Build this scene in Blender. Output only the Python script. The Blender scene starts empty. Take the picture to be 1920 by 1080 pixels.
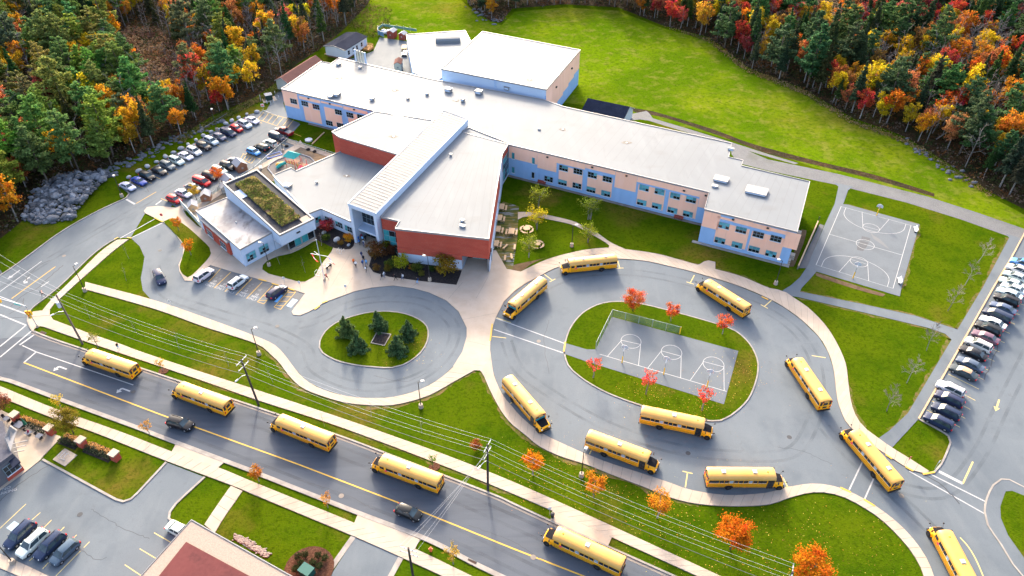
import bpy, math, random
from mathutils import Vector, noise
R = math.radians
rnd = random.Random(11)
SC = bpy.context.scene
COL = SC.collection

# ------------------------------------------------------------------ camera
CAM_H, PITCH, FPX = 96.67, R(39.89), 1362.2
cam_data = bpy.data.cameras.new('camera')
cam = bpy.data.objects.new('camera', cam_data); COL.objects.link(cam)
cam.location = (0, 0, CAM_H); cam.rotation_euler = (R(90) - PITCH, 0, 0)
cam_data.sensor_width = 36; cam_data.lens = 36 * FPX / 1920
cam_data.clip_start = 1; cam_data.clip_end = 6000
SC.camera = cam
# ------------------------------------------------------------------ sky and sun
SUN_EL, SHADOW_DIR = R(23), R(-82)
world = bpy.data.worlds.new('World'); SC.world = world; world.use_nodes = True
wn = world.node_tree
sky = wn.nodes.new('ShaderNodeTexSky'); sky.sky_type = 'NISHITA'; sky.sun_disc = False
sky.sun_elevation = SUN_EL; sky.sun_rotation = R(-8)
sky.dust_density = 5.0; sky.ozone_density = 0.3; sky.air_density = 0.8
bg = wn.nodes['Background']; bg.inputs['Strength'].default_value = 0.15
wn.links.new(sky.outputs['Color'], bg.inputs['Color'])
sl = bpy.data.lights.new('sun', 'SUN'); sl.energy = 1.35; sl.angle = R(5.5); sl.color = (1.0, 0.88, 0.70)
so = bpy.data.objects.new('sun', sl); COL.objects.link(so)
sd = Vector((math.cos(SHADOW_DIR) * math.cos(SUN_EL), math.sin(SHADOW_DIR) * math.cos(SUN_EL), -math.sin(SUN_EL)))
so.rotation_euler = sd.to_track_quat('-Z', 'Y').to_euler(); so.location = (0, 0, 200)
vs = SC.view_settings
vs.view_transform = 'Standard'; vs.look = 'None'; vs.exposure = 2.5; vs.gamma = 1; vs.use_curve_mapping = False

# ------------------------------------------------------------------ survey: photo pixel -> plan position on a level z
def g(px, py, z=0.0):
    x = (px - 960) / FPX; y = (540 - py) / FPX
    dy = math.cos(PITCH) + y * math.sin(PITCH); dz = -math.sin(PITCH) + y * math.cos(PITCH)
    k = (z - CAM_H) / dz
    return (x * k, dy * k)
def G(pts, z=0.0): return [g(p[0], p[1], z) for p in pts]
def wuv(A, B, px, py):
    """photo pixel -> (distance along, height) on the upright wall through A, B"""
    x = (px - 960) / FPX; y = (540 - py) / FPX
    d = Vector((x, math.cos(PITCH) + y * math.sin(PITCH), -math.sin(PITCH) + y * math.cos(PITCH)))
    e = Vector((B[0] - A[0], B[1] - A[1])).normalized(); n = Vector((e.y, -e.x))
    k = (n.x * A[0] + n.y * A[1]) / (n.x * d.x + n.y * d.y)
    P = d * k
    return ((P.x - A[0]) * e.x + (P.y - A[1]) * e.y, P.z + CAM_H)
def dens(pts, closed=True, step=1.2):
    """Catmull-Rom through the points"""
    n = len(pts); out = []
    rng = range(n if closed else n - 1)
    for i in rng:
        if closed: p0, p1, p2, p3 = pts[i-1], pts[i], pts[(i+1) % n], pts[(i+2) % n]
        else: p0, p1, p2, p3 = pts[max(i-1,0)], pts[i], pts[i+1], pts[min(i+2,n-1)]
        L = math.dist(p1, p2); m = max(1, int(L / step))
        for j in range(m):
            t = j / m
            out.append(tuple(0.5 * (2*p1[k] + (p2[k]-p0[k])*t + (2*p0[k]-5*p1[k]+4*p2[k]-p3[k])*t*t + (3*p1[k]-p0[k]-3*p2[k]+p3[k])*t**3) for k in (0, 1)))
    if not closed: out.append(tuple(pts[-1]))
    return out
def resample(pts, n):
    L = [0]
    for a, b in zip(pts, pts[1:]): L.append(L[-1] + math.dist(a, b))
    out = []; j = 0
    for i in range(n):
        s = L[-1] * i / (n - 1)
        while j < len(pts) - 2 and L[j+1] < s: j += 1
        t = (s - L[j]) / max(1e-6, L[j+1] - L[j])
        out.append(tuple(pts[j][k] + (pts[j+1][k] - pts[j][k]) * t for k in range(len(pts[0]))))
    return out
def plen(pts): return sum(math.dist(a, b) for a, b in zip(pts, pts[1:]))

# ------------------------------------------------------------------ mesh collector
class MB:
    def __init__(s): s.v = []; s.f = []; s.m = []; s.cur = 0
    def add(s, vs, fs):
        o = len(s.v); s.v += [tuple(v) for v in vs]
        for f in fs: s.f.append(tuple(i + o for i in f)); s.m.append(s.cur)
        return s
    def mat(s, i): s.cur = i; return s
    def box(s, x0, x1, y0, y1, z0, z1):
        return s.add([(x0,y0,z0),(x1,y0,z0),(x1,y1,z0),(x0,y1,z0),(x0,y0,z1),(x1,y0,z1),(x1,y1,z1),(x0,y1,z1)],
                     [(3,2,1,0),(4,5,6,7),(0,1,5,4),(1,2,6,5),(2,3,7,6),(3,0,4,7)])
    def cbox(s, c, d): return s.box(c[0]-d[0]/2, c[0]+d[0]/2, c[1]-d[1]/2, c[1]+d[1]/2, c[2]-d[2]/2, c[2]+d[2]/2)
    def hexa(s, a, b):
        """two matching rings -> closed solid"""
        n = len(a)
        return s.add(list(a) + list(b), [tuple(range(n))[::-1], tuple(range(n, 2*n))] + [(i, (i+1) % n, n + (i+1) % n, n + i) for i in range(n)])
    def prism(s, poly, z0, z1, bottom=False):
        if sum(a[0]*b[1]-b[0]*a[1] for a, b in zip(poly, poly[1:]+poly[:1])) < 0: poly = poly[::-1]
        n = len(poly)
        z0 = z0 if isinstance(z0, (list, tuple)) else [z0]*n; z1 = z1 if isinstance(z1, (list, tuple)) else [z1]*n
        fs = [tuple(range(n, 2*n))] + [(i, (i+1) % n, n + (i+1) % n, n + i) for i in range(n)]
        if bottom: fs.append(tuple(range(n))[::-1])
        return s.add([(p[0], p[1], z) for p, z in zip(poly, z0)] + [(p[0], p[1], z) for p, z in zip(poly, z1)], fs)
    def poly(s, pts, z):
        if sum(a[0]*b[1]-b[0]*a[1] for a, b in zip(pts, pts[1:]+pts[:1])) < 0: pts = pts[::-1]
        return s.add([(p[0], p[1], z) for p in pts], [tuple(range(len(pts)))])
    def cyl(s, p0, p1, r0, r1=None, n=8, caps=True):
        r1 = r0 if r1 is None else r1
        p0, p1 = Vector(p0), Vector(p1); d = (p1 - p0)
        d = d.normalized() if d.length > 1e-6 else Vector((0,0,1))
        u = d.orthogonal().normalized(); w = d.cross(u)
        a = []; b = []
        for i in range(n):
            c, q = math.cos(2*math.pi*i/n), math.sin(2*math.pi*i/n)
            a.append(p0 + (u*c + w*q)*r0); b.append(p1 + (u*c + w*q)*r1)
        fs = [(i, (i+1) % n, n + (i+1) % n, n + i) for i in range(n)]
        if caps: fs += [tuple(range(n))[::-1], tuple(range(n, 2*n))]
        return s.add(a + b, fs)
    def tube(s, pts, r, n=5):
        for i in range(len(pts)-1):
            ra = r[i] if isinstance(r, (list, tuple)) else r; rb = r[i+1] if isinstance(r, (list, tuple)) else r
            s.cyl(pts[i], pts[i+1], ra, rb, n, caps=(i in (0, len(pts)-2)))
        return s
    def beam(s, p0, p1, w, h):
        """upright beam between plan/space points"""
        p0, p1 = Vector(p0), Vector(p1); d = (p1-p0).normalized(); sd_ = Vector((-d.y, d.x, 0))
        sd_ = sd_.normalized() if sd_.length > 1e-4 else Vector((1,0,0))
        up = d.cross(sd_) * -1 if False else sd_.cross(d) * -1
        a = [p0 + sd_*w/2*i + up*h/2*j for i, j in ((-1,-1),(1,-1),(1,1),(-1,1))]
        b = [p1 + sd_*w/2*i + up*h/2*j for i, j in ((-1,-1),(1,-1),(1,1),(-1,1))]
        return s.hexa(a, b)
    def fbox(s, A, B, u0, u1, v0, v1, d0, d1):
        """box on the wall A->B: u along, v up, d outwards (right of A->B)"""
        e = Vector((B[0]-A[0], B[1]-A[1])).normalized(); n = Vector((e.y, -e.x))
        P = lambda u, d, v: (A[0]+e.x*u+n.x*d, A[1]+e.y*u+n.y*d, v)
        return s.hexa([P(u0,d0,v0), P(u1,d0,v0), P(u1,d1,v0), P(u0,d1,v0)][::-1], [P(u0,d0,v1), P(u1,d0,v1), P(u1,d1,v1), P(u0,d1,v1)][::-1])
    def ico(s, c, r, sub=0, jit=0.0, sq=(1,1,1), rr=None):
        t = (1+5**.5)/2
        vs = [Vector(v).normalized() for v in [(-1,t,0),(1,t,0),(-1,-t,0),(1,-t,0),(0,-1,t),(0,1,t),(0,-1,-t),(0,1,-t),(t,0,-1),(t,0,1),(-t,0,-1),(-t,0,1)]]
        fs = [(0,11,5),(0,5,1),(0,1,7),(0,7,10),(0,10,11),(1,5,9),(5,11,4),(11,10,2),(10,7,6),(7,1,8),(3,9,4),(3,4,2),(3,2,6),(3,6,8),(3,8,9),(4,9,5),(2,4,11),(6,2,10),(8,6,7),(9,8,1)]
        for _ in range(sub):
            cache = {}; nf = []
            def mid(a, b):
                k = (min(a,b), max(a,b))
                if k not in cache: vs.append((vs[a]+vs[b]).normalized()); cache[k] = len(vs)-1
                return cache[k]
            for a, b, c_ in fs:
                x, y, z = mid(a,b), mid(b,c_), mid(c_,a); nf += [(a,x,z),(b,y,x),(c_,z,y),(x,y,z)]
            fs = nf
        rr = rr or rnd
        return s.add([(c[0]+v.x*r*sq[0]*(1+rr.uniform(-jit,jit)), c[1]+v.y*r*sq[1]*(1+rr.uniform(-jit,jit)), c[2]+v.z*r*sq[2]*(1+rr.uniform(-jit,jit))) for v in vs], fs)
    def mesh(s, name, mats, smooth=False):
        me = bpy.data.meshes.new(name); me.from_pydata(s.v, [], s.f)
        for m in (mats if isinstance(mats, (list, tuple)) else [mats]): me.materials.append(m)
        if any(s.m): me.polygons.foreach_set('material_index', s.m)
        if smooth:
            me.polygons.foreach_set('use_smooth', [True]*len(me.polygons)); me.update()
            me.set_sharp_from_angle(angle=R(38))
        me.update()
        return me
    def build(s, name, mats, parent=None, smooth=False, **kw):
        return place(name, s.mesh(name, mats, smooth), parent, **kw)
def place(name, me, parent=None, loc=None, rz=0, scale=None, label=None, cat=None, group=None, kind=None, color=None):
    o = bpy.data.objects.new(name, me); COL.objects.link(o)
    if parent is not None: o.parent = parent
    if loc is not None: o.location = loc
    if rz: o.rotation_euler = (0, 0, rz)
    if scale is not None: o.scale = scale if isinstance(scale, (tuple, list)) else (scale,)*3
    tag(o, label, cat, group, kind)
    if color is not None: o.color = (*color, 1)
    return o
def tag(o, label=None, cat=None, group=None, kind=None):
    if label: o['label'] = label
    if cat: o['category'] = cat
    if group: o['group'] = group
    if kind: o['kind'] = kind
    return o
def thing(name, label, cat, loc=(0,0,0), rz=0, group=None, scale=None):
    return place(name, None, None, loc, rz, scale, label, cat, group)
def clone(o, parent=None, loc=None, rz=None, label=None, group=None, color=None, scale=None, keep=None):
    c = o.copy(); COL.objects.link(c)
    if parent is not None: c.parent = parent
    if loc is not None: c.location = loc
    if rz is not None: c.rotation_euler = (0, 0, rz)
    if scale is not None: c.scale = scale if isinstance(scale, (tuple, list)) else (scale,)*3
    if label: c['label'] = label
    if group: c['group'] = group
    if color is not None: c.color = (*color, 1)
    for ch in KIDS(o):
        if keep and not keep(ch): continue
        clone(ch, c, color=color)
    return c
_kids = {}
def KIDS(o):
    if o.name not in _kids: _kids[o.name] = [c for c in o.children]
    return _kids[o.name]

# ------------------------------------------------------------------ materials
def nodes(name):
    m = bpy.data.materials.new(name); m.use_nodes = True
    nt = m.node_tree; nt.nodes.clear()
    out = nt.nodes.new('ShaderNodeOutputMaterial'); b = nt.nodes.new('ShaderNodeBsdfPrincipled')
    nt.links.new(b.outputs[0], out.inputs[0])
    return m, nt, b, out
def N(nt, t, **kw):
    n = nt.nodes.new('ShaderNode' + t)
    for k, v in kw.items():
        if k.startswith('i_'):
            key = k[2:]; n.inputs[int(key) if key.isdigit() else key].default_value = v
        else: setattr(n, k, v)
    return n
def L(nt, a, b): nt.links.new(a, b)
def noise_fac(nt, scale, detail=4, lo=.35, hi=.65, stretch=None, dist=0, rough=.55, seed=0, coord='Object', rot=0):
    tc = N(nt, 'TexCoord'); mp = N(nt, 'Mapping')
    if stretch: mp.inputs['Scale'].default_value = stretch
    mp.inputs['Location'].default_value = (seed*13.7, seed*7.1, seed*3.3)
    mp.inputs['Rotation'].default_value = (0, 0, rot)
    L(nt, tc.outputs[coord], mp.inputs[0])
    n = N(nt, 'TexNoise'); n.inputs['Scale'].default_value = scale; n.inputs['Detail'].default_value = detail
    n.inputs['Roughness'].default_value = rough; n.inputs['Distortion'].default_value = dist
    L(nt, mp.outputs[0], n.inputs['Vector'])
    mr = N(nt, 'MapRange'); mr.inputs[1].default_value = lo; mr.inputs[2].default_value = hi
    L(nt, n.outputs['Fac'], mr.inputs[0])
    return mr.outputs[0]
def mixc(nt, fac, a, b, mode='MIX'):
    m = N(nt, 'Mix', data_type='RGBA', blend_type=mode)
    for s_, v in ((m.inputs['Factor'], fac), (m.inputs[6], a), (m.inputs[7], b)):
        if hasattr(v, 'links'): L(nt, v, s_)
        elif isinstance(v, (int, float)): s_.default_value = v
        else: s_.default_value = (*v, 1)
    return m.outputs[2]
def scl(nt, fac, k):
    m = N(nt, 'Math', operation='MULTIPLY'); L(nt, fac, m.inputs[0]); m.inputs[1].default_value = k; return m.outputs[0]
TONE = dict(grass=.56, meadow_grass=.74, asphalt=.55, street_asphalt=.42, stall_asphalt=.75, court_asphalt=.55, gravel=.55, concrete=.76, kerb_concrete=.66, gutter=.66,
    roof_membrane=.37, stained_membrane=.44, white_trim=.34, yellow_paint=.72, pale_yellow_paint=.66, white_paint=.5, blue_paint=.75, pale_blue_paint=.7, pale_timber=.7, white_siding=.7, pale_boulder=.66,
    play_surface=.75, bare_soil=.5, pink_gravel_roof=.6, dark_red_roof=.5, rubble_stone=.45, pebble=.6, roof_hatch=.65, turf_paving=.7, sedum_straw=1.0, sedum_green=.9, sedum_brown=.9, drain_dirt=.33, cream_wall=.75)
def M(name, col, layers=(), rough=.8, spec=.3, metal=0, bump=None, objcol=False, objrand=0, coat=0, emit=None, trans=0):
    """col, then layers (colour, scale, amount, lo, hi, stretch, seed)"""
    m, nt, b, out = nodes(name)
    kt = TONE.get(name, 1); col = tuple(x*kt for x in col); layers = [(tuple(x*kt for x in l[0]), *l[1:]) for l in layers]
    c = col
    if objcol:
        oi = N(nt, 'ObjectInfo'); c = oi.outputs['Color']
    for l in layers:
        c2, s_, amt = l[:3]; lo, hi = (l[3], l[4]) if len(l) > 4 else (.35, .65)
        st = l[5] if len(l) > 5 else None; sd_ = l[6] if len(l) > 6 else len(nt.nodes)
        rot = l[7] if len(l) > 7 else 0
        c = mixc(nt, scl(nt, noise_fac(nt, s_, 5, lo, hi, st, seed=sd_, rot=rot), amt), c, c2)
    if objrand:
        oi = N(nt, 'ObjectInfo'); mr = N(nt, 'MapRange'); mr.inputs[3].default_value = 1-objrand; mr.inputs[4].default_value = 1+objrand
        L(nt, oi.outputs['Random'], mr.inputs[0])
        vm = N(nt, 'VectorMath', operation='SCALE')
        if hasattr(c, 'links'): L(nt, c, vm.inputs[0])
        else: vm.inputs[0].default_value = c
        L(nt, mr.outputs[0], vm.inputs['Scale']); c = vm.outputs[0]
    if hasattr(c, 'links'): L(nt, c, b.inputs['Base Color'])
    else: b.inputs['Base Color'].default_value = (*c, 1)
    b.inputs['Roughness'].default_value = rough; b.inputs['Specular IOR Level'].default_value = spec; b.inputs['Metallic'].default_value = metal
    b.inputs['Coat Weight'].default_value = coat; b.inputs['Coat Roughness'].default_value = .08
    if bump:
        bn = N(nt, 'Bump'); bn.inputs['Strength'].default_value = bump[1]; bn.inputs['Distance'].default_value = bump[2] if len(bump) > 2 else .05
        L(nt, noise_fac(nt, bump[0], 5, .2, .8), bn.inputs['Height']); L(nt, bn.outputs[0], b.inputs['Normal'])
    if trans:
        tr = N(nt, 'BsdfTranslucent'); ms = N(nt, 'MixShader'); ms.inputs[0].default_value = trans
        if hasattr(c, 'links'): L(nt, c, tr.inputs[0])
        else: tr.inputs[0].default_value = (*c, 1)
        L(nt, b.outputs[0], ms.inputs[1]); L(nt, tr.outputs[0], ms.inputs[2]); L(nt, ms.outputs[0], out.inputs[0])
    return m

grass = M('grass', (.060,.115,.0025), [((.11,.145,.004), .045, .75, .42,.66), ((.036,.088,.002), .13, .75, .45,.62), ((.20,.13,.028), .07, .8, .55,.69), ((.088,.135,.003), .5, .55), ((.030,.060,.002), 2.0, .6, .48,.68), ((.17,.15,.03), 4.5, .35, .55,.75)], rough=1, spec=0, bump=(4,.8,.08))
grass2 = M('meadow_grass', (.098,.165,.003), [((.155,.19,.007), .03, .7, .4,.6), ((.16,.115,.022), .02, .85, .56,.7), ((.055,.115,.002), .035, .85, .46,.62), ((.20,.185,.04), .3, .5, .5,.68), ((.045,.085,.003), .9, .65, .48,.68), ((.22,.20,.06), 2.5, .3, .55,.7)], rough=1, spec=0, bump=(3,.8,.1))
asphalt = M('asphalt', (0.16,0.189,0.218), [((0.201,0.233,0.262), .05, .8), ((0.124,0.151,0.179), .16, .6, .5,.7), ((0.223,0.25,0.273), .5, .4, .5,.72, (1,.25,1)), ((0.112,0.135,0.156), 7, .3, .5,.7), ((0.116,0.13,0.138), .9, .25, .62,.72)], rough=.8, spec=.15, bump=(12,.25,.02))
road_rot = R(22.4)
asphalt_st = M('street_asphalt', (0.127,0.151,0.19), [((0.167,0.191,0.232), .045, .8), ((0.0902,0.108,0.14), .35, .65, .45,.65, (.12,1,1), 3, road_rot), ((0.181,0.198,0.228), .8, .35, .5,.7, (.06,1,1), 5, road_rot), ((0.103,0.118,0.143), 7, .3, .5,.7)], rough=.78, spec=.18, bump=(12,.25,.02))
asphalt_dk = M('new_asphalt', (.055,.06,.07), [((.085,.09,.10), .3, .6), ((.04,.045,.05), 6, .4)], rough=.75, spec=.3)
asphalt_st2 = M('stall_asphalt', (.085,.093,.105), [((.12,.128,.14), .3, .7), ((.06,.066,.075), 6, .4), ((.15,.155,.16), 1.2, .3, .6,.75)], rough=.72, spec=.3)
court_m = M('court_asphalt', (0.163,0.192,0.221), [((0.201,0.229,0.258), .09, .8), ((0.136,0.157,0.178), .3, .5, .5,.7), ((0.126,0.142,0.158), 6, .3)], rough=.8, spec=.15)
gravel = M('gravel', (.20,.205,.215), [((.15,.155,.165), .3, .7), ((.27,.27,.27), 4, .5), ((.09,.10,.06), .12, .5, .6,.75)], rough=.9, spec=.15, bump=(9,.8,.06))
concrete = M('concrete', (.425,.345,.27), [((.36,.285,.22), .09, .7), ((.485,.405,.33), .5, .5), ((.30,.25,.20), 2.2, .3, .55,.75)], rough=.85, spec=.2, objrand=.05, bump=(8,.2,.02))
kerb_m = M('kerb_concrete', (.40,.365,.325), [((.24,.21,.19), .7, .7), ((.15,.13,.12), 3, .3, .58,.7)], rough=.85, spec=.2)
kerb_dk = M('gutter', (.30,.26,.225), [((.18,.15,.13), .6, .7)], rough=.85, spec=.2)
mulch = M('mulch', (.018,.016,.018), [((.05,.04,.035), 3, .6)], rough=1, spec=.05, bump=(8,1,.1))
mulch_br = M('bark_mulch', (.075,.032,.02), [((.14,.07,.045), 3, .6), ((.03,.015,.01), 5, .5)], rough=1, spec=.05, bump=(8,1,.1))
soil = M('bare_soil', (.20,.125,.07), [((.28,.20,.12), .5, .7), ((.12,.08,.05), 1.5, .5)], rough=1, spec=.05, bump=(6,.6,.08))
playsand = M('play_surface', (.155,.13,.105), [((.36,.24,.13), .1, .8, .5,.62), ((.10,.085,.07), 2, .4)], rough=1, spec=.05, bump=(6,.6,.06))
pea = M('pea_gravel', (.13,.12,.115), [((.09,.08,.075), 2, .5), ((.2,.18,.17), 6, .5)], rough=1, spec=.05, bump=(9,.7,.05))
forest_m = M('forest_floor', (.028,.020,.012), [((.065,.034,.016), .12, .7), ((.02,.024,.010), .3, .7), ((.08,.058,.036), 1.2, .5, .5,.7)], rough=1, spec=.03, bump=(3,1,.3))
roof_w = M('roof_membrane', (0.381,0.42,0.458), [((0.329,0.363,0.395), .07, .7), ((0.423,0.465,0.504), .35, .5, .5,.7, (1,.2,1), 4, R(65)), ((0.31,0.32,0.322), .22, .45, .58,.74, (.5,1,1), 8, R(-25)), ((0.282,0.29,0.302), 1.2, .3, .6,.74, (1,.15,1), 2, R(65)), ((0.282,0.27,0.25), .06, .5, .69,.76)], rough=.7, spec=.12)
roof_stain = M('stained_membrane', (.44,.44,.47), [((.20,.185,.20), .22, .8, .48,.64), ((.09,.08,.09), .55, .8, .55,.66, (1,.4,1), 3, R(45)), ((.52,.52,.54), .8, .4)], rough=.65, spec=.2)
trim_w = M('white_trim', (.62,.60,.60), [((.5,.48,.48), .8, .4)], rough=.5, spec=.4)
def ribbed(name, col, period, ax=0, dark=.75, rough=.45, spec=.45, metal=0.0):
    m, nt, b, out = nodes(name)
    tc = N(nt, 'TexCoord'); sp = N(nt, 'SeparateXYZ'); L(nt, tc.outputs['UV' if ax == 'u' else 'Object'], sp.inputs[0])
    k = N(nt, 'Math', operation='MULTIPLY'); k.inputs[1].default_value = 1/period; L(nt, sp.outputs[0 if ax == 'u' else ax], k.inputs[0])
    fr = N(nt, 'Math', operation='FRACT'); L(nt, k.outputs[0], fr.inputs[0])
    gt = N(nt, 'Math', operation='GREATER_THAN'); gt.inputs[1].default_value = .86; L(nt, fr.outputs[0], gt.inputs[0])
    c = mixc(nt, scl(nt, noise_fac(nt, .25, 5), .35), col, tuple(x*.86 for x in col))
    c = mixc(nt, gt.outputs[0], c, tuple(x*dark for x in col)); L(nt, c, b.inputs['Base Color'])
    bn = N(nt, 'Bump'); bn.inputs['Strength'].default_value = .5; bn.inputs['Distance'].default_value = .06
    L(nt, gt.outputs[0], bn.inputs['Height']); L(nt, bn.outputs[0], b.inputs['Normal'])
    b.inputs['Roughness'].default_value = rough; b.inputs['Specular IOR Level'].default_value = spec; b.inputs['Metallic'].default_value = metal
    return m
wall_bl = M('blue_grey_precast', (.25,.40,.62), [((.21,.345,.55), .25, .7), ((.30,.45,.67), .9, .4, .5,.7, (1,1,.15)), ((.15,.24,.39), 1.5, .3, .6,.74, (1,1,.1))], rough=.85, spec=.2)
wall_pk = M('pink_precast', (.84,.48,.34), [((.78,.435,.305), .22, .6), ((.87,.53,.40), .8, .5, .5,.7, (1,1,.15)), ((.42,.25,.20), 1.3, .3, .6,.72, (1,1,.08))], rough=.85, spec=.2, objrand=.04)
wall_lg = M('pale_blue_wall', (.42,.50,.62), [((.37,.44,.56), .3, .6), ((.47,.54,.65), .9, .4)], rough=.7, spec=.25)
metal_bl = ribbed('pale_metal_cladding', (.46,.54,.66), .3, 'u')
metal_rf = ribbed('metal_roof', (.148,.153,.16), .5, 'u', dark=.8, rough=.6, spec=.08)
brick_m = None
def make_brick():
    m, nt, b, out = nodes('red_brick')
    tc = N(nt, 'TexCoord')
    bt = N(nt, 'TexBrick'); bt.inputs['Scale'].default_value = 1.0
    bt.inputs['Brick Width'].default_value = .21; bt.inputs['Row Height'].default_value = .075; bt.inputs['Mortar Size'].default_value = .006
    bt.inputs['Color1'].default_value = (.42,.066,.036,1); bt.inputs['Color2'].default_value = (.34,.05,.03,1); bt.inputs['Mortar'].default_value = (.28,.14,.11,1)
    L(nt, tc.outputs['UV'], bt.inputs['Vector'])
    c = mixc(nt, scl(nt, noise_fac(nt, .35, 5, .35,.65,(1,1,3)), .55), bt.outputs['Color'], (.29,.042,.028))
    c = mixc(nt, scl(nt, noise_fac(nt, 1.6, 4, .5,.7,(1,1,4), seed=4), .35), c, (.38,.085,.055))
    L(nt, c, b.inputs['Base Color']); b.inputs['Roughness'].default_value = .9; b.inputs['Specular IOR Level'].default_value = .15
    return m
brick_m = make_brick()
def uvbox(o):
    """u along the wall, v up, in metres, per face"""
    me = o.data; uv = me.uv_layers.new(name='UVMap')
    for p in me.polygons:
        n = p.normal; e = Vector((-n.y, n.x, 0)); e = e.normalized() if e.length > .05 else None
        for li in p.loop_indices:
            co = me.vertices[me.loops[li].vertex_index].co
            uv.data[li].uv = (co.x*e.x + co.y*e.y, co.z) if e else (co.x, co.y)
    return o
yellow_l = M('yellow_paint', (.68,.40,.05), [((.45,.29,.08), 2.5, .5, .5,.7), ((.2,.2,.2), 7, .35, .6,.75)], rough=.7)
yellow_p = M('pale_yellow_paint', (.66,.52,.20), [((.4,.34,.18), 2.5, .5, .5,.7)], rough=.7)
white_l = M('white_paint', (.62,.62,.62), [((.4,.4,.41), 2.5, .6, .48,.7), ((.22,.22,.23), 7, .35, .58,.75)], rough=.7)
blue_l = M('blue_paint', (.10,.36,.72), [((.2,.45,.75), 2, .5)], rough=.7)
blue_p = M('pale_blue_paint', (.42,.58,.70), [((.35,.5,.62), 2, .5)], rough=.7)
tar = M('crack_sealant', (.035,.037,.042), rough=.6)
wet = M('damp_asphalt', (.095,.10,.108), rough=.6)
glass_d = M('dark_glass', (.012,.016,.02), rough=.06, spec=.8)
glass_t = M('teal_glass', (.03,.19,.22), [((.05,.30,.33), .6, .6)], rough=.1, spec=.7)
blind = M('teal_blind', (.07,.27,.32), [((.12,.35,.40), .8, .5)], rough=.4, spec=.3, objrand=.35)
frame_m = M('window_frame', (.22,.29,.33), rough=.5)
sill_m = M('window_sill', (.62,.64,.68), rough=.6)
black_m = M('black_metal', (.018,.018,.02), rough=.45, spec=.4)
grey_m = M('galvanised_steel', (.38,.40,.42), rough=.45, spec=.5, metal=.3)
red_m = M('red_paint', (.62,.03,.03), rough=.45)
wood = M('pale_timber', (.62,.42,.25), [((.5,.32,.18), 3, .5, .4,.6, (.2,1,1))], rough=.8)
wood_br = M('brown_timber', (.19,.085,.05), [((.13,.06,.035), 2, .6)], rough=.8)
polewood = M('pole_timber', (.028,.022,.02), [((.06,.05,.045), 1.5, .6, .4,.6, (1,1,.1))], rough=.9)
polewood2 = M('weathered_pole', (.13,.10,.085), [((.07,.055,.05), 1.5, .6, .4,.6, (1,1,.1))], rough=.9)
# ================================================================== THE SETTING: ground, roads, walks
def sheet(name, pts, z, mat, smooth=False, parent=None, label=None, kind='structure', px=True, h=None, step=1.2):
    P = G(pts) if px else list(pts)
    if smooth: P = dens(P, True, step)
    mb = MB()
    if h: mb.prism(P, z - h, z)
    else: mb.poly(P, z)
    return mb.build(name, mat, parent, kind=kind if parent is None else None, label=label)
def offs(pts, d, closed):
    n = len(pts); out = []
    for i in range(n):
        a = pts[i-1] if (closed or i > 0) else pts[i]; b = pts[(i+1) % n] if (closed or i < n-1) else pts[i]
        t = Vector((b[0]-a[0], b[1]-a[1])); t = t.normalized() if t.length > 1e-6 else Vector((1,0))
        out.append((pts[i][0] - t.y*d, pts[i][1] + t.x*d))
    return out
def kerb(pts, parent, z0=0.0, z1=.15, w=.28, smooth=True, closed=False, px=True, mat=None, name='kerb', off=0.0, step=1.2):
    P = G(pts) if px else list(pts)
    if smooth: P = dens(P, closed, step)
    A, B = offs(P, off - w/2, closed), offs(P, off + w/2, closed)
    mb = MB(); n = len(P)
    vs = [(a[0],a[1],z0) for a in A] + [(a[0],a[1],z1) for a in A] + [(b[0],b[1],z1) for b in B] + [(b[0],b[1],z0) for b in B]
    fs = []
    for i in range(n if closed else n-1):
        j = (i+1) % n
        fs += [(i, j, n+j, n+i), (n+i, n+j, 2*n+j, 2*n+i), (2*n+i, 2*n+j, 3*n+j, 3*n+i)]
    if not closed: fs += [(0, n, 2*n, 3*n), (n-1, 4*n-1, 3*n-1, 2*n-1)]
    mb.add(vs, fs)
    return mb.build(name, mat or kerb_m, parent)
def line(parent, a, b, w=.12, z=.05, mat=None, name='painted_line', px=True):
    A, B = (g(*a), g(*b)) if px else (a, b)
    d = Vector((B[0]-A[0], B[1]-A[1])).normalized(); s = Vector((-d.y, d.x))*w/2
    return MB().add([(A[0]-s.x,A[1]-s.y,z),(B[0]-s.x,B[1]-s.y,z),(B[0]+s.x,B[1]+s.y,z),(A[0]+s.x,A[1]+s.y,z)], [(0,1,2,3)]).build(name, mat or white_l, parent)
def pline(parent, pts, w=.12, z=.05, mat=None, name='painted_line', closed=False, px=True, smooth=False):
    P = G(pts) if px else list(pts)
    if smooth: P = dens(P, closed, .5)
    A, B = offs(P, -w/2, closed), offs(P, w/2, closed); n = len(P)
    return MB().add([(a[0],a[1],z) for a in A] + [(b[0],b[1],z) for b in B], [(i, (i+1) % n, n+(i+1) % n, n+i) for i in range(n if closed else n-1)]).build(name, mat or white_l, parent)
slab_cache = []
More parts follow.
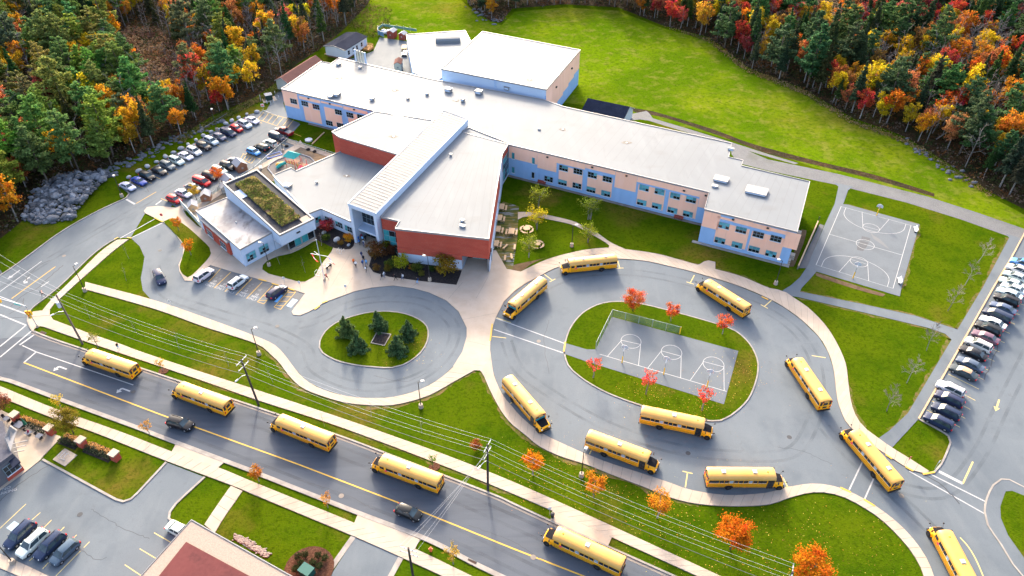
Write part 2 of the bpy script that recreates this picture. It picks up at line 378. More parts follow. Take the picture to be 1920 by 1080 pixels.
def walk(name, A, B, z=.13, slab=1.6, smooth=True, lab=None, pz=0):
    """concrete walk between two edges: a bed and one slab per bay"""
    A, B = G(A), G(B)
    if smooth: A, B = dens(A, False, 1.0), dens(B, False, 1.0)
    n = max(3, int(plen(A)/slab) + 1)
    a, b = resample(A, n), resample(B, n)
    root = MB().prism(a + b[::-1], 0.0, z - .035).build(name, kerb_dk, kind='structure', label=lab)
    for i in range(n-1):
        q = [a[i], a[i+1], b[i+1], b[i]]; c = (sum(p[0] for p in q)/4, sum(p[1] for p in q)/4)
        k = .968
        q = [(c[0]+(p[0]-c[0])*k, c[1]+(p[1]-c[1])*k) for p in q]
        dz = rnd.uniform(-.004, .004)
        MB().prism(q, z-.034, z+dz).build('paving_slab', concrete, root)
    return root

MB().poly([(-2500,-600),(2500,-600),(2500,3500),(-2500,3500)], 0).build('ground', grass, kind='structure', label='green lawn and open ground around the school')
# meadow behind the school
sheet('meadow', [(690,8),(700,-10),(840,-20),(900,30),(940,48),(965,22),(1060,14),(1160,20),(1240,52),(1330,75),(1400,130),(1440,148),(1500,168),(1600,228),(1660,248),(1700,264),(1780,315),(1860,370),(1990,440),(1990,470),(1740,372),(1560,325),(1390,268),(1180,210),(1040,190),(800,150),(700,60),(660,40)], .008, grass2, label='sunlit meadow sloping up behind the school')
# forest floor
FOREST_L = [(-60,470),(0,448),(60,400),(110,345),(190,318),(240,300),(300,272),(340,255),(400,216),(480,182),(525,150),(560,118),(600,92),(645,55),(690,8),(715,-60),(-300,-60)]
FOREST_R = [(850,-60),(880,10),(920,40),(940,42),(960,16),(1060,8),(1160,14),(1240,47),(1330,70),(1400,125),(1440,143),(1500,163),(1600,222),(1660,242),(1700,258),(1780,308),(1860,362),(1920,392),(2000,430),(2300,300),(2300,-60)]
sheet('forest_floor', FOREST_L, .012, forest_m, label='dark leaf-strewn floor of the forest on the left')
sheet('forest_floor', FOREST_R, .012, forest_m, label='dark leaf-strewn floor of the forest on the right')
# gravel and ditch behind the school
sheet('gravel_road', [(1368,268),(1440,299),(1570,326),(1740,369),(1830,398),(1920,429),(1990,455),(1990,485),(1920,457),(1890,443),(1800,411),(1700,380),(1565,346),(1440,320),(1385,306),(1372,290)], .016, gravel, label='grey gravel road running behind the school')
sheet('gravel_path', [(1183,214),(1212,208),(1218,213),(1224,222),(1285,240),(1375,268),(1440,289),(1497,306),(1490,308),(1430,291),(1370,273),(1280,246),(1215,226),(1200,224),(1183,226)], .02, gravel, label='narrow gravel path beside the ditch')
sheet('ditch', [(1185,203),(1215,207),(1247,215),(1335,242),(1397,265),(1440,278),(1540,304),(1640,328),(1752,363),(1752,369),(1640,337),(1540,312),(1440,288),(1397,272),(1335,250),(1247,221),(1190,210)], .014, forest_m, smooth=True, label='dark overgrown drainage ditch along the meadow')

# ---- streets
NK = [(62,622),(100,637),(160,657),(265,692),(475,763),(632,817),(720,850),(915,925),(960,945),(1042,983),(1177,1043),(1262,1081),(1400,1142)]
SK = [(-80,682),(0,711),(17,715),(125,755),(270,808),(292,817),(470,884),(492,893),(670,963),(800,1013),(882,1055),(925,1076),(1060,1140)]
street = sheet('street', [(-260,420),(0,505),(40,560),(52,600),(56,614)] + NK + SK[::-1] + [(-260,640)], .02, asphalt_st, label='asphalt main street with a yellow centre line')
DL = [(-120,577),(0,517),(112,437),(180,398),(237,371),(242,364),(238,357),(224,349)]
drive = sheet('driveway', [(-120,577),(0,517),(112,437),(180,398),(237,371),(250,352),(330,370),(306,416),(292,410),(272,400),(245,446),(222,446),(207,454),(175,477),(109,540),(62,577),(50,600),(60,630),(-60,640)], .026, asphalt, label='asphalt school driveway with turn arrows')
kerb(DL, drive)
kerb([(222,446),(207,454),(175,477),(109,540),(62,577),(52,592),(52,603),(57,615),(62,622)], drive, w=.22)
kerb(NK, street, w=.3, off=.1); kerb(NK, street, w=.45, off=-.3, z1=.035, mat=kerb_dk, name='gutter')
kerb(SK, street, w=.3, off=-.1); kerb(SK, street, w=.45, off=.3, z1=.035, mat=kerb_m, name='gutter')
# upper car park
lot_l = sheet('car_park', [(224,350),(240,362),(262,380),(292,388),(313,378),(345,398),(420,360),(560,276),(536,263),(563,233),(540,222),(531,193),(545,170),(525,160),(500,206),(470,214),(395,250),(290,312)], .03, asphalt, label='car park between the forest edge and the school')
# drop-off loop
LOOP = [(245,446),(262,462),(271,482),(267,507),(264,522),(268,545),(287,566),(380,597),(480,631),(515,647),(535,667),(552,690),(572,712),(605,731),(655,744),(705,747),(742,744),(790,730),(825,710),(850,687),(867,660),(875,632),(875,615),(860,585),(837,564),(805,549),(775,541),(737,536),(697,540),(665,547),(610,567),(580,585),(560,592),(550,591),(547,585),(572,551),(505,530),(394,498),(360,527),(347,527),(337,510),(335,497),(343,480),(344,460),(322,430),(305,416)]
loop = sheet('drop_off_loop', LOOP, .034, asphalt, label='asphalt drop-off loop in front of the school')
sheet('parking_bays', [(393,499),(571,552),(556,577),(377,524)], .038, asphalt_st2, label='darker asphalt of the short stay parking bays')
# bus loop
BUSL = [(930,595),(920,625),(919,657),(924,695),(932,720),(945,745),(960,762),(975,780),(1012,810),(1055,832),(1100,852),(1147,870),(1210,890),(1260,907),(1290,918),(1335,926),(1372,929),(1410,927),(1440,924),(1477,914),(1525,907),(1575,915),(1620,936),(1657,960),(1690,987),(1717,1017),(1740,1052),(1752,1085)]
BUSU = [(930,595),(945,566),(965,546),(985,532),(1020,514),(1045,502),(1090,491),(1130,487),(1160,486),(1210,490),(1255,500),(1297,510),(1380,535),(1440,560),(1470,577),(1502,600),(1535,632),(1552,660),(1562,690),(1566,720),(1570,752),(1580,780),(1592,800),(1630,832),(1672,860),(1695,875),(1715,884),(1735,889),(1752,885),(1765,870),(1776,846),(1782,830),(1778,818),(1765,809)]
LOTK = [(1722,786),(1792,664),(1862,540),(1894,487),(1925,430)]
busloop = sheet('bus_loop', BUSL[::-1] + BUSU[1:] + LOTK + [(2080,430),(2080,1000),(1960,1130),(1775,1130)], .036, asphalt, label='wide asphalt bus loop around the oval island')
kerb(LOTK, busloop, smooth=False, w=.3, z1=.2, mat=wood)
kerb([(1722,786),(1765,809),(1778,818),(1782,830),(1776,846),(1765,870),(1752,885),(1735,889)], busloop)
# bottom-left car park
lot_b = sheet('car_park', [(-80,960),(0,918),(50,882),(80,862),(225,940),(240,940),(252,931),(312,867),(384,895),(320,957),(316,970),(322,980),(347,986),(420,1100),(-80,1160)], .028, asphalt, label='car park in the lower left corner')
kerb([(80,862),(150,900),(218,937),(232,941),(246,936),(258,925),(312,867)], lot_b, w=.35)
kerb([(384,895),(330,945),(319,960),(317,972),(325,981),(347,986)], lot_b, w=.35)
lane_b = sheet('side_lane', [(666,1008),(748,1043),(710,1110),(600,1110)], .027, asphalt, label='short asphalt lane leading off the street')
kerb([(663,1006),(600,1095)], lane_b, smooth=False, w=.8, z1=.06); kerb([(752,1045),(722,1100)], lane_b, smooth=False, w=.8, z1=.06)
# rear yard
yard = sheet('service_yard', [(700,96),(712,70),(765,78),(775,138),(700,140),(655,120),(622,120),(640,106),(660,110)], .026, asphalt, label='asphalt service yard behind the school')

# ---- concrete plaza and walks
PLAZA = [(270,396),(276,389),(296,387),(330,390),(345,384),(420,430),(600,405),(740,440),(880,470),(930,470),(950,505),(976,510),(1000,500),(1020,514),(985,532),(965,546),(945,566),(930,595),(920,625),(919,657),(924,695),(905,700),(900,695),(890,695),(850,690),(850,687),(867,660),(875,632),(875,615),(860,585),(837,564),(805,549),(775,541),(737,536),(697,540),(665,547),(610,567),(580,585),(563,592),(550,591),(547,585),(572,551),(505,530),(394,498),(360,527),(347,527),(337,510),(335,497),(343,480),(344,460),(322,430),(305,416),(290,409),(272,400)]
plaza = sheet('plaza', PLAZA, .135, concrete, h=.135, label='pale concrete plaza in front of the school entrance')
for a, b in [((640,560),(662,520)),((700,537),(690,505)),((770,540),(790,527)),((840,562),(868,530)),((868,600),(930,588)),((876,640),(919,650)),((860,680),(922,690)),((893,560),(915,520)),((420,470),(395,498)),((470,505),(455,516)),((620,540),(655,480))]:
    line(plaza, a, b, .05, .139, kerb_dk, 'expansion_joint')
walk('loop_walk', [(160,529),(285,562),(380,594),(480,631),(515,647),(535,667),(552,690),(572,712),(605,731),(655,744),(705,747),(742,744),(790,730),(825,710),(850,688)],
     [(160,543),(290,580),(382,613),(480,645),(507,665),(525,682),(542,705),(565,727),(600,742),(655,757),(720,761),(755,757),(805,742),(850,717),(890,695)], lab='curved concrete walk around the drop-off loop')
walk('bus_walk', [(919,657)] + BUSL[3:], [(890,690),(903,698),(920,735),(940,772),(960,797),(980,812),(1010,837),(1052,857),(1100,872),(1150,892),(1210,915),(1260,935),(1310,946),(1372,950),(1440,947),(1477,935),(1515,925),(1545,924),(1580,932),(1615,950),(1652,975),(1685,1007),(1710,1037),(1727,1067),(1733,1085)], z=.14, lab='concrete walk along the lower side of the bus loop')
walk('bus_walk', [(1020,514),(1045,502),(1090,491),(1130,487),(1160,486),(1210,490),(1255,500),(1297,510),(1380,535),(1440,560),(1470,577),(1502,600),(1535,632),(1552,660),(1562,690),(1566,720),(1570,752),(1580,780),(1592,800),(1630,832),(1672,860),(1695,875),(1715,884),(1735,889)],
     [(976,510),(1025,487),(1080,472),(1110,467),(1140,465),(1175,468),(1235,477),(1297,494),(1385,517),(1440,540),(1467,545),(1490,560),(1515,577),(1545,607),(1567,640),(1585,680),(1590,715),(1594,745),(1602,775),(1620,802),(1647,822),(1672,840),(1705,860),(1742,884)], z=.14, lab='concrete walk along the upper side of the bus loop')
sheet('walk_stub', [(1296,500),(1312,496),(1320,491),(1328,489),(1341,492),(1341,508)], .137, concrete, h=.137, label='short concrete stub off the bus loop walk')
walk('driveway_walk', [(220,450),(190,471),(150,510),(122,538),(108,551),(90,570),(80,582),(72,594),(65,602)], [(242,449),(212,472),(172,507),(135,540),(118,556),(97,575),(91,587),(95,595),(100,600)], z=.132, slab=1.8, lab='concrete walk beside the school driveway')
sheet('street_corner', [(53,600),(62,585),(78,583),(92,588),(100,600),(112,606),(112,618),(75,612),(66,616),(62,622),(56,612)], .136, concrete, h=.136, label='rounded concrete street corner with the signal pole')
NW_N = [(100,600),(140,615),(172,627),(225,645),(265,660),(375,697),(480,731),(715,810),(960,903),(1350,1080),(1420,1112)]
NW_S = [(75,611),(155,639),(217,660),(265,676),(375,713),(480,750),(662,810),(960,926),(1305,1080),(1375,1112)]
walk('street_walk', NW_N, NW_S, z=.13, slab=1.7, lab='concrete walk along the school side of the street')
sheet('bus_stop_pad', [(1036,958),(1032,975),(1140,1024),(1147,1008)], .128, concrete, h=.128, label='concrete bus stop pad beside the street')
walk('street_walk', [(-60,700),(7,727),(100,765),(232,812),(322,847),(410,877),(480,906),(665,981),(780,1030),(880,1078),(960,1115)], [(-60,720),(0,745),(100,785),(175,811),(312,865),(435,911),(480,930),(660,1005),(755,1047),(825,1079),(900,1115)], z=.13, slab=1.7, lab='concrete walk along the near side of the street')
sheet('driveway_apron', [(330,833),(420,868),(408,878),(322,848)], .126, concrete, h=.126, label='concrete driveway apron by the lower left car park')
sheet('driveway_apron', [(672,963),(787,1012),(778,1030),(664,982)], .126, concrete, h=.126, label='concrete driveway apron by the side lane')
walk('garden_path', [(433,911),(418,932),(400,958),(383,984)], [(455,921),(438,946),(420,971),(403,1000)], z=.1, lab='short concrete path to the low brown building')
walk('courtyard_path', [(971,398),(992,398),(1025,403),(1075,415),(1095,425),(1120,437),(1145,455),(1172,467)], [(971,412),(985,406),(1005,407),(1030,412),(1070,421),(1095,432),(1115,443),(1135,455),(1144,462),(1140,467)], z=.09, lab='curved concrete path across the courtyard lawn')
walk('play_yard_walk', [(345,401),(400,364),(470,320),(560,268),(563,263)], [(352,408),(410,368),(478,325),(556,281),(570,273)], z=.1, lab='concrete walk between the car park and the play yard')
walk('play_yard_walk', [(540,261),(630,291)], [(536,267),(622,297)], z=.104, lab='concrete walk behind the play yard')
walk('lot_walk', [(0,1038),(60,1065),(110,1090)], [(0,1066),(60,1092),(90,1110)], z=.12, lab='concrete strip in front of the parked cars')
# asphalt paths and courts
sheet('asphalt_path', [(1467,545),(1483,535),(1500,520),(1512,502),(1545,425),(1565,382),(1572,350),(1562,342),(1600,350),(1590,357),(1582,380),(1572,400),(1531,509),(1520,522),(1503,540),(1500,547),(1615,570),(1715,592),(1795,618),(1842,540),(1892,446),(1885,438),(1930,452),(1912,455),(1894,487),(1862,540),(1792,664),(1722,786),(1699,811),(1672,840),(1647,822),(1667,808),(1702,775),(1784,637),(1772,626),(1740,615),(1615,585),(1495,557),(1480,555)], .045, asphalt, label='grey asphalt footpaths around the courts and car park')
court = sheet('sports_court', [(1572,382),(1590,384),(1724,421),(1690,541),(1687,556),(1529,509),(1512,505)], .05, court_m, label='asphalt basketball court beside the school')
sheet('ramp', [(1545,423),(1537,420),(1497,503),(1512,503)], .055, asphalt_dk, label='dark asphalt ramp beside the basketball court')

# ---- islands and planted beds
def island(name, pts, mat=grass, z=.12, smooth=True, k=True, lab=None):
    P = G(pts); P = dens(P, True, 1.2) if smooth else P
    o = MB().prism(P, 0, z).build(name, mat, kind='structure', label=lab)
    if k: kerb(P, o, 0, z+.03, .25, smooth=False, closed=True, px=False)
    return o
oval = island('traffic_island', [(1057,655),(1060,642),(1067,620),(1080,600),(1100,582),(1130,569),(1167,566),(1210,572),(1285,591),(1347,609),(1380,622),(1405,645),(1419,672),(1421,695),(1415,722),(1402,750),(1380,772),(1360,785),(1335,790),(1270,779),(1200,760),(1145,740),(1110,722),(1085,705),(1065,685)], lab='grassy oval island in the middle of the bus loop')
icourt = sheet('island_court', [(1147,595),(1384,659),(1357,759),(1100,679),(1057,664),(1059,644),(1100,656),(1117,656)], .15, court_m, label='asphalt practice court on the oval island')
isl = island('traffic_island', [(600,640),(599,652),(605,662),(630,676),(667,685),(705,689),(735,690),(755,685),(780,670),(797,650),(803,630),(800,612),(785,599),(760,589),(730,584.5),(695,586),(660,594),(630,606),(610,622)], lab='egg-shaped grassy island with five spruces')
bed = sheet('garden_bed', [(707,624),(733,628),(721,649),(696,644)], .14, mulch, label='dark square flower bed on the spruce island')
kerb([(707,624),(733,628),(721,649),(696,644)], bed, .1, .24, .2, smooth=False, closed=True, name='stone_edging')
island('lawn', [(307,416),(318,411),(327,410),(350,425),(375,447),(393,465),(396,476),(386,491),(360,517),(352,521),(343,515),(337,502),(343,480),(345,460),(322,432)], z=.15, k=False, lab='narrow lawn with two orange trees beside the loop')
island('lawn', [(492,506),(493,498),(500,491),(522,481),(546,476),(575,462),(598,450),(626,462),(622,472),(606,492),(599,502),(589,520),(572,529),(560,529),(535,522),(504,514)], z=.15, k=False, lab='rounded lawn by the flagpole')
sheet('planting_bed', [(585,432),(600,425),(626,428),(662,445),(665,455),(657,468),(627,466),(610,458),(593,450)], .16, mulch, smooth=True, label='dark mulched bed beside the entrance')
sheet('planting_bed', [(712,457),(698,478),(692,500),(700,511),(730,520),(790,528),(856,535),(862,520),(866,508),(800,496),(749,486),(735,462)], .16, mulch, label='dark mulched bed under the brick wall')
sheet('turf_pavers', [(924,431),(917,470),(911,499),(961,507),(970,447),(973,387),(944,378),(935,385)], .02, None or M('turf_paving', (.07,.085,.02), [((.16,.13,.04), 1.1, .9, .45,.55, (.25,1,1), 2, R(-35)), ((.22,.23,.26), 1.3, .8, .54,.6, (.25,1,1), 5, R(-35))], rough=1, spec=.1), label='striped turf paving under the picnic tables')
sheet('worn_soil', [(960,507),(963,497),(975,494),(1000,489),(1018,485),(1030,481),(1000,493),(976,509)], .03, soil, smooth=True, label='worn bare soil at the lawn edge')
for lab, pts in [('bare soil strip beside the wooden ramp', [(1503,430),(1512,432),(1507,455),(1496,482),(1488,500),(1480,500),(1490,470)]), ('bare soil patch below the basketball court', [(1529,511),(1570,524),(1620,540),(1660,552),(1655,556),(1600,541),(1560,528),(1530,517)])]:
    sheet('worn_soil', pts, .025, soil, smooth=True, label=lab)
wedge = island('traffic_island', [(1862,910),(1877,899),(1892,900),(1920,914),(1990,945),(1990,1130),(1915,1078),(1877,1022),(1852,985),(1846,960),(1850,935)], mat=asphalt, z=.1, lab='kerbed asphalt walk around the grass wedge at the right edge')
sheet('lawn', [(1885,922),(1897,921),(1920,930),(1985,955),(1985,1095),(1920,1047),(1890,1005),(1876,972),(1875,950)], .115, grass, label='grass wedge at the lower right edge')
# play yard
sheet('play_yard', [(352,402),(478,328),(535,270),(548,267),(632,296),(655,300),(560,340),(500,340),(440,375),(380,425)], .02, playsand, label='sandy play yard beside the low wing')
sheet('pea_gravel_pit', [(502,316),(506,309),(520,300),(545,291),(565,290),(582,296),(590,304),(588,330),(560,345),(515,332)], .03, pea, smooth=False, label='grey gravel pit under the play structure')
sheet('lawn', [(385,398),(425,376),(450,362),(470,368),(440,390),(395,412)], .028, grass, label='small fenced lawn with play huts')
sheet('lawn', [(345,396),(352,396),(376,418),(378,428),(370,424),(350,405)], .15, grass, label='grass strip along the glass screen')
# bottom-left patio and beds
sheet('patio', [(-60,735),(0,768),(30,783),(95,812),(116,820),(82,855),(76,863),(50,884),(0,920),(-60,960)], .12, concrete, h=.12, label='concrete patio of the cafe')
sheet('bike_pad', [(122,841),(145,854),(122,875),(99,862)], .1, concrete, h=.1, label='square concrete pad with bike racks')
P0 = g(580,1066)
mb = MB().prism([(P0[0]+3.5*math.cos(a/24*6.2832), P0[1]+3.4*math.sin(a/24*6.2832)) for a in range(24)], 0, .12); mb.build('mulch_bed', mulch_br, kind='structure', label='round reddish bark bed by the side lane')
sheet('stone_bed', [(440,1004),(450,1003),(470,1018),(502,1036),(506,1044),(480,1036),(455,1022)], .05, gravel, smooth=True, label='pale stone bed beside the low building')

# ---- painted markings and cracks
Z = .05
for a, b in zip([(45,680),(300,777),(560,871),(800,963),(960,1028)], [(300,777),(560,871),(800,963),(960,1028),(1160,1106)]): line(street, a, b, .22, .03, yellow_l)
line(street, (42,648),(68,660), .2, .03); line(street, (37,647),(68,625), .35, .03); line(street, (68,660),(250,722), .18, .03); line(street, (45,680),(68,660), .3, .03)
for a, b, w in [((0,650),(49,610),.3),((0,590),(49,610),.3),((0,571),(55,591),.3),((0,670),(60,620),.3),((0,556),(42,572),.2)]: line(drive, a, b, w, .034)
line(drive, (0,547),(78,490), .18, .034); line(drive, (22,560),(104,500), .18, .034, yellow_l); line(drive, (77,538),(92,528), .2, .034)
line(drive, (225,447),(290,411), .22, .042); line(drive, (244,447),(305,418), .22, .042)
line(lot_l, (237,374),(253,383), .5, .042); line(lot_l, (255,382),(293,360), .15, .042, yellow_l); line(lot_l, (292,384),(303,376), .4, .042)
def arrow(parent, c, ang, kind, z, mat=white_l, s=1.0):
    """lane arrow, pointing +x before turning"""
    if kind == 'left': pts = [(-1.6,-.14),(.2,-.14),(.5,.1),(.5,.55),(.85,.55),(.3,1.25),(-.3,.55),(.12,.55),(.12,.25),(0,.14),(-1.6,.14)]
    else: pts = [(-1.6,-.14),(.6,-.14),(.6,-.5),(1.7,0),(.6,.5),(.6,.14),(-1.6,.14)]
    C = g(*c); ca, sa = math.cos(ang), math.sin(ang)
    return MB().poly([(C[0]+s*(x*ca-y*sa), C[1]+s*(x*sa+y*ca)) for x, y in pts], z).build('lane_arrow', mat, parent)
W_ = R(157.6)
arrow(street, (113,688), W_, 'left', .03); arrow(street, (231,729), W_, 'left', .03)
dd = math.atan2(g(0,547)[1]-g(78,490)[1], g(0,547)[0]-g(78,490)[0])
arrow(drive, (26,515), dd, 'straight', .034); arrow(drive, (46,527), dd, 'left', .034, s=.9)
arrow(busloop, (1870,760), math.atan2(g(1867,768)[1]-g(1872,752)[1], g(1867,768)[0]-g(1872,752)[0]), 'straight', .044, yellow_p)
# crossings on the bus loop
for a, b in [((930,597),(1058,644)),((926,618),(1056,662)),((1592,919),(1617,866)),((1621,936),(1640,893)),((1705,884),(1845,963)),((1744,889),(1848,941))]: line(busloop, a, b, .22, .046)
line(busloop, (1760,884),(1805,907), .55, .046); line(busloop, (1805,907),(1824,866), .25, .046, yellow_p)
pline(busloop, [(1800,1008),(1815,1025),(1830,1050),(1845,1085)], .2, .046, yellow_p, smooth=True)
for a, b, c in [((1020,514),(1036,526),1),((1158,488),(1162,503),1),((1302,516),(1294,531),1),((1448,562),(1433,575),1),((1522,667),(1548,671),0),((1285,914),(1289,886),1),((931,596),(958,605),0),((923,631),(949,634),0),((956,757),(964,753),1),((1105,852),(1110,842),1),((1468,896),(1477,914),1)]:
    line(busloop, a, b, .2, .046, yellow_p)
    A, B = g(*a), g(*b); d = Vector((B[0]-A[0], B[1]-A[1])).normalized(); n = Vector((-d.y, d.x))
    if c: line(busloop, (B[0]-n.x*.8, B[1]-n.y*.8), (B[0]+n.x*.8, B[1]+n.y*.8), .2, .05, yellow_p, px=False)
# painted yellow kerbs
for pts in ([(1428,557),(1440,563)],[(1575,915),(1595,924)],[(1619,937),(1640,950)],[(1660,853),(1672,861)],[(1697,876),(1712,884)],[(1730,890),(1752,886)],[(923,608),(919,640)],[(604,569),(614,565)],[(590,581),(600,574)],[(485,524),(500,528)],[(510,532),(530,538)],[(540,541),(552,545)],[(290,409),(306,417)],[(215,449),(222,446)],[(239,446),(247,447)],[(1057,660),(1060,642)]):
    kerb(pts, loop, .13, .165, .3, smooth=False, mat=yellow_l, name='painted_kerb')
# short-stay bays
bay = [((414,504),(391,529)),((433.5,510),(401.5,540.5)),((453,516),(421.5,547)),((472.5,522.5),(442,553.5)),((492,529),(462,560))]
for a, b in bay: line(loop, a, b, .14, .046, yellow_l)
def hatch(parent, q, n, z, mat=yellow_l, w=.12):
    """painted outline with slanted bars; q = four corners"""
    P = G(q)
    for i in range(4): line(parent, P[i], P[(i+1) % 4], w, z, mat, px=False)
    lerp = lambda a, b, t: (a[0]+(b[0]-a[0])*t, a[1]+(b[1]-a[1])*t)
    for i in range(n):
        line(parent, lerp(P[0], P[3], (i+.3)/n), lerp(P[1], P[2], (i+.8)/n), w, z+.002, mat, px=False)
hatch(loop, [(482.7,566),(494.7,570),(525,538),(513.4,533)], 4, .046)
hatch(loop, [(514,576),(526,580.5),(555,547),(543,543)], 4, .046)
sheet('accessible_bay_mark', [(549,560),(558.5,563),(546,577),(537,574)], .046, blue_p, parent=loop)
sheet('accessible_bay_mark', [(527,553),(531,554),(520,567),(514,566)], .046, blue_l, parent=loop)
C0 = g(547.5,568.5); bd = math.atan2(g(414,504)[1]-g(391,529)[1], g(414,504)[0]-g(391,529)[0])
mbw = MB()
def wheelchair(mb, C, a, s, z):
    ca, sa = math.cos(a-R(90)), math.sin(a-R(90)); T = lambda x, y: (C[0]+s*(x*ca-y*sa), C[1]+s*(x*sa+y*ca))
    seg = lambda p, q, w: mb.add([(*T(p[0]-w*(q[1]-p[1])/math.dist(p,q), p[1]+w*(q[0]-p[0])/math.dist(p,q)), z), (*T(p[0]+w*(q[1]-p[1])/math.dist(p,q), p[1]-w*(q[0]-p[0])/math.dist(p,q)), z), (*T(q[0]+w*(q[1]-p[1])/math.dist(p,q), q[1]-w*(q[0]-p[0])/math.dist(p,q)), z), (*T(q[0]-w*(q[1]-p[1])/math.dist(p,q), q[1]+w*(q[0]-p[0])/math.dist(p,q)), z)], [(3,2,1,0)])
    for i in range(10):
        a0, a1 = R(-200+26*i), R(-200+26*(i+1)); seg((.35*math.cos(a0)-.05,.35*math.sin(a0)-.15),(.35*math.cos(a1)-.05,.35*math.sin(a1)-.15),.06)
    seg((-.1,.45),(-.05,-.05),.08); seg((-.05,-.05),(.3,-.08),.07); seg((.3,-.08),(.42,-.45),.07)
    mb.add([(*T(.09*math.cos(k)-.12,.09*math.sin(k)+.58), z) for k in [i*.785 for i in range(8)]], [tuple(range(8))])
wheelchair(mbw, C0, bd, 1.15, .05); mbw.build('wheelchair_symbol', white_l, loop)
def text(parent, lines, c, ang, size, z, mat, gap=1.05, name='painted_words', sx=1.0):
    for i, t in enumerate(lines):
        cu = bpy.data.curves.new(name, 'FONT'); cu.body = t; cu.size = size; cu.align_x = 'CENTER'; cu.fill_mode = 'FRONT'; cu.offset = .012
        o = bpy.data.objects.new('tmp_text', cu); COL.objects.link(o)
        dg = bpy.context.evaluated_depsgraph_get(); me = bpy.data.meshes.new_from_object(o.evaluated_get(dg)); me.materials.clear(); me.materials.append(mat)
        bpy.data.objects.remove(o); bpy.data.curves.remove(cu)
        yy = -i*size*gap
        p = place(name, me, parent, (c[0]-math.sin(ang)*yy, c[1]+math.cos(ang)*yy, z), ang); p.scale = (sx, 1, 1)
ea = math.atan2(g(433.5,510)[1]-g(414,504)[1], g(433.5,510)[0]-g(414,504)[0])
for p in [(401,529),(420,534.5),(439,541),(459.5,547),(480,554)]:
    text(loop, ['10','MIN','ONLY'], g(*p), ea, .8, .05, white_l, .95)
text(lot_b, ['NO','PARKING'], g(12,918), ea+R(46), .75, .04, white_l)
# upper car park stalls
def stalls(parent, heads, vec, z, mat=yellow_l, w=.13):
    for p in heads: line(parent, p, (p[0]+vec[0], p[1]+vec[1]), w, z, mat)
up = [(246+i*15.9, 346.5-i*8.7) for i in range(15)]
stalls(lot_l, [(p[0]-2, p[1]-4) for p in up], (25,10.5), .042)
inn = [(302+i*16.3, 372.5-i*9.6) for i in range(9)] + [(462+i*15.2, 288-i*8.6) for i in range(6)]
stalls(lot_l, inn, (27,11), .042)
for i in range(7):
    line(lot_l, (483+i*9.3, 224+i*2.6), (495+i*9.3, 210+i*2.4), .13, .042, yellow_l)
line(lot_l, (480,223),(522,237), .13, .042, yellow_l); line(lot_l, (500,212),(539,222), .13, .042, yellow_l)
for i in range(5): line(lot_l, (449+i*5.6,300+i*1.6),(456+i*5.6,289.5+i*2), .12, .042, yellow_l)
line(lot_l, (444,296),(470,306), .12, .042, yellow_l); line(lot_l, (455,288),(478,297), .12, .042, yellow_l)
sheet('new_asphalt_patch', [(541,223),(562,231),(545,246),(528,240)], .036, asphalt_dk, parent=lot_l)
# right car park stalls
for i in range(17):
    p = (1737+i*9.6, 768.5-i*16.8)
    if i in (0,1,2,3): line(busloop, (p[0]+0,p[1]), (p[0]+63,p[1]+33), .13, .046, yellow_p)
    else: line(busloop, (p[0]+2,p[1]), (p[0]+60,p[1]+31-i*.6), .13, .046, yellow_p)
# lower left stalls
for a, b in [((0,991),(49,945)),((60,975),(76,961)),((80,992),(97,975)),((112,997),(121,988)),((135,1012),(144,1003)),((105,1080),(168,1016)),((289,999),(320,1017)),((262,1029),(292,1047)),((234,1059),(264,1079)),((55,1052),(64,1044)),((80,1067),(91,1055))]: line(lot_b, a, b, .13, .036, yellow_p)
sheet('accessible_bay_mark', [(27,977),(37,983),(23,997),(12,990)], .036, blue_p, parent=lot_b)
# courts: local frame from the painted rectangle
def court_frame(p0, p1, p3):
    A, B, D = g(*p0), g(*p1), g(*p3)
    ex = Vector((B[0]-A[0], B[1]-A[1])); ey = Vector((D[0]-A[0], D[1]-A[1]))
    return A, ex.normalized(), ey.normalized(), ex.length, ey.length
A0, ex, ey, CW, CL = court_frame((1577,387.5),(1708,423),(1530,497))
CP = lambda x, y: (A0[0]+ex.x*x+ey.x*y, A0[1]+ex.y*x+ey.y*y)
cz = .058
pline(court, [CP(0,0),CP(CW,0),CP(CW,CL),CP(0,CL)], .14, cz, closed=True, px=False)
pline(court, [CP(0,CL/2),CP(CW,CL/2)], .1, cz+.002, px=False)
circ = lambda cx, cy, r, a0=0, a1=360, n=28: [CP(cx+r*math.cos(R(a0+(a1-a0)*i/n)), cy+r*math.sin(R(a0+(a1-a0)*i/n))) for i in range(n+(0 if a1-a0 == 360 else 1))]
pline(court, circ(CW/2,CL/2,1.9), .1, cz+.002, closed=True, px=False)
for s in (0, 1):
    F = (lambda y: y) if s == 0 else (lambda y: CL-y)
    pline(court, circ(CW/2, F(5.8), 1.8), .1, cz+.002, closed=True, px=False)
    pline(court, [CP(CW/2-3,F(0)),CP(CW/2-1.8,F(5.8)),CP(CW/2+1.8,F(5.8)),CP(CW/2+3,F(0))], .1, cz+.002, px=False)
    arc = [(1.1,0),(1.1,2.0)] + [(CW/2-(CW/2-1.1)*math.cos(R(i*9)), 2.0+5.0*math.sin(R(i*9))) for i in range(1,20)] + [(CW-1.1,2.0),(CW-1.1,0)]
    pline(court, [CP(x,F(y)) for x, y in arc], .1, cz+.002, px=False)
for q in ([(1616,443),(1632,447),(1630,453),(1614,450)],[(1613,451),(1629,455),(1625,463),(1610,459)],[(1607,459),(1625,463),(1618,471),(1607,469)]):
    sheet('asphalt_patch', q, .053 + rnd.uniform(.0005,.003), asphalt_dk, parent=court)
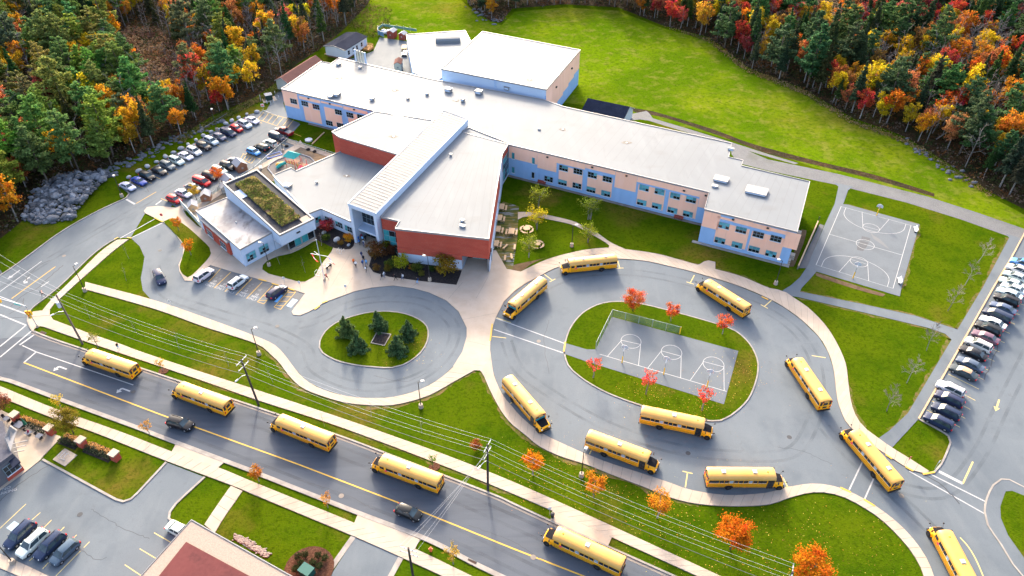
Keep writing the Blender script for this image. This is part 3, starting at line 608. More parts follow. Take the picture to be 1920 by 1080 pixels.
sheet('damp_stain', [(1638,442),(1650,449),(1668,468),(1660,463),(1648,455),(1638,448),(1632,436)], .0535, wet, smooth=True, parent=court)
zc = .158
pline(icourt, [(1124,665),(1362,735)], .12, zc)
for (l0, l1, r0, r1, cc) in [((1139,669),(1165.5,639),(1197,686),(1201,647),(1183,641)),((1214.5,691),(1240,659),(1276,709.5),(1277,669),(1259,661.5)),((1294,714),(1319,679),(1357.5,734),(1357,689),(1337.5,684))]:
    line(icourt, l0, l1, .1, zc+.002); line(icourt, r0, r1, .1, zc+.002); line(icourt, l1, r1, .1, zc+.002)
    C = g(*cc); pline(icourt, [(C[0]+1.9*math.cos(i*.2244), C[1]+1.9*math.sin(i*.2244)) for i in range(28)], .1, zc+.004, closed=True, px=False)
# manholes and drains in the paving
for i, (px, py, par) in enumerate([(1125,640,icourt),(1480,820,busloop),(1010,640,busloop),(1290,850,busloop),(860,700,loop),(520,612,loop),(1690,930,busloop),(300,470,loop),(640,930,street),(250,735,street),(1000,1045,street),(150,965,lot_b),(120,480,drive),(430,290,lot_l)]):
    if par is icourt: continue
    X, Y = g(px, py); zz = .05
    d_ = MB().poly([(X+.42*math.cos(a*.5236), Y+.42*math.sin(a*.5236)) for a in range(12)], zz).build('manhole_cover', tar if i % 2 else kerb_dk, par)
# oil spots in the bays
rs = random.Random(21)
for (px, py) in [(410,520),(430,527),(468,538),(487,545),(1840,712),(1815,745),(1800,770),(1850,690),(1870,640),(80,985),(110,1000),(150,1030),(350,355),(370,345),(310,325),(450,262)]:
    for q in range(3):
        X, Y = g(px+rs.uniform(-6,6), py+rs.uniform(-4,4)); MB().poly([(X+rs.uniform(.15,.4)*math.cos(a*.785), Y+rs.uniform(.15,.4)*math.sin(a*.785)) for a in range(8)], .0468+rs.random()*.001).build('oil_spot', wet, busloop if px > 1500 else (lot_b if py > 900 else loop if py > 500 else lot_l))
# worn grass margins along walks and paths
worn = M('worn_margin', (.105,.075,.028), [((.045,.068,.003), .9, 1.0, .40,.54), ((.14,.105,.05), 2.2, .5)], rough=1, spec=0)
def margin(pts, side, wmax, lab, z=.012):
    P = dens(G(pts), False, .8); n = len(P); rs_ = random.Random(len(pts)*7+int(pts[0][0]))
    W1 = [wmax*max(.12, .5+.9*noise.noise(Vector((p[0]*.25, p[1]*.25, 2.2)))+rs_.uniform(-.25,.25)) for p in P]
    q = []
    for i in range(n):
        a, b = P[max(0,i-1)], P[min(n-1,i+1)]; t = Vector((b[0]-a[0], b[1]-a[1])).normalized(); q.append((P[i][0]-t.y*W1[i]*side, P[i][1]+t.x*W1[i]*side))
    MB().add([(p[0],p[1],z) for p in P]+[(p[0],p[1],z) for p in q], [(i,i+1,n+i+1,n+i) for i in range(n-1)]).build('worn_margin', worn, None, kind='structure', label=lab)
margin([(903,698),(920,735),(940,772),(960,797),(980,812),(1010,837),(1052,857),(1100,872),(1150,892),(1210,915),(1260,935),(1310,946)], -1, .9, 'worn yellowed margin below the bus loop walk')
margin([(1235,478),(1297,495),(1385,518),(1440,541)], 1, 1.0, 'worn margin between the classroom block and the walk')
margin([(1500,547),(1615,570),(1715,592),(1795,618)], 1, .7, 'worn margin above the footpath to the car park'); margin([(1495,558),(1615,586),(1740,616),(1772,627),(1784,638)], -1, .7, 'worn margin below the footpath to the car park')
margin([(1795,618),(1842,540),(1892,446)], 1, .8, 'worn margin beside the upper right footpath'); margin([(1784,637),(1702,775),(1667,808)], -1, .9, 'worn margin beside the lower right footpath')
margin([(1690,541),(1724,421)], -1, .7, 'worn margin right of the basketball court'); margin([(1590,384),(1724,421)], 1, .6, 'worn margin above the basketball court')
margin([(482,646),(507,665),(525,682),(542,705),(565,727),(600,742),(655,757),(720,761),(755,757),(805,742),(850,717),(890,696)], -1, 1.0, 'worn margin below the drop-off loop walk')
margin([(1590,717),(1594,745),(1602,775),(1620,802)], 1, .7, 'worn margin on the right of the bus loop walk')
for k, (a, b) in enumerate(((NW_S[4],NW_S[5]),(NW_S[6],NW_S[7]))): margin([a,b], -1, .6, 'worn verge along the school side of the street' + (' near the second pole' if k == 0 else ' near the third pole'))
# wheel tracks polished into the paving
def trackmat():
    m, nt, b, out = nodes('wheel_track'); tr = N(nt, 'BsdfTransparent'); ms = N(nt, 'MixShader')
    b.inputs['Base Color'].default_value = (.045,.051,.058,1); b.inputs['Roughness'].default_value = .75; b.inputs['Specular IOR Level'].default_value = .15
    L(nt, scl(nt, noise_fac(nt, .25, 5, .35, .75), .24), ms.inputs[0]); L(nt, tr.outputs[0], ms.inputs[1]); L(nt, b.outputs[0], ms.inputs[2]); L(nt, ms.outputs[0], out.inputs[0]); return m
trk = trackmat()
def track(parent, pts, z, gauge=1.9, w=.55):
    P = dens(G(pts), False, 1.5)
    for d in (-gauge/2, gauge/2): pline(parent, offs(P, d, False), w, z, trk, 'wheel_track', px=False)
lerp2 = lambda A, B, t: [(a[0]+(b[0]-a[0])*t, a[1]+(b[1]-a[1])*t) for a, b in zip(resample(A, 14), resample(B, 14))]
track(street, lerp2([(62,640)]+NK[2:], SK[1:], .22), .0245); track(street, lerp2([(62,640)]+NK[2:], SK[1:], .75), .0248)
track(busloop, [(950,640),(965,595),(1005,550),(1080,516),(1180,511),(1290,530),(1400,565),(1480,610),(1525,670),(1535,740),(1520,800),(1480,850),(1380,855),(1260,840),(1130,795),(1020,730),(970,690),(950,640)], .0395)
track(busloop, [(1545,800),(1600,860),(1680,930),(1760,1010),(1800,1085)], .0398); track(busloop, [(1640,900),(1760,925),(1830,860),(1880,760),(1930,660)], .0402)
track(loop, [(290,500),(310,550),(400,585),(500,615),(570,650),(590,690),(650,720),(720,725),(790,705),(840,660),(850,610),(800,570),(730,560),(660,570),(600,600),(560,610)], .0375)
track(drive, [(0,545),(120,470),(250,395),(330,345),(440,280),(510,235)], .0335, 1.6)
# crack sealant snakes
def crack(parent, pts, w, z, mat=tar):
    P = dens(G(pts), False, .5); P = [(p[0]+rnd.uniform(-.12,.12), p[1]+rnd.uniform(-.12,.12)) for p in P]
    pline(parent, P, w, z, mat, 'crack_seal', px=False)
crack(busloop, [(1905,580),(1880,620),(1868,660),(1862,668),(1856,690),(1846,705),(1845,716)], .16, .047)
crack(busloop, [(1030,600),(1020,640),(1030,700)], .05, .047); crack(busloop, [(1460,840),(1500,845),(1560,870)], .05, .047); crack(lot_b, [(170,955),(230,990),(280,1010)], .06, .037); crack(lot_b, [(150,1030),(180,1050),(200,1045)], .06, .037); crack(lot_l, [(420,285),(455,270),(480,255)], .06, .043); crack(street, [(560,900),(640,925),(700,955)], .05, .031); crack(street, [(880,985),(960,1015),(1030,1060)], .05, .031); crack(loop, [(700,705),(760,715),(800,700)], .05, .047)
crack(drive, [(118,498),(90,522),(70,540),(45,553),(20,575)], .15, .036); crack(drive, [(95,488),(75,497),(55,515),(48,528)], .15, .036); crack(drive, [(45,560),(40,575),(15,590)], .12, .036)
crack(lot_b, [(0,940),(40,905),(92,872)], .1, .037); crack(lot_l, [(270,345),(278,360),(268,358)], .1, .043)
crack(busloop, [(1714,882),(1760,905),(1785,930),(1800,946)], .18, .0475)
# ================================================================== THE SCHOOL
school = thing('school_building', 'large school with white flat roofs, brick wedges and pink and blue-grey walls', 'school', (0,0,0))
MZ = 8.65
_win = {}
def window(parent, A, B, u, v, w=2.3, h=1.5, cols=3, rows=2, style='dark', d=.06, name='window', sill=True):
    key = (w, h, cols, rows, sill)
    if key not in _win:
        mb = MB(); t = .05
        mb.box(-w/2, w/2, -.10, 0, -h/2, -h/2+t).box(-w/2, w/2, -.10, 0, h/2-t, h/2).box(-w/2, -w/2+t, -.098, 0, -h/2+t, h/2-t).box(w/2-t, w/2, -.098, 0, -h/2+t, h/2-t)
        for i in range(1, cols): x = -w/2 + w*i/cols; mb.box(x-t/2, x+t/2, -.094, 0, -h/2+t, h/2-t)
        for i in range(1, rows): z = -h/2 + h*i/rows; mb.box(-w/2+t, w/2-t, -.09, 0, z-t/2, z+t/2)
        if sill: mb.mat(1).box(-w/2-.06, w/2+.06, -.16, -.002, -h/2-.10, -h/2-.004)
        pw, ph = w/cols, h/rows
        _win[key] = (mb.mesh('window', [frame_m, sill_m]), MB().box(-pw/2+.03, pw/2-.03, -.05, -.01, -ph/2+.03, ph/2-.03).mesh('pane', glass_d), MB().box(-pw/2+.03, pw/2-.03, -.055, -.01, -ph/2+.03, ph/2-.03).mesh('blind', blind), MB().box(-pw/2+.03, pw/2-.03, -.052, -.01, -ph/2+.03, ph/2-.03).mesh('pane', glass_t))
    fm, pd, bl, gt_ = _win[key]
    e = Vector((B[0]-A[0], B[1]-A[1])).normalized(); n = Vector((e.y, -e.x))
    o = place(name, fm, parent, (A[0]+e.x*u+n.x*d, A[1]+e.y*u+n.y*d, v), math.atan2(e.y, e.x))
    pw, ph = w/cols, h/rows
    for i in range(cols):
        for j in range(rows):
            top = j == rows-1
            if style == 'teal': me = gt_ if rnd.random() < .8 else pd
            elif style == 'mixed': me = (pd if rnd.random() < .75 else gt_)
            elif style == 'blind': me = bl if top or rnd.random() < .25 else pd
            elif style == 'dark': me = bl if (top and rnd.random() < .25) else pd
            else: me = pd
            place('blind' if me is bl else 'pane', me, o, (-w/2+pw*(i+.5), 0, -h/2+ph*(j+.5)))
    return o
def mass(poly, z0, z1, wall, roof, lip=.25, name='wall', par=True, rname='roof', parent=None):
    P = G([(p[0], p[1]) for p in poly], z1) if not par == 'w' else poly
    o = MB().prism(P, z0, z1-.02).build(name, wall, parent or school); uvbox(o)
    r = MB().poly(P, z1).build(rname, roof, parent or school)
    # raised white edge
    kerb(P, r, z1-.25, z1+.16, lip, smooth=False, closed=True, px=False, mat=trim_w, name='roof_edge', off=0.0)
    return P, o, r
MAIN = [(527.5,167),(706,209),(800,231),(954,271),(1329.5,360.5),(1321,392.5),(1494.5,435),(1518,341),(1390,311),(1393,301),(1366,295),(1372,269),(1077.5,205),(1055,200),(1041,195),(1018,187),(815,150),(635,109),(621,119.5),(602.5,115.5)]
PM, main_wall, main_roof = mass(MAIN, 0, MZ, wall_bl, roof_w)
PW, ww, wr = mass([(704,209.3),(622.5,247.5),(636,257),(745,289.5),(800,252),(812,226)], 0, MZ+.1, brick_m, roof_w)
# east wedge: brick upper storey over a cut-back base
WE = [(714,407.5),(749,415),(741,429),(916,449),(941,290),(954,269),(880,240),(835,262)]
PE = G(WE, MZ+.06)
WZ = 3.6
fa, fb = PE[2], PE[3]; fe = Vector((fb[0]-fa[0], fb[1]-fa[1])); FL = fe.length; fe = fe.normalized(); fn = Vector((fe.y, -fe.x))
RC = 14.2      # the entrance recess starts here along the front
cutA = (fa[0]+fe.x*RC, fa[1]+fe.y*RC); inA = (cutA[0]-fn.x*4.2, cutA[1]-fn.y*4.2)
re_ = Vector((PE[4][0]-PE[3][0], PE[4][1]-PE[3][1])).normalized(); inB = (PE[3][0]+re_.x*4.2, PE[3][1]+re_.y*4.2)
o = MB().prism([PE[0],PE[1],PE[2],cutA,inA,inB]+PE[4:], 0, WZ).build('base_wall', wall_lg, school); uvbox(o)
o = MB().prism(PE, WZ-.01, MZ+.04, bottom=True).build('brick_wall', brick_m, school); uvbox(o)
erf = MB().poly(PE, MZ+.06).build('roof', roof_w, school)
kerb(PE, erf, MZ-.2, MZ+.28, .3, smooth=False, closed=True, px=False, mat=trim_w, name='roof_edge')
# brick skirt down to 2.6 m west of the recess, return wall, west glazing
o = MB().fbox(fa, fb, -.02, RC, 2.55, WZ+.3, .0, .12).build('brick_wall', brick_m, school); uvbox(o)
o = MB().fbox(fa, fb, RC-.12, RC, 0, WZ, -4.2, .1).build('recess_wall', trim_w, school)
gl = FL - RC - .5
eB = (inA[0]+fe.x*8, inA[1]+fe.y*8)
window(school, inA, eB, gl/2, 1.75, gl+.4, 3.5, 4, 3, 'mixed', .05, 'entrance_glazing', False)
mb = MB().cyl((*[PE[3][k]-fe[k]*.3-fn[k]*.4 for k in (0,1)], 0), (*[PE[3][k]-fe[k]*.3-fn[k]*.4 for k in (0,1)], WZ), .14, n=8); mb.build('column', trim_w, school)
window(school, PE[0], PE[1], math.dist(PE[0],PE[1])/2+.1, 2.95, math.dist(PE[0],PE[1])-.2, 5.6, 3, 4, 'teal', .1, 'curtain_wall', False)
# right-hand blue return with tall glazing near the inner corner
ra, rb = PE[3], PE[4]
RL = math.dist(ra, rb)
o = MB().fbox(ra, rb, 0.2, RL, 0, 2.4, .0, .08).build('base_wall', wall_lg, school)
for u in (8.5, 16, 24): window(school, ra, rb, u, 1.5, 1.1, 2.0, 1, 2, 'dark', .08)
window(school, PE[4], PE[5], math.dist(PE[4],PE[5])/2, 3.9, math.dist(PE[4],PE[5])*.8, 6.2, 3, 4, 'mixed', .05, 'curtain_wall', False)
o = MB().fbox(ra, rb, RL-7, RL, WZ, MZ-.3, .01, .1).build('end_wall', wall_lg, school)
# ---- long facade
def panels(A, B, rects, off, sc):
    for (x0, y0, x1, y1) in rects:
        u0, v1 = wuv(A, B, off[0]+x0/sc, off[1]+y0/sc); u1, v0 = wuv(A, B, off[0]+x1/sc, off[1]+y1/sc)
        v1 = min(v1, MZ-.28); v0 = max(v0, .6); u0 = max(u0, .05)
        if u1-u0 < .2 or v1-v0 < .2: continue
        MB().fbox(A, B, u0+.02, u1-.02, v0, v1, .005, .06).build('wall_panel', wall_pk, school)
LA, LB = PM[3], PM[4]
panels(LA, LB, [(236,215,600,470),(605,300,845,570),(853,358,1215,535),(1222,450,1602,605),(880,478,1172,800),(1250,572,1548,892),(1610,550,1862,825)], (920,240), 6.857)
panels(LA, LB, [(943,238,1168,338),(1172,295,1408,398),(950,300,1130,500),(1182,358,1374,562),(1416,352,1476,490)], (960,270), 4)
for (x, y) in [(1057,315),(1084,321),(1111,328),(1139,335.5),(1208,352),(1237,359),(1266,367),(1296,374)]:
    u, v = wuv(LA, LB, x, y); window(school, LA, LB, u, v, style='blind' if x > 1200 else 'dark')
for (x, y) in [(1029,335.5),(1055,342),(1082,348),(1108.5,355.5),(1136,362.5),(1203.5,379.5),(1231.5,386),(1261,394),(1290,401)]:
    u, v = wuv(LA, LB, x, y); window(school, LA, LB, u, v, style='dark' if x in (1029,1082) else 'blind')
for (x, y) in [(962.7,291.8),(1000.6,301),(962.7,318.3),(999.8,328)]:
    u, v = wuv(LA, LB, x, y); window(school, LA, LB, u, v, .75, 1.7, 1, 1, 'teal')
# block facade
BA, BB = PM[5], PM[6]
panels(BA, BB, [(556,366,725,625),(720,440,935,522),(940,470,1165,585),(1170,530,1395,645),(1400,590,1635,695),(1612,640,1740,885),(725,516,1075,876),(1168,634,1515,996)], (1240,340), 6.857)
for (x, y) in [(1357.8,422.7),(1389.8,430.7),(1422,439.5),(1455,447)]:
    u, v = wuv(BA, BB, x, y); window(school, BA, BB, u, v, style='blind' if x < 1400 else 'dark')
for (x, y) in [(1350,450.5),(1382,459),(1414,467),(1445.6,475.6)]:
    u, v = wuv(BA, BB, x, y); window(school, BA, BB, u, v, style='blind')
# north-west facade
NA, NB = PM[0], PM[1]
panels(NA, NB, [(190,190,428,440),(412,268,690,372),(694,335,975,425),(980,400,1300,515),(455,340,716,640),(735,410,990,690),(1034,482,1290,750)], (500,140), 6.857)
for (x, y) in [(551,189.6),(571.8,194),(593,200),(635,210),(656.5,215.4),(677,219.5),(618,230.7),(638.5,235)]:
    u, v = wuv(NA, NB, x, y); window(school, NA, NB, u, v, style='none')
# wall lamps on the facades
for A, B, pts in ((LA, LB, [(1027,294),(1111,313),(1175,329),(1283,357),(1324,366)]), (BA, BB, [(1375,411),(1440,427)]), (NA, NB, [(579,184),(619,194),(664.5,205)])):
    for p in pts:
        u, v = wuv(A, B, *p); MB().fbox(A, B, u-.25, u+.25, v-.15, v+.15, .06, .35).build('wall_lamp', black_m, school)
# plinth strips
MB().fbox(LA, LB, 0, math.dist(LA,LB), 0, .12, .08, .9).build('plinth', kerb_dk, school); MB().fbox(BA, BB, -1.2, math.dist(BA,BB)+.5, 0, .12, .08, .9).build('plinth', kerb_m, school); MB().fbox(NA, NB, 8, math.dist(NA,NB), 0, .1, .08, .9).build('plinth', kerb_dk, school)
# ---- gymnasium and rear wing
PG, gw, gr_ = mass([(827.5,129),(905,59.5),(1087.5,94),(1024,168)], 0, 11, metal_bl, roof_w, .35)
ga, gb = PG[3], PG[2]; GLn = math.dist(ga, gb)
if True:
    npn = 6
    for i in range(npn):
        u0, u1 = GLn*i/npn, GLn*(i+1)/npn
        lo = 1.6 + 4.4*(i/npn)
        MB().fbox(ga, gb, u0+.03, u1-.03, lo, 10.7, .0, .07).build('wall_panel', wall_pk, school)
    MB().fbox(ga, gb, 0, GLn, 0, 9.2, -.3, .02).build('lower_wall', wall_bl, school)
    for u in (8, 22): MB().fbox(ga, gb, u-.3, u+.3, 8.2, 8.6, .07, .45).build('wall_lamp', black_m, school)
PB, bw, br_ = mass([(762,65),(872.5,57.5),(881,75),(900,110),(830,145),(815,151),(775,136)], 0, 6.4, wall_bl, roof_w)
# ---- raised entrance spine
SZ = 10.4
PS = G([(652.5,382),(704,401),(877,224),(830,208)], SZ)
s0 = Vector(PS[0]); s1 = Vector(PS[1]); s2 = Vector(PS[2]); s3 = Vector(PS[3])
axis = ((s2+s3)/2-(s0+s1)/2).normalized()
back = lambda p, d: (p.x+axis.x*d, p.y+axis.y*d)
roofs = MB().prism([tuple(s0),tuple(s1),tuple(s2),tuple(s3)], SZ-.9, SZ, bottom=True).build('spine_roof', metal_bl, school); uvbox(roofs)
rp = MB().poly([tuple(s0),tuple(s1),tuple(s2),tuple(s3)], SZ+.02).build('standing_seam_roof', metal_rf, school)
uv = rp.data.uv_layers.new(name='UVMap'); 
for li in rp.data.polygons[0].loop_indices:
    co = rp.data.vertices[rp.data.loops[li].vertex_index].co; uv.data[li].uv = (co.x*axis.x+co.y*axis.y, 0)
# seams as low ribs
acr = (s1-s0).normalized(); wS = (s1-s0).length; lenS = (s3-s0).length
seam = MB().beam((0,0,0), (wS-.15,0,0), .06, .09).mesh('seam', trim_w)
for i in range(1, 44):
    t = i/44; a = s0.lerp(s3, t); b = s1.lerp(s2, t)
    place('roof_seam', seam, rp, (a.x, a.y, SZ+.05), math.atan2((b-a).y, (b-a).x), ((b-a).length/wS, 1, 1))
kerb([tuple(s0),tuple(s1),tuple(s2),tuple(s3)], rp, SZ-.5, SZ+.12, .25, smooth=False, closed=True, px=False, mat=wall_lg, name='roof_edge')
q0, q1 = back(s0,3.6), back(s1,3.6)
body = MB().prism([q0, q1, tuple(s2), tuple(s3)], 0, SZ-.9).build('spine_wall', metal_bl, school); uvbox(body)
for p in (s0, s1):
    sgn = 1 if p is s0 else -1
    a = Vector(p); b = a + acr*sgn*.75
    f = MB().prism([tuple(a), tuple(b), (b.x+axis.x*3.7, b.y+axis.y*3.7), (a.x+axis.x*3.7, a.y+axis.y*3.7)], 0, SZ-.9).build('portal_fin', metal_bl, school); uvbox(f)
qa = Vector(q0)+acr*.75; qb = Vector(q1)-acr*.75; ql = (qb-qa).length
window(school, tuple(qa), tuple(qb), ql/2, 6.6, ql, 5.6, 5, 4, 'mixed', .05, 'curtain_wall', False)
window(school, tuple(qa), tuple(qb), ql/2, 1.35, ql*.9, 2.7, 4, 2, 'dark', .05, 'entrance_doors', False)
cn = MB().prism([(qa.x+acr.x*.05, qa.y+acr.y*.05), (qb.x-acr.x*.05, qb.y-acr.y*.05), (qb.x-acr.x*.05-axis.x*2.4, qb.y-acr.y*.05-axis.y*2.4), (qa.x+acr.x*.05-axis.x*2.4, qa.y+acr.y*.05-axis.y*2.4)], 3.0, 3.45, bottom=True).build('canopy', wall_lg, school)
# ---- low south-west wing
PL, lw, lr = mass([(640,284),(722,309),(716,330),(664,418),(656,414.5),(602.5,391),(578,401),(512,329),(546,315),(555,321)], 0, 4.3, wall_lg, roof_w)
la, lb = PL[5], PL[4]
for (x, y) in [(617,414),(637,424.5),(655,434)]:
    u, v = wuv(la, lb, x, y); window(school, la, lb, u, 1.9, 2.2, 1.5, 3, 2, 'mixed')
la2, lb2 = PL[6], PL[5]
window(school, la2, lb2, math.dist(la2,lb2)*.6, 1.9, 1.4, 1.5, 2, 2, 'mixed')
# ---- front-left block
PF, fw, fr_ = mass([(367.5,395),(425,371),(509,436),(451,467.5)], 0, 4.75, wall_lg, roof_stain, .3)
fl0, fl1 = PF[0], PF[3]; FLn = math.dist(fl0, fl1)
o = MB().fbox(fl0, fl1, 3.2, 15.0, .5, 3.9, .0, .5).build('brick_bay', brick_m, school); uvbox(o)
MB().fbox(fl0, fl1, 2.9, 15.3, 3.9, 4.2, .0, .75).build('bay_canopy', trim_w, school)
for u in (6.0, 12.2): window(school, fl0, fl1, u, 1.8, 2.6, 1.7, 3, 2, 'none', .5)
ff0, ff1 = PF[3], PF[2]
for (x, y) in [(471.7,483.5),(495,468.5)]:
    u, v = wuv(ff0, ff1, x, y); window(school, ff0, ff1, u, 1.95, 2.3, 2.0, 3, 3, 'blind')
MB().cyl((*g(443,418,4.75), 4.75), (*g(443,418,4.75), 5.15), .12).build('roof_vent', grey_m, school)
# ---- box with the planted roof, rising to the back
gz = {0: 8.8, 1: 8.8, 2: 5.75, 3: 5.75}
PGr = [g(418,344,8.8), g(482,317,8.8), g(588,409,5.75), g(524,441,5.75)]
zt = [8.8, 8.8, 5.75, 5.75]
ctr = (sum(p[0] for p in PGr)/4, sum(p[1] for p in PGr)/4)
fl = Vector((PGr[3][0]-PGr[0][0], PGr[3][1]-PGr[0][1])); fLn = fl.length; fl = fl.normalized(); fx = Vector((PGr[1][0]-PGr[0][0], PGr[1][1]-PGr[0][1])); fXn = fx.length; fx = fx.normalized()
FP = lambda u, w, dz: (PGr[0][0]+fl.x*u+fx.x*w, PGr[0][1]+fl.y*u+fx.y*w, 8.8+(5.75-8.8)*u/fLn+dz)
def slab(u0, u1, w0, w1, d0, d1):
    return MB().hexa([FP(u0,w0,d0),FP(u1,w0,d0),FP(u1,w1,d0),FP(u0,w1,d0)], [FP(u0,w0,d1),FP(u1,w0,d1),FP(u1,w1,d1),FP(u0,w1,d1)])
box_wall = MB().hexa([(*FP(0,0,0)[:2],0),(*FP(fLn-3.4,0,0)[:2],0),(*FP(fLn-3.4,fXn,0)[:2],0),(*FP(0,fXn,0)[:2],0)], [FP(0,0,-.42),FP(fLn-3.4,0,-.42),FP(fLn-3.4,fXn,-.42),FP(0,fXn,-.42)]).build('box_wall', metal_bl, school); uvbox(box_wall)
front = MB().hexa([(*FP(fLn-3.5,0,0)[:2],2.9),(*FP(fLn,0,0)[:2],2.9),(*FP(fLn,fXn,0)[:2],2.9),(*FP(fLn-3.5,fXn,0)[:2],2.9)], [FP(fLn-3.5,0,-.41),FP(fLn,0,-.41),FP(fLn,fXn,-.41),FP(fLn-3.5,fXn,-.41)]).build('overhang', metal_bl, school); uvbox(front)
deck = slab(.3, fLn-.3, .3, fXn-.3, -.4, -.25).build('roof', M('dark_membrane', (.014,.016,.024), [((.03,.033,.04), .8, .5)], rough=.8, spec=.2), school)
for (u0,u1,w0,w1) in [(0,.32,0,fXn),(fLn-.32,fLn,0,fXn),(.321,fLn-.321,0,.32),(.321,fLn-.321,fXn-.32,fXn)]: slab(u0,u1,w0,w1,-.42,.02).build('roof_edge', trim_w, deck)
slab(1.8, fLn-2.2, 2.0, fXn-2.0, -.25, -.05).build('planting_tray', soil, deck)
mb = MB(); rr = random.Random(5)
for i in range(5200):
    u, w = rr.uniform(1.8, fLn-2.2), rr.uniform(2.0, fXn-2.0)
    hN = noise.noise(Vector((u*.45, w*.45, 3)))
    if hN < -.42: continue
    mb.mat(0 if hN + rr.uniform(-.35,.35) > .1 else (1 if rr.random() < .75 else 2))
    x, y, z = FP(u, w, -.06); s = rr.uniform(.12,.3); hh = rr.uniform(.12,.4)*(1+hN)
    a = rr.uniform(0, 6.28); dx, dy = math.cos(a)*s, math.sin(a)*s; lx, ly = rr.uniform(-.2,.2), rr.uniform(-.2,.2)
    mb.add([(x-dx,y-dy,z),(x+dx,y+dy,z),(x+dx*.6+lx,y+dy*.6+ly,z+hh),(x-dx*.6+lx,y-dy*.6+ly,z+hh)], [(0,1,2,3)])
mb.build('roof_plants', [M('sedum_straw', (.30,.24,.085), objrand=0, trans=.3), M('sedum_green', (.16,.19,.035), trans=.3), M('sedum_brown', (.14,.085,.04), trans=.2)], deck, kind='stuff')
slab(fLn-2.1, fLn-.4, fXn-2.6, fXn-.5, -.22, -.12).build('roof_pavers', concrete, deck); slab(4.0, 7.0, .4, 1.9, -.22, -.12).build('roof_pavers', wall_lg, deck)
# glazed lower front of the box
gA = FP(fLn-1.0, 1.8, 0)[:2]; gB = FP(fLn-1.0, fXn-.2, 0)[:2]; GB = math.dist(gA, gB)
for k in range(2): window(school, gA, gB, GB*(k+.5)/2, 1.6, GB/2-.25, 2.5, 2, 1, 'mixed', .0, 'shop_window', False)
MB().fbox(gA, gB, 0, GB, 0, .35, -.4, .5).build('plinth', concrete, school)
for u in (0, GB/2, GB): MB().fbox(gA, gB, u-.12, u+.12, .35, 2.95, -.1, .1).build('column', trim_w, school)
MB().fbox(FP(fLn,0,0)[:2], FP(fLn,fXn,0)[:2], 3.9, 4.8, 4.2, 4.45, .0, .25).build('wall_lamp', black_m, school)
# ---- membrane seams
seam_m = M('membrane_seam', (.122,.124,.127), rough=.8, spec=.1)
def seams(roof, a0, a1, b0, b1, n, z, skip=0):
    A0, A1, B0, B1 = Vector(g(*a0, z)), Vector(g(*a1, z)), Vector(g(*b0, z)), Vector(g(*b1, z))
    for i in range(1, n):
        p, q = A0.lerp(A1, i/n), B0.lerp(B1, i/n); line(roof, tuple(p), tuple(q), .06, z+.005, seam_m, 'membrane_seam', px=False)
seams(main_roof, (990,262),(1326,343),(1052,203),(1366,276), 20, MZ); seams(main_roof, (535,163),(705,204),(608,118),(780,146), 11, MZ)
seams(erf, (752,414),(930,437),(850,275),(936,292), 11, MZ+.06); seams(gr_, (835,130),(1018,164),(908,64),(1080,95), 12, 11); seams(lr, (612,391),(658,410),(640,292),(716,312), 6, 4.3); seams(main_roof, (1332,392),(1490,429),(1390,315),(1512,343), 9, MZ)
# ---- roof units, vents, drains
def unit(px, py, z, w, d, h, rz=R(-25), nm='roof_unit', mat=trim_w):
    x, y = g(px, py, z)
    mb = MB().box(-w/2, w/2, -d/2, d/2, .12, h).box(-w/2+.1, w/2-.1, -d/2+.1, d/2-.1, 0, .12).box(-w/2-.06, w/2+.06, -d/2-.06, d/2+.06, h, h+.08)
    mb.mat(1).box(-w/2+.15, w/2-.15, -d/2-.02, -d/2+.01, h*.3, h*.8)
    return mb.build(nm, [mat, wall_lg], school, loc=(x, y, z), rz=rz)
for a in [(841,172,MZ,1.8,1.4,1.0),(898,176,MZ,1.8,1.4,1.0),(951,168,MZ,1.5,1.2,.9),(620,183,MZ,1.2,1.2,.6),(632,180,MZ,1.6,1.6,.8),(698,188,MZ,1.0,1.0,.7),(801,178,MZ,.8,.8,.6),(868,190,MZ,.9,.9,.8),(635,122,MZ,1.2,1.2,.6),(675,128,MZ,.9,.9,.5),(1352,338,MZ,3.2,2.2,.5),(1418,360,MZ,4.6,3.0,.5),(867,415,MZ+.06,.8,.6,.4),(867,425,MZ+.06,1.2,.7,.35),(540,350,4.3,1.8,1.2,.6),(905,157,MZ,.6,.6,.4),(1370,282,MZ,1.4,.6,.6),(1340,350,MZ,1.2,1.0,.3),(1011,243,MZ,.6,.6,.3),(845,292,MZ+.06,.5,.5,.5),(594,343,4.3,.5,.5,.4),(765,186,MZ,.7,.7,.5)]: unit(*a)
# vaulted rooflight on the rear wing
cx, cy = g(840,78,6.4); mb = MB(); prof = [(-1.6,0),(-1.5,.8),(-1.0,1.3),(0,1.5),(1.0,1.3),(1.5,.8),(1.6,0)]
mb.hexa([(-4,y,z) for y, z in prof][::-1], [(4,y,z) for y, z in prof][::-1]); mb.build('rooflight', roof_w, school, loc=(cx,cy,6.4), rz=R(6))
# roof drains
for px, py, z in [(637,147,MZ),(740,170,MZ),(855,189,MZ),(738,256,MZ+.1),(650,330,4.3),(1055,243,MZ),(1175,268,MZ),(993,150,11)]:
    x, y = g(px, py, z); pts = [(x+rnd.uniform(.5,1.1)*math.cos(i*.7854)*1.4, y+rnd.uniform(.5,1.1)*math.sin(i*.7854)) for i in range(8)]
    d = MB().poly(dens(pts, True, .5), z+.006).build('drain_stain', M('drain_dirt', (.33,.29,.25), [((.5,.48,.46), 1.2, .8)], rough=.9) if 'drain_dirt' not in bpy.data.materials else bpy.data.materials['drain_dirt'], school)
    MB().cyl((x,y,z),(x,y,z+.12),.18).build('roof_drain', grey_m, school)
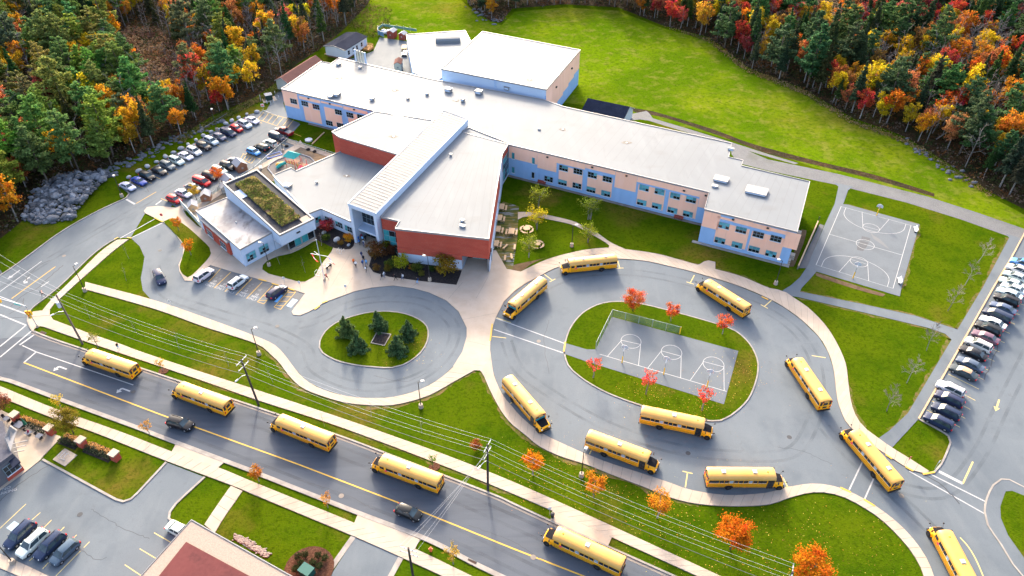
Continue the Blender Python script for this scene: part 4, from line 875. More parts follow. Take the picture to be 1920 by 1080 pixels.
# ladder on the gym front, benches handled elsewhere
A, B = PG[0], PG[3]; u = math.dist(A,B)*.53
mb = MB()
for s in (-.25,.25): mb.fbox(A,B,u+s-.03,u+s+.03,MZ,11.4,.15,.2)
for k in range(9): mb.fbox(A,B,u-.25,u+.25,MZ+.2+k*.28,MZ+.24+k*.28,.15,.19)
mb.build('roof_ladder', wall_bl, school)
# ================================================================== VEHICLES
bus_y = M('bus_yellow', (.86,.38,.003), [((.80,.33,.003), .6, .5), ((.66,.29,.01), 3, .25, .55,.75)], rough=.42, spec=.3, coat=.12, objrand=.06)
bus_rf = M('bus_roof_glare', (.52,.28,.065), [((.48,.245,.045), .5, .6), ((.54,.315,.105), .25, .5, .5,.7)], rough=.45, spec=.35, coat=.1, objrand=.06)  # creamier copy of bus yellow: low-sun glare on the roof put into the colour
bus_blk = M('bus_black', (.012,.012,.014), rough=.5, spec=.4)
bus_hatch = M('roof_hatch', (.75,.76,.77), rough=.5)
tyre = M('tyre', (.012,.012,.013), rough=.9, spec=.2)
rim_m = M('wheel_rim', (.30,.30,.31), rough=.4, spec=.5, metal=.5)
rim_y = M('bus_rim', (.02,.02,.02), rough=.6)
lamp_w = M('headlamp', (.75,.76,.78), rough=.15, spec=.8)
lamp_r = M('tail_lamp', (.55,.012,.015), rough=.25, spec=.6)
lamp_o = M('amber_lamp', (.75,.20,.01), rough=.25, spec=.6)
silver = M('silver_trim', (.55,.57,.6), rough=.35, spec=.5)
bglass = M('bus_glass', (.014,.018,.022), rough=.08, spec=.7)
bglass_l = M('pale_bus_glass', (.32,.38,.44), rough=.15, spec=.7)
chrome = M('mirror', (.2,.2,.2), rough=.3, metal=.6)
def loft(secs, mats=None):
    """secs: list of rings (same count)"""
    n = len(secs[0]); mb = MB(); vs = [p for s in secs for p in s]; fs = []
    for k in range(len(secs)-1):
        for i in range(n): j = (i+1) % n; fs.append((k*n+i, k*n+j, (k+1)*n+j, (k+1)*n+i))
    fs.append(tuple(range(n))[::-1]); fs.append(tuple((len(secs)-1)*n+i for i in range(n)))
    return mb.add(vs, fs)
def make_bus():
    root = thing('school_bus', 'bus', 'bus')
    XR, XF = -6.0, 4.25
    def ring(x, k=1.0, dz=0.0, drop=0.0):
        half = [(1.17,.62),(1.215,.8),(1.22,1.3),(1.22,2.1),(1.18,2.42)]
        r = [(x, -y*k, z) for y, z in half[::-1]] + [(x, y*k, z) for y, z in half]
        return r[5:] + r[:5]
    secs = [[(x, y*k, (z-.6)*kz+.6) for x, y, z in ring(xx)] for xx, k, kz in ((XR,.97,.99),(XR+.12,1,1),(XF-.9,1,1),(XF-.1,.985,1),(XF,.97,.97))]
    secs = [s[::-1] for s in secs]
    loft(secs).build('body', bus_y, root, smooth=True)
    half = [(1.19,2.36),(1.15,2.56),(1.03,2.79),(.8,2.94),(.45,3.03),(0,3.07)]
    rr_ = [(-y, z) for y, z in half[:-1]] + [(0,3.07)] + [(y, z) for y, z in half[:-1][::-1]]
    secs = [[(xx, y*k, 2.36+(z-2.36)*kz) for y, z in rr_] for xx, k, kz in ((XR-.02,.96,.88),(XR+.18,.995,.98),(XR+.5,1,1),(XF-.6,1,1),(XF-.05,.985,.96),(XF+.12,.95,.84))]
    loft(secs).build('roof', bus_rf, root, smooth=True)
    # hood
    hs = []
    for x, w, z0, z1 in ((XF-.05,1.02,.62,1.72),(XF+.6,1.0,.62,1.62),(XF+1.2,.95,.62,1.5),(XF+1.55,.88,.66,1.32),(XF+1.64,.8,.7,1.15)):
        hs.append([(x,-w,z0),(x,-w,z1-.25),(x,-w*.78,z1),(x,0,z1+.05),(x,w*.78,z1),(x,w,z1-.25),(x,w,z0)])
    loft(hs).build('hood', bus_y, root, smooth=True)
    loft([[(x,-w,z),(x,0,z+.055),(x,w,z),(x,w,z-.05),(x,-w,z-.05)] for x, w, z in ((XF+.02,.86,1.75),(XF+.6,.84,1.655),(XF+1.2,.76,1.535),(XF+1.46,.68,1.44))]).build('hood_panel', M('hood_black', (.01,.01,.013), rough=.85, spec=.06), root)
    MB().box(XF+1.6, XF+1.67, -.55, .55, .78, 1.12).build('grille', lamp_o if False else bus_y, root)
    gm = MB()
    for k in range(5): gm.box(XF+1.66, XF+1.685, -.5, .5, .80+k*.065, .83+k*.065)
    gm.build('grille_bars', bus_blk, root)
    hl = MB().cyl((XF+1.5,0,0),(XF+1.68,0,0),.14,n=10).mesh('headlight', lamp_w)
    for s in (-1,1): place('headlight', hl, root, (0, s*.72, .98))
    MB().box(XF+1.62, XF+1.8, -1.1, 1.1, .42, .66).build('front_bumper', bus_blk, root)
    MB().box(XR-.16, XR+.02, -1.17, 1.17, .42, .7).build('rear_bumper', bus_blk, root)
    MB().box(XR+.3, XF+1.2, -.95, .95, .4, .62).build('chassis', bus_blk, root)
    # windscreen
    MB().hexa([(XF-.02,-1.0,1.74),(XF+.05,-1.0,1.74),(XF+.05,1.0,1.74),(XF-.02,1.0,1.74)], [(XF-.06,-1.0,2.42),(XF+.02,-1.0,2.42),(XF+.02,1.0,2.42),(XF-.06,1.0,2.42)]).build('windshield', glass_t, root)
    MB().box(XF+.04, XF+.07, -.03, .03, 1.74, 2.42).build('windshield_bar', bus_blk, root)
    # warning-lamp hoods front and rear
    for s in (-1,1):
        MB().box(XF-.02, XF+.2, s*.72-.26, s*.72+.26, 2.52, 2.76).build('warning_light_hood', bus_blk, root)
        MB().box(XF+.2, XF+.215, s*.72-.2, s*.72+.02, 2.57, 2.71).build('warning_light', lamp_r, root)
        MB().box(XR-.14, XR+.05, s*.78-.26, s*.78+.26, 2.46, 2.72).build('warning_light_hood', bus_blk, root)
        MB().box(XR-.155, XR-.14, s*.78-.2, s*.78+.02, 2.5, 2.68).build('warning_light', lamp_r, root)
        MB().box(XR-.05, XR+.02, s*.98-.11, s*.98+.11, 1.15, 1.5).build('tail_light', lamp_r, root)
        MB().box(XR-.045, XR+.02, s*.98-.11, s*.98+.11, .9, 1.1).build('tail_light', lamp_o, root)
        MB().box(XR-.035, XR+.03, s*.82-.2, s*.82+.2, 1.72, 2.3).build('rear_window', bglass, root)
    MB().box(XR-.04, XR+.03, -.38, .38, 1.72, 2.3).build('rear_window', bglass, root)
    dr = MB().box(XR-.03, XR+.03, -.46, .46, .75, 1.66).build('emergency_door', bus_y, root)
    MB().box(XR-.05, XR-.028, -.36, .36, 1.0, 1.4).build('door_window', bglass, dr)
    # side windows: 11 + a wider one at each end
    wl = .62
    def wmesh(w, mat):
        mb = MB().mat(1).box(-w/2-.035, w/2+.035, -.012, .012, -.33, .31).mat(0).box(-w/2, w/2, -.022, .022, -.29, .28).mat(2).box(-w/2, w/2, -.03, .03, -.33, -.27).mat(1).box(-w/2, w/2, -.028, .028, -.02, .015)
        return mb.mesh('window', [mat, bus_blk, silver])
    wm, wp, wwid = wmesh(.6, bglass), wmesh(.6, bglass_l), wmesh(.86, bglass)
    xs = [XR+1.33+i*.735 for i in range(10)]
    for s in (-1,1):
        for i, x in enumerate(xs):
            if s == 1 or i < 10: place('window', wp if i in (3, 7) else wm, root, (x, s*1.212, 2.05))
        place('window', wwid, root, (XR+.55, s*1.212, 2.05))
        if s == 1: place('window', wwid, root, (XF-1.78, 1.212, 2.05))
        else: place('window', wwid, root, (XF-1.75, -1.212, 2.05))
        for z in (.86, 1.12, 1.45): MB().box(XR+.05, XF-(.15 if s == 1 else 1.15), s*1.222-.012, s*1.222+.012, z-.03, z+.03).build('rub_rail', bus_blk, root)
        # mirrors
        mm = MB().tube([(XF+.1, s*1.05, 2.3), (XF+.5, s*1.38, 2.25), (XF+.5, s*1.38, 1.75)], .025, 5).box(XF+.44, XF+.54, s*1.38-.13, s*1.38+.13, 1.75, 2.2)
        mm.build('mirror', bus_blk, root)
        m2 = MB().tube([(XF+1.3, s*.8, 1.3), (XF+1.85, s*1.0, 1.75)], .02, 5).ico((XF+1.87, s*1.02, 1.82), .13, 1)
        m2.build('cross_mirror', bus_blk, root)
        for wx in (XF+.95, XR+3.35):
            arch = MB().add([(wx+.72*math.cos(R(a)), s*1.228, .5+.68*math.sin(R(a))) for a in range(0,181,20)], [tuple(range(10))]); 
            if wx < 0: arch.build('wheel_arch', bus_blk, root)
            y0 = (1.0 if wx > 0 else 1.0)
            w_ = MB().cyl((wx, s*(y0-.06), .5), (wx, s*(y0+.24), .5), .5, n=18).build('wheel', tyre, root, smooth=True)
            MB().cyl((wx, s*(y0+.2), .5), (wx, s*(y0+.255), .5), .27, .2, n=12).build('rim', rim_y, w_)
        MB().hexa([(XF+.35,s*.9,.62),(XF+1.55,s*.9,.62),(XF+1.5,s*1.18,.62),(XF+.4,s*1.18,.62)], [(XF+.5,s*.7,1.3),(XF+1.4,s*.7,1.22),(XF+1.35,s*1.1,1.08),(XF+.55,s*1.1,1.12)]).build('fender', bus_y, root)
    # driver window and entry door
    MB().box(XF-.95, XF-.2, 1.2, 1.235, 1.75, 2.3).build('driver_window', bglass, root)
    dr = MB().box(XF-1.12, XF-.12, -1.245, -1.2, .5, 2.42).build('entry_door', bus_blk, root)
    for x in (XF-.88, XF-.38):
        for z in (.95, 1.75): MB().box(x-.18, x+.18, -1.26, -1.24, z-.3, z+.3).build('door_pane', glass_d, dr)
    # stop arm
    MB().add([(XF-1.25+.24*math.cos(R(22.5+45*i)), 1.27, 1.62+.24*math.sin(R(22.5+45*i))) for i in range(8)] + [(XF-1.25+.24*math.cos(R(22.5+45*i)), 1.245, 1.62+.24*math.sin(R(22.5+45*i))) for i in range(8)], [tuple(range(8))] + [(i,(i+1) % 8,8+(i+1) % 8,8+i) for i in range(8)]).build('stop_arm', M('stop_arm_red', (.70,.06,.10), rough=.4), root)
    return root
bus0 = make_bus()
hatch_me = MB().cbox((0,0,.04), (.62,.62,.1)).cbox((0,0,.1), (.5,.5,.05)).mesh('roof_hatch', bus_hatch)
vent_me = MB().ico((0,0,0), .16, 1, sq=(1,1,.5)).mesh('roof_vent', bus_y)
BUS = [ # rear centre of roof, front centre of roof, hatches, label
 ((249,686),(166,658),1,'yellow school bus on the street nearest the traffic signal'),
 ((426,754),(335,720),1,'yellow school bus second in the street queue, above the black SUV'),
 ((622,821),(521,781),1,'yellow school bus third in the street queue'),
 ((825,897),(716,857),1,'yellow school bus fourth in the street queue, beside the small green tree'),
 ((1169,1053),(1044,995),1,'yellow school bus at the bus stop pad, last in the street queue'),
 ((1155,479),(1068,488),2,'yellow school bus at the top of the bus loop facing left'),
 ((1018,519.5),(960,569),2,'yellow school bus parked against the plaza with its nose towards the crossing'),
 ((1404,574),(1326,525),2,'yellow school bus at the upper right of the bus loop below the classroom block'),
 ((951,704),(1014,777),2,'yellow school bus nosing down the left side of the bus loop'),
 ((1551,750),(1497,671),2,'yellow school bus climbing the right side of the bus loop'),
 ((1205,766),(1319,790),1,'yellow school bus hugging the lower kerb of the oval island'),
 ((1103,811),(1217,853),1,'yellow school bus parked at the lower left kerb beside a lamp post'),
 ((1328,884),(1452,885),2,'yellow school bus parked at the bottom of the loop pointing right'),
 ((1687,902),(1604,806),2,'yellow school bus turning in across the two white crossing lines'),
 ((1834,1108),(1781,1008),1,'yellow school bus entering from the bottom right corner, cut by the frame')]
for i, (rp_, fp_, nh, lab) in enumerate(BUS):
    a, b = Vector(g(*rp_, 3.05)), Vector(g(*fp_, 3.05)); d = (b-a).normalized(); mid = (a+b)/2; th = math.atan2(d.y, d.x)
    c = mid + d*.875
    o = bus0 if i == 0 else clone(bus0, label=lab, keep=lambda ch: not ch.name.startswith('roof_hatch'))
    if i == 0: KIDS(bus0)
    o.location = (c.x, c.y, .045); o.rotation_euler = (0, 0, th)
    tag(o, lab, 'bus', 'yellow school buses waiting around the school')
    for x in ((-.6,) if nh == 1 else (-3.6, 1.2)): place('roof_hatch', hatch_me, o, (x, 0, 3.05))
    place('roof_vent', vent_me, o, (3.2, 0, 3.06))
# ------------------------------------------------------------------ cars
paint = M('car_paint', (.5,.5,.5), objcol=True, rough=.36, spec=.14, coat=.08)
cglass = M('car_glass', (.02,.03,.036), [((.06,.10,.12), .8, .5)], rough=.08, spec=.45)
trim_b = M('car_trim', (.015,.015,.016), rough=.6)
KINDS_ = { # length, width, height, list of (x, hood/deck z), cabin: x belt rear..front, x roof rear..front, belt z
 'sedan': dict(L=4.7, W=1.8, H=1.45, prof=[(-2.35,.62),(-2.3,.92),(-1.9,.98),(-1.3,1.0),(.75,.98),(1.2,.93),(1.9,.82),(2.25,.7),(2.35,.5)], cab=(-1.75,1.15,-1.0,.35), belt=.95),
 'suv': dict(L=4.65, W=1.86, H=1.7, prof=[(-2.3,.7),(-2.26,1.05),(-1.9,1.1),(-1.0,1.1),(.8,1.08),(1.25,1.04),(1.9,.95),(2.2,.82),(2.32,.55)], cab=(-2.2,1.2,-1.85,.4), belt=1.06),
 'hatch': dict(L=4.2, W=1.76, H=1.5, prof=[(-2.1,.65),(-2.05,.95),(-1.7,1.0),(-.9,1.0),(.8,.98),(1.2,.94),(1.75,.84),(2.0,.72),(2.1,.5)], cab=(-2.0,1.2,-1.5,.35), belt=.97),
 'van': dict(L=5.1, W=1.95, H=1.78, prof=[(-2.55,.7),(-2.5,1.05),(-2.1,1.08),(-1.0,1.08),(1.3,1.06),(1.75,.98),(2.2,.86),(2.45,.74),(2.55,.5)], cab=(-2.48,1.75,-2.25,.75), belt=1.05),
 'pickup': dict(L=5.8, W=2.0, H=1.9, prof=[(-2.9,.8),(-2.86,1.12),(-2.4,1.14),(-1.0,1.15),(1.2,1.16),(1.6,1.15),(2.4,1.1),(2.75,.98),(2.9,.6)], cab=(-.95,1.45,-.75,.75), belt=1.14)}
def make_car(kind):
    k = KINDS_[kind]; W = k['W']/2; root = thing('parked_car', 'car', 'car')
    secs = []
    for x, z in k['prof']:
        e = abs(x)/(k['L']/2); w = W*(1-.13*max(0,(e-.72)/.28)**1.6); zb = .26 + (.1 if e > .9 else 0)
        secs.append([(x,-w*.93,zb),(x,-w,zb+.14),(x,-w*1.0,min(z-.1,.72)),(x,-w*.93,z-.03),(x,-w*.72,z),(x,0,z+.025),(x,w*.72,z),(x,w*.93,z-.03),(x,w*1.0,min(z-.1,.72)),(x,w,zb+.14),(x,w*.93,zb)])
    loft(secs).build('body', paint, root, smooth=True)
    b0, b1, r0, r1 = k['cab']; bz, H = k['belt']-.02, k['H']; wb, wt = W*.9, W*.70
    # roof panel with crown
    loft([[(x,-w,z-.05),(x,-w*.8,z),(x,0,z+.03),(x,w*.8,z),(x,w,z-.05),(x,0,z-.08)] for x, w, z in ((r0-.12,wt*.97,H-.05),(r0+.15,wt+.02,H),((r0+r1)/2,wt+.02,H+.01),(r1-.1,wt+.02,H-.01),(r1+.12,wt*.97,H-.07))]).build('roof', paint, root, smooth=True)
    zt_ = H-.06
    def quad(name, pts, mat, th=.02):
        c = Vector((0,0,(bz+zt_)/2)); P = [Vector(p) for p in pts]; n = (P[1]-P[0]).cross(P[3]-P[0]).normalized()
        return MB().hexa([p - n*th for p in P], [p + n*th for p in P]).build(name, mat, root)
    quad('windshield', [(b1,-wb*.94,bz),(b1,wb*.94,bz),(r1+.02,wt*.96,zt_),(r1+.02,-wt*.96,zt_)], cglass)
    quad('rear_window', [(b0,wb*.94,bz),(b0,-wb*.94,bz),(r0-.02,-wt*.96,zt_),(r0-.02,wt*.96,zt_)], cglass)
    for s in (-1,1):
        mx = (b0+b1)/2-.1; mr = (r0+r1)/2-.1
        quad('side_window', [(mx+.05,s*wb,bz),(b1-.18,s*wb,bz),(r1-.05,s*wt*1.02,zt_),(mr+.05,s*wt*1.02,zt_)], cglass)
        quad('side_window', [(b0+.28,s*wb,bz),(mx-.05,s*wb,bz),(mr-.05,s*wt*1.02,zt_),(r0+.12,s*wt*1.02,zt_)], cglass)
        for (xa, xb) in ((b1-.06,r1+.0),(mx,mr),(b0+.12,r0+.03)): MB().beam((xa,s*wb*.985,bz-.03),(xb,s*wt*1.0,zt_), .07, .09).build('pillar', paint, root)
        for wx in (k['L']*.305, -k['L']*.295):
            wr_ = .35 if kind in ('suv','van') else (.4 if kind == 'pickup' else .32)
            w_ = MB().cyl((wx,s*(W-.22),wr_),(wx,s*(W+.012),wr_),wr_,n=16).build('wheel', tyre, root, smooth=True)
            MB().cyl((wx,s*(W-.02),wr_),(wx,s*(W+.02),wr_),wr_*.62,wr_*.5,n=12).build('rim', rim_m, w_)
        hz = k['prof'][-2][1]-.08
        MB().hexa([(k['L']/2-.34,s*(W*.9),hz-.08),(k['L']/2-.1,s*(W*.5),hz-.1),(k['L']/2-.14,s*(W*.5),hz+.06),(k['L']/2-.36,s*(W*.88),hz+.08)], [(k['L']/2-.22,s*(W*.92),hz-.08),(k['L']/2-.0,s*(W*.52),hz-.1),(k['L']/2-.05,s*(W*.52),hz+.06),(k['L']/2-.24,s*(W*.9),hz+.08)]).build('headlight', lamp_w, root)
        tz = k['prof'][1][1]-.1
        MB().box(-k['L']/2-.02,-k['L']/2+.2,s*W*.78-.14,s*W*.78+.12,tz-.22,tz+.06).build('tail_light', lamp_r, root)
        MB().box(b1-.35,b1-.2,s*(W+.08)-.09,s*(W+.08)+.09,bz-.02,bz+.12).build('mirror', paint, root)
    MB().box(-k['L']/2+.25,k['L']/2-.25,-W*.9,W*.9,.17,.3).build('underbody', trim_b, root)
    if kind == 'suv':
        for s in (-1,1): MB().beam((r0+.1,s*wt*.85,H+.05),(r1-.1,s*wt*.85,H+.05),.04,.05).build('roof_rail', trim_b, root)
    if kind == 'pickup':
        MB().box(-2.7,-1.02,-.78,.78,1.10,1.19).build('bed_cover', M('bed_cover', (.16,.16,.17), rough=.7), root)
    return root
cars = {k: make_car(k) for k in KINDS_}
first = {k: True for k in KINDS_}
COLR = dict(white=(.55,.55,.56), silver=(.42,.44,.46), grey=(.12,.13,.15), black=(.012,.013,.016), blue=(.02,.05,.24), skyblue=(.07,.22,.48), red=(.42,.012,.016), darkblue=(.018,.026,.06), bluegrey=(.06,.085,.13), mauve=(.11,.075,.095), maroon=(.20,.012,.018), tan=(.04,.045,.06))
def car(kind, col, px, py, vec, label, grp=None, z=.042):
    # survey the middle of the body at mid height
    x, y = g(px, py, .75); a, b = g(px, py), g(px+vec[0], py+vec[1]); th = math.atan2(b[1]-a[1], b[0]-a[0])
    c = COLR[col]; c = tuple(max(0, v*rnd.uniform(.9,1.1)) for v in c)
    src = cars[kind]
    if first[kind]: first[kind] = False; o = src; KIDS(o); [KIDS(ch) for ch in KIDS(o)]; o.color = (*c,1); [setattr(ch, 'color', (*c,1)) for ch in KIDS(o)]
    else: o = clone(src, color=c)
    o.location = (x, y, z); o.rotation_euler = (0, 0, th+rnd.uniform(-.025,.025)); tag(o, label, 'car', grp); o['label'] = label
    if not grp and 'group' in o: del o['group']
    return o
word = {'skyblue':'light blue','darkblue':'dark blue','bluegrey':'blue-grey','mauve':'mauve','tan':'dark grey'}
kw_ = {'suv':'SUV','hatch':'hatchback','sedan':'sedan','van':'minivan','pickup':'pickup truck'}
ORD = ['first','second','third','fourth','fifth','sixth','seventh','eighth','ninth','tenth','eleventh','twelfth','thirteenth','fourteenth','fifteenth','sixteenth','seventeenth','eighteenth','nineteenth','twentieth','twenty-first']
rowU = [('sedan','silver',239,349),('sedan','blue',260,339),('suv','black',276,330),('sedan','black',298,320),('suv','grey',314,310),('suv','white',331,301),('sedan','white',348,292),('suv','white',364,283),('suv','black',382,274),('suv','silver',396,264),('hatch','grey',412,256),('van','darkblue',428,248.5),('hatch','red',443,240.5),('suv','white',459,233),('sedan','white',473,225)]
for i, (k, c, x, y) in enumerate(rowU): car(k, c, x, y, (30,13), f'{word.get(c,c)} {kw_[k]}, {ORD[i]} from the driveway in the row below the boulders', 'cars parked beside the boulders')
rowI = [('hatch','red',326,373,1),('sedan','silver',344,362,1),('sedan','grey',362,351,1),('van','red',378,340,1),('suv','black',394,330,1),('suv','silver',411,319.5,1),('suv','black',427,311,1),('sedan','grey',441,302,1),('hatch','skyblue',475,284,1),('suv','black',490,276,-1),('suv','white',506,268,-1),('van','darkblue',519,256.5,1),('pickup','maroon',533,246,-1)]
for i, (k, c, x, y, s) in enumerate(rowI): car(k, c, x, y, (30*s,12*s), f'{word.get(c,c)} {kw_[k]}, {ORD[i]} from the driveway in the row beside the play yard', 'cars parked beside the play yard')
car('suv','darkblue',299,520,(15,29),'dark SUV driving around the drop-off loop')
car('suv','white',382,515,(25,-19),'white SUV in the leftmost short stay bay')
car('suv','white',446,528,(25,-19),'white car in the third short stay bay')
car('suv','darkblue',519,546.5,(25,-19),'dark SUV in the blue accessible bay')
car('suv','black',338,794,(48,14),'black SUV on the street below the second bus', z=.03)
car('hatch','black',766,960,(48,18),'black hatchback on the street below the fourth bus', z=.03)
for k, c, x, y, l in [('suv','darkblue',37,1002,'dark SUV next to the pale blue bay mark'),('suv','white',61,1018,'white car between two dark SUVs in the lower left car park'),('suv','darkblue',93,1023,'dark blue SUV third of four in the lower left car park'),('hatch','bluegrey',121,1034,'blue-grey hatchback rightmost of four in the lower left car park')]:
    car(k, c, x, y, (-50,47), l, 'cars in the lower left car park', .032)
car('sedan','white',338,994,(30,15),'white sedan half hidden by the brown flat roof', None, .032)
rowR = [('suv','darkblue',1760,790),('suv','darkblue',1774,771),('suv','darkblue',1780,748),('suv','white',1782,729),('sedan','tan',1807,697),('sedan','bluegrey',1819,682),('sedan','black',1825,661),('suv','white',1835,646),('sedan','mauve',1848,631),('suv','black',1853,616),('sedan','white',1862,604),('van','darkblue',1870,591),('sedan','bluegrey',1881,577),('suv','black',1888,562),('sedan','white',1893,550),('sedan','white',1901,540),('sedan','white',1897,530),('sedan','silver',1905,518),('suv','white',1910,506),('suv','skyblue',1917,494)]
for i, (k, c, x, y) in enumerate(rowR):
    o = car(k, c, x, y, (-52,-26+.3*i), f'{word.get(c,c)} {kw_[k]}, {ORD[i]} from the bottom of the right-hand row', 'cars parked in the right-hand row', .05)
    if c == 'tan':
        for ch in o.children:
            if ch.name.startswith('roof'): ch.color = (.40,.25,.15,1)
for k in KINDS_:
    if first[k]: bpy.data.objects.remove(cars[k])
# ================================================================== TREES
def leafmat(name, trans=.35, var=.45, hue=.0, rough=.75, gain=1.0):
    m, nt, b, out = nodes(name)
    oi = N(nt, 'ObjectInfo'); ge = N(nt, 'NewGeometry')
    mr = N(nt, 'MapRange'); mr.inputs[3].default_value = (1-var)*gain; mr.inputs[4].default_value = (1+var)*gain; L(nt, ge.outputs['Random Per Island'], mr.inputs[0])
    vm = N(nt, 'VectorMath', operation='SCALE'); L(nt, oi.outputs['Color'], vm.inputs[0]); L(nt, mr.outputs[0], vm.inputs['Scale'])
    hs = N(nt, 'HueSaturation'); m2 = N(nt, 'MapRange'); m2.inputs[3].default_value = .5-hue; m2.inputs[4].default_value = .5+hue
    L(nt, noise_fac(nt, .6, 3, .3, .7), m2.inputs[0]); L(nt, m2.outputs[0], hs.inputs['Hue']); L(nt, vm.outputs[0], hs.inputs['Color'])
    L(nt, hs.outputs[0], b.inputs['Base Color']); b.inputs['Roughness'].default_value = rough; b.inputs['Specular IOR Level'].default_value = .04
    tr = N(nt, 'BsdfTranslucent'); ms = N(nt, 'MixShader'); ms.inputs[0].default_value = trans
    L(nt, hs.outputs[0], tr.inputs[0]); L(nt, b.outputs[0], ms.inputs[1]); L(nt, tr.outputs[0], ms.inputs[2]); L(nt, ms.outputs[0], out.inputs[0])
    return m
leaf_m = leafmat('autumn_leaves', .42, .5, .03, gain=.76); needle_m = leafmat('needles', .35, .5, .02, gain=1.15)
bark_g = M('grey_bark', (.20,.185,.175), [((.10,.09,.085), 2, .6, .4,.6, (1,1,.2)), ((.34,.32,.31), 3, .5, .5,.7)], rough=.95, spec=.1, objrand=.35)
bark_b = M('brown_bark', (.075,.058,.048), [((.14,.12,.10), 2, .6)], rough=.95, spec=.1, objrand=.3)
twig_m = M('bare_twigs', (.21,.185,.165), [((.14,.11,.10), 1, .6)], rough=.95, spec=.1, objrand=.3)
def leafq(mb, p, s, rr, up=.5, n=None):
    """one small leaf clump: a bent quad"""
    n = n or Vector((rr.gauss(0,1), rr.gauss(0,1), rr.gauss(up,1)))
    n = n.normalized() if n.length > .01 else Vector((0,0,1)); u = n.orthogonal().normalized(); w = n.cross(u)
    a = rr.uniform(0, 6.28); u, w = u*math.cos(a)+w*math.sin(a), w*math.cos(a)-u*math.sin(a)
    s1, s2 = s*rr.uniform(.6,1.1), s*rr.uniform(.45,.9)
    mb.add([p-u*s1, p+w*s2*.8+n*s*.15, p+u*s1, p-w*s2*.8+n*s*.15], [(0,1,2,3)])
def broadleaf(seed, h, rad, base, n, ls, limbs=6, gaps=.25, lean=.3, multi=1):
    rr = random.Random(seed); tr = MB(); cr = MB(); tips = []
    for m_ in range(multi):
        bx, by = (rr.uniform(-.3,.3), rr.uniform(-.3,.3)) if multi > 1 else (0,0)
        top = Vector((rr.uniform(-lean,lean)+bx*3, rr.uniform(-lean,lean)+by*3, h*.86))
        pts = [Vector((bx,by,-.1)).lerp(top, t) + Vector((rr.uniform(-.12,.12), rr.uniform(-.12,.12), 0))*(1 if 0 < t < 1 else 0) for t in (0,.25,.5,.75,1)]
        r0 = h*.014+.03
        tr.tube(pts, [r0*1.15, r0*.9, r0*.7, r0*.42, r0*.15], 6)
        for i in range(limbs):
            t = base + (1-base)*.8*(i+.3*rr.random())/limbs; o = pts[0].lerp(top, min(1,t/.86*.86)); o.z = h*t*.93
            a = i*2.4+rr.uniform(-.4,.4)+m_; ln = rad*(.95-.45*abs(t-base-.25)/(1-base))*rr.uniform(.75,1.05)
            e = o + Vector((math.cos(a)*ln, math.sin(a)*ln, ln*rr.uniform(.35,.75)))
            mid = o.lerp(e,.5)+Vector((0,0,ln*.06)); tr.tube([o, mid, e], [r0*.4, r0*.28, r0*.1], 5)
            tips += [e, o.lerp(e,.62)+Vector((rr.uniform(-.3,.3),rr.uniform(-.3,.3),rr.uniform(0,.4))), mid]
            for q in range(2):
                e2 = mid + Vector((math.cos(a+rr.choice((-.8,.8)))*ln*.45, math.sin(a+rr.choice((-.8,.8)))*ln*.45, ln*rr.uniform(.1,.5)))
                tr.tube([mid, e2], [r0*.2, r0*.06], 4); tips.append(e2)
        tips.append(top)
    zc = h*(base+1)/2; rz = h*(1-base)/2*1.02
    cl = []
    for t in tips: cl.append((t, rr.uniform(.6,1.0)))
    for _ in range(int(len(tips)*.6)):
        d = Vector((rr.gauss(0,1), rr.gauss(0,1), rr.gauss(0,1))).normalized()*rr.uniform(.45,.95)
        cl.append((Vector((d.x*rad*.95, d.y*rad*.95, zc+d.z*rz)), rr.uniform(.5,.9)))
    cl = [c for c in cl if rr.random() > gaps*.5]
    per = max(1, n//len(cl)); cs = rad*.36
    for c, k in cl:
        for _ in range(int(per*k*1.25)):
            d = Vector((rr.gauss(0,.5), rr.gauss(0,.5), rr.gauss(0,.42)))*cs*k
            leafq(cr, c+d, ls, rr)
    return tr, cr
def pine(seed, h, rad, base, n, ls):
    rr = random.Random(seed); tr = MB(); cr = MB(); r0 = h*.012+.06
    top = Vector((rr.uniform(-.4,.4), rr.uniform(-.4,.4), h))
    tr.tube([Vector((0,0,-.2)), top*.5+Vector((.1,0,0)), top*.85, top], [r0, r0*.7, r0*.35, .03], 6)
    br = []; z = base
    while z < .98:
        t = (z-base)/(1-base)
        for i in range(rr.choice((4,5,5,6))):
            ln = rad*(1.05-.85*t**1.3)*rr.uniform(.6,1.15); a = rr.uniform(0,6.28)
            o = top*z; e = o + Vector((math.cos(a)*ln, math.sin(a)*ln, ln*rr.uniform(.05,.35)))
            br.append((o, e, ln)); tr.tube([o, e], [r0*.22, .02], 4)
        z += rr.uniform(.055,.085)
    tot = sum(b[2] for b in br)
    for o, e, ln in br:
        m_ = max(3, int(n*ln/tot)); side = Vector((-(e-o).y, (e-o).x, 0)).normalized()
        for _ in range(m_):
            t = rr.uniform(.22,1.05); w = ln*.3*(1.1-t*.5)
            p = o.lerp(e, t) + side*rr.gauss(0,.55)*w + Vector((0,0,rr.gauss(.12,.18)))
            leafq(cr, p, ls, rr, n=Vector((rr.gauss(0,.55), rr.gauss(0,.55), 1)))
    return tr, cr
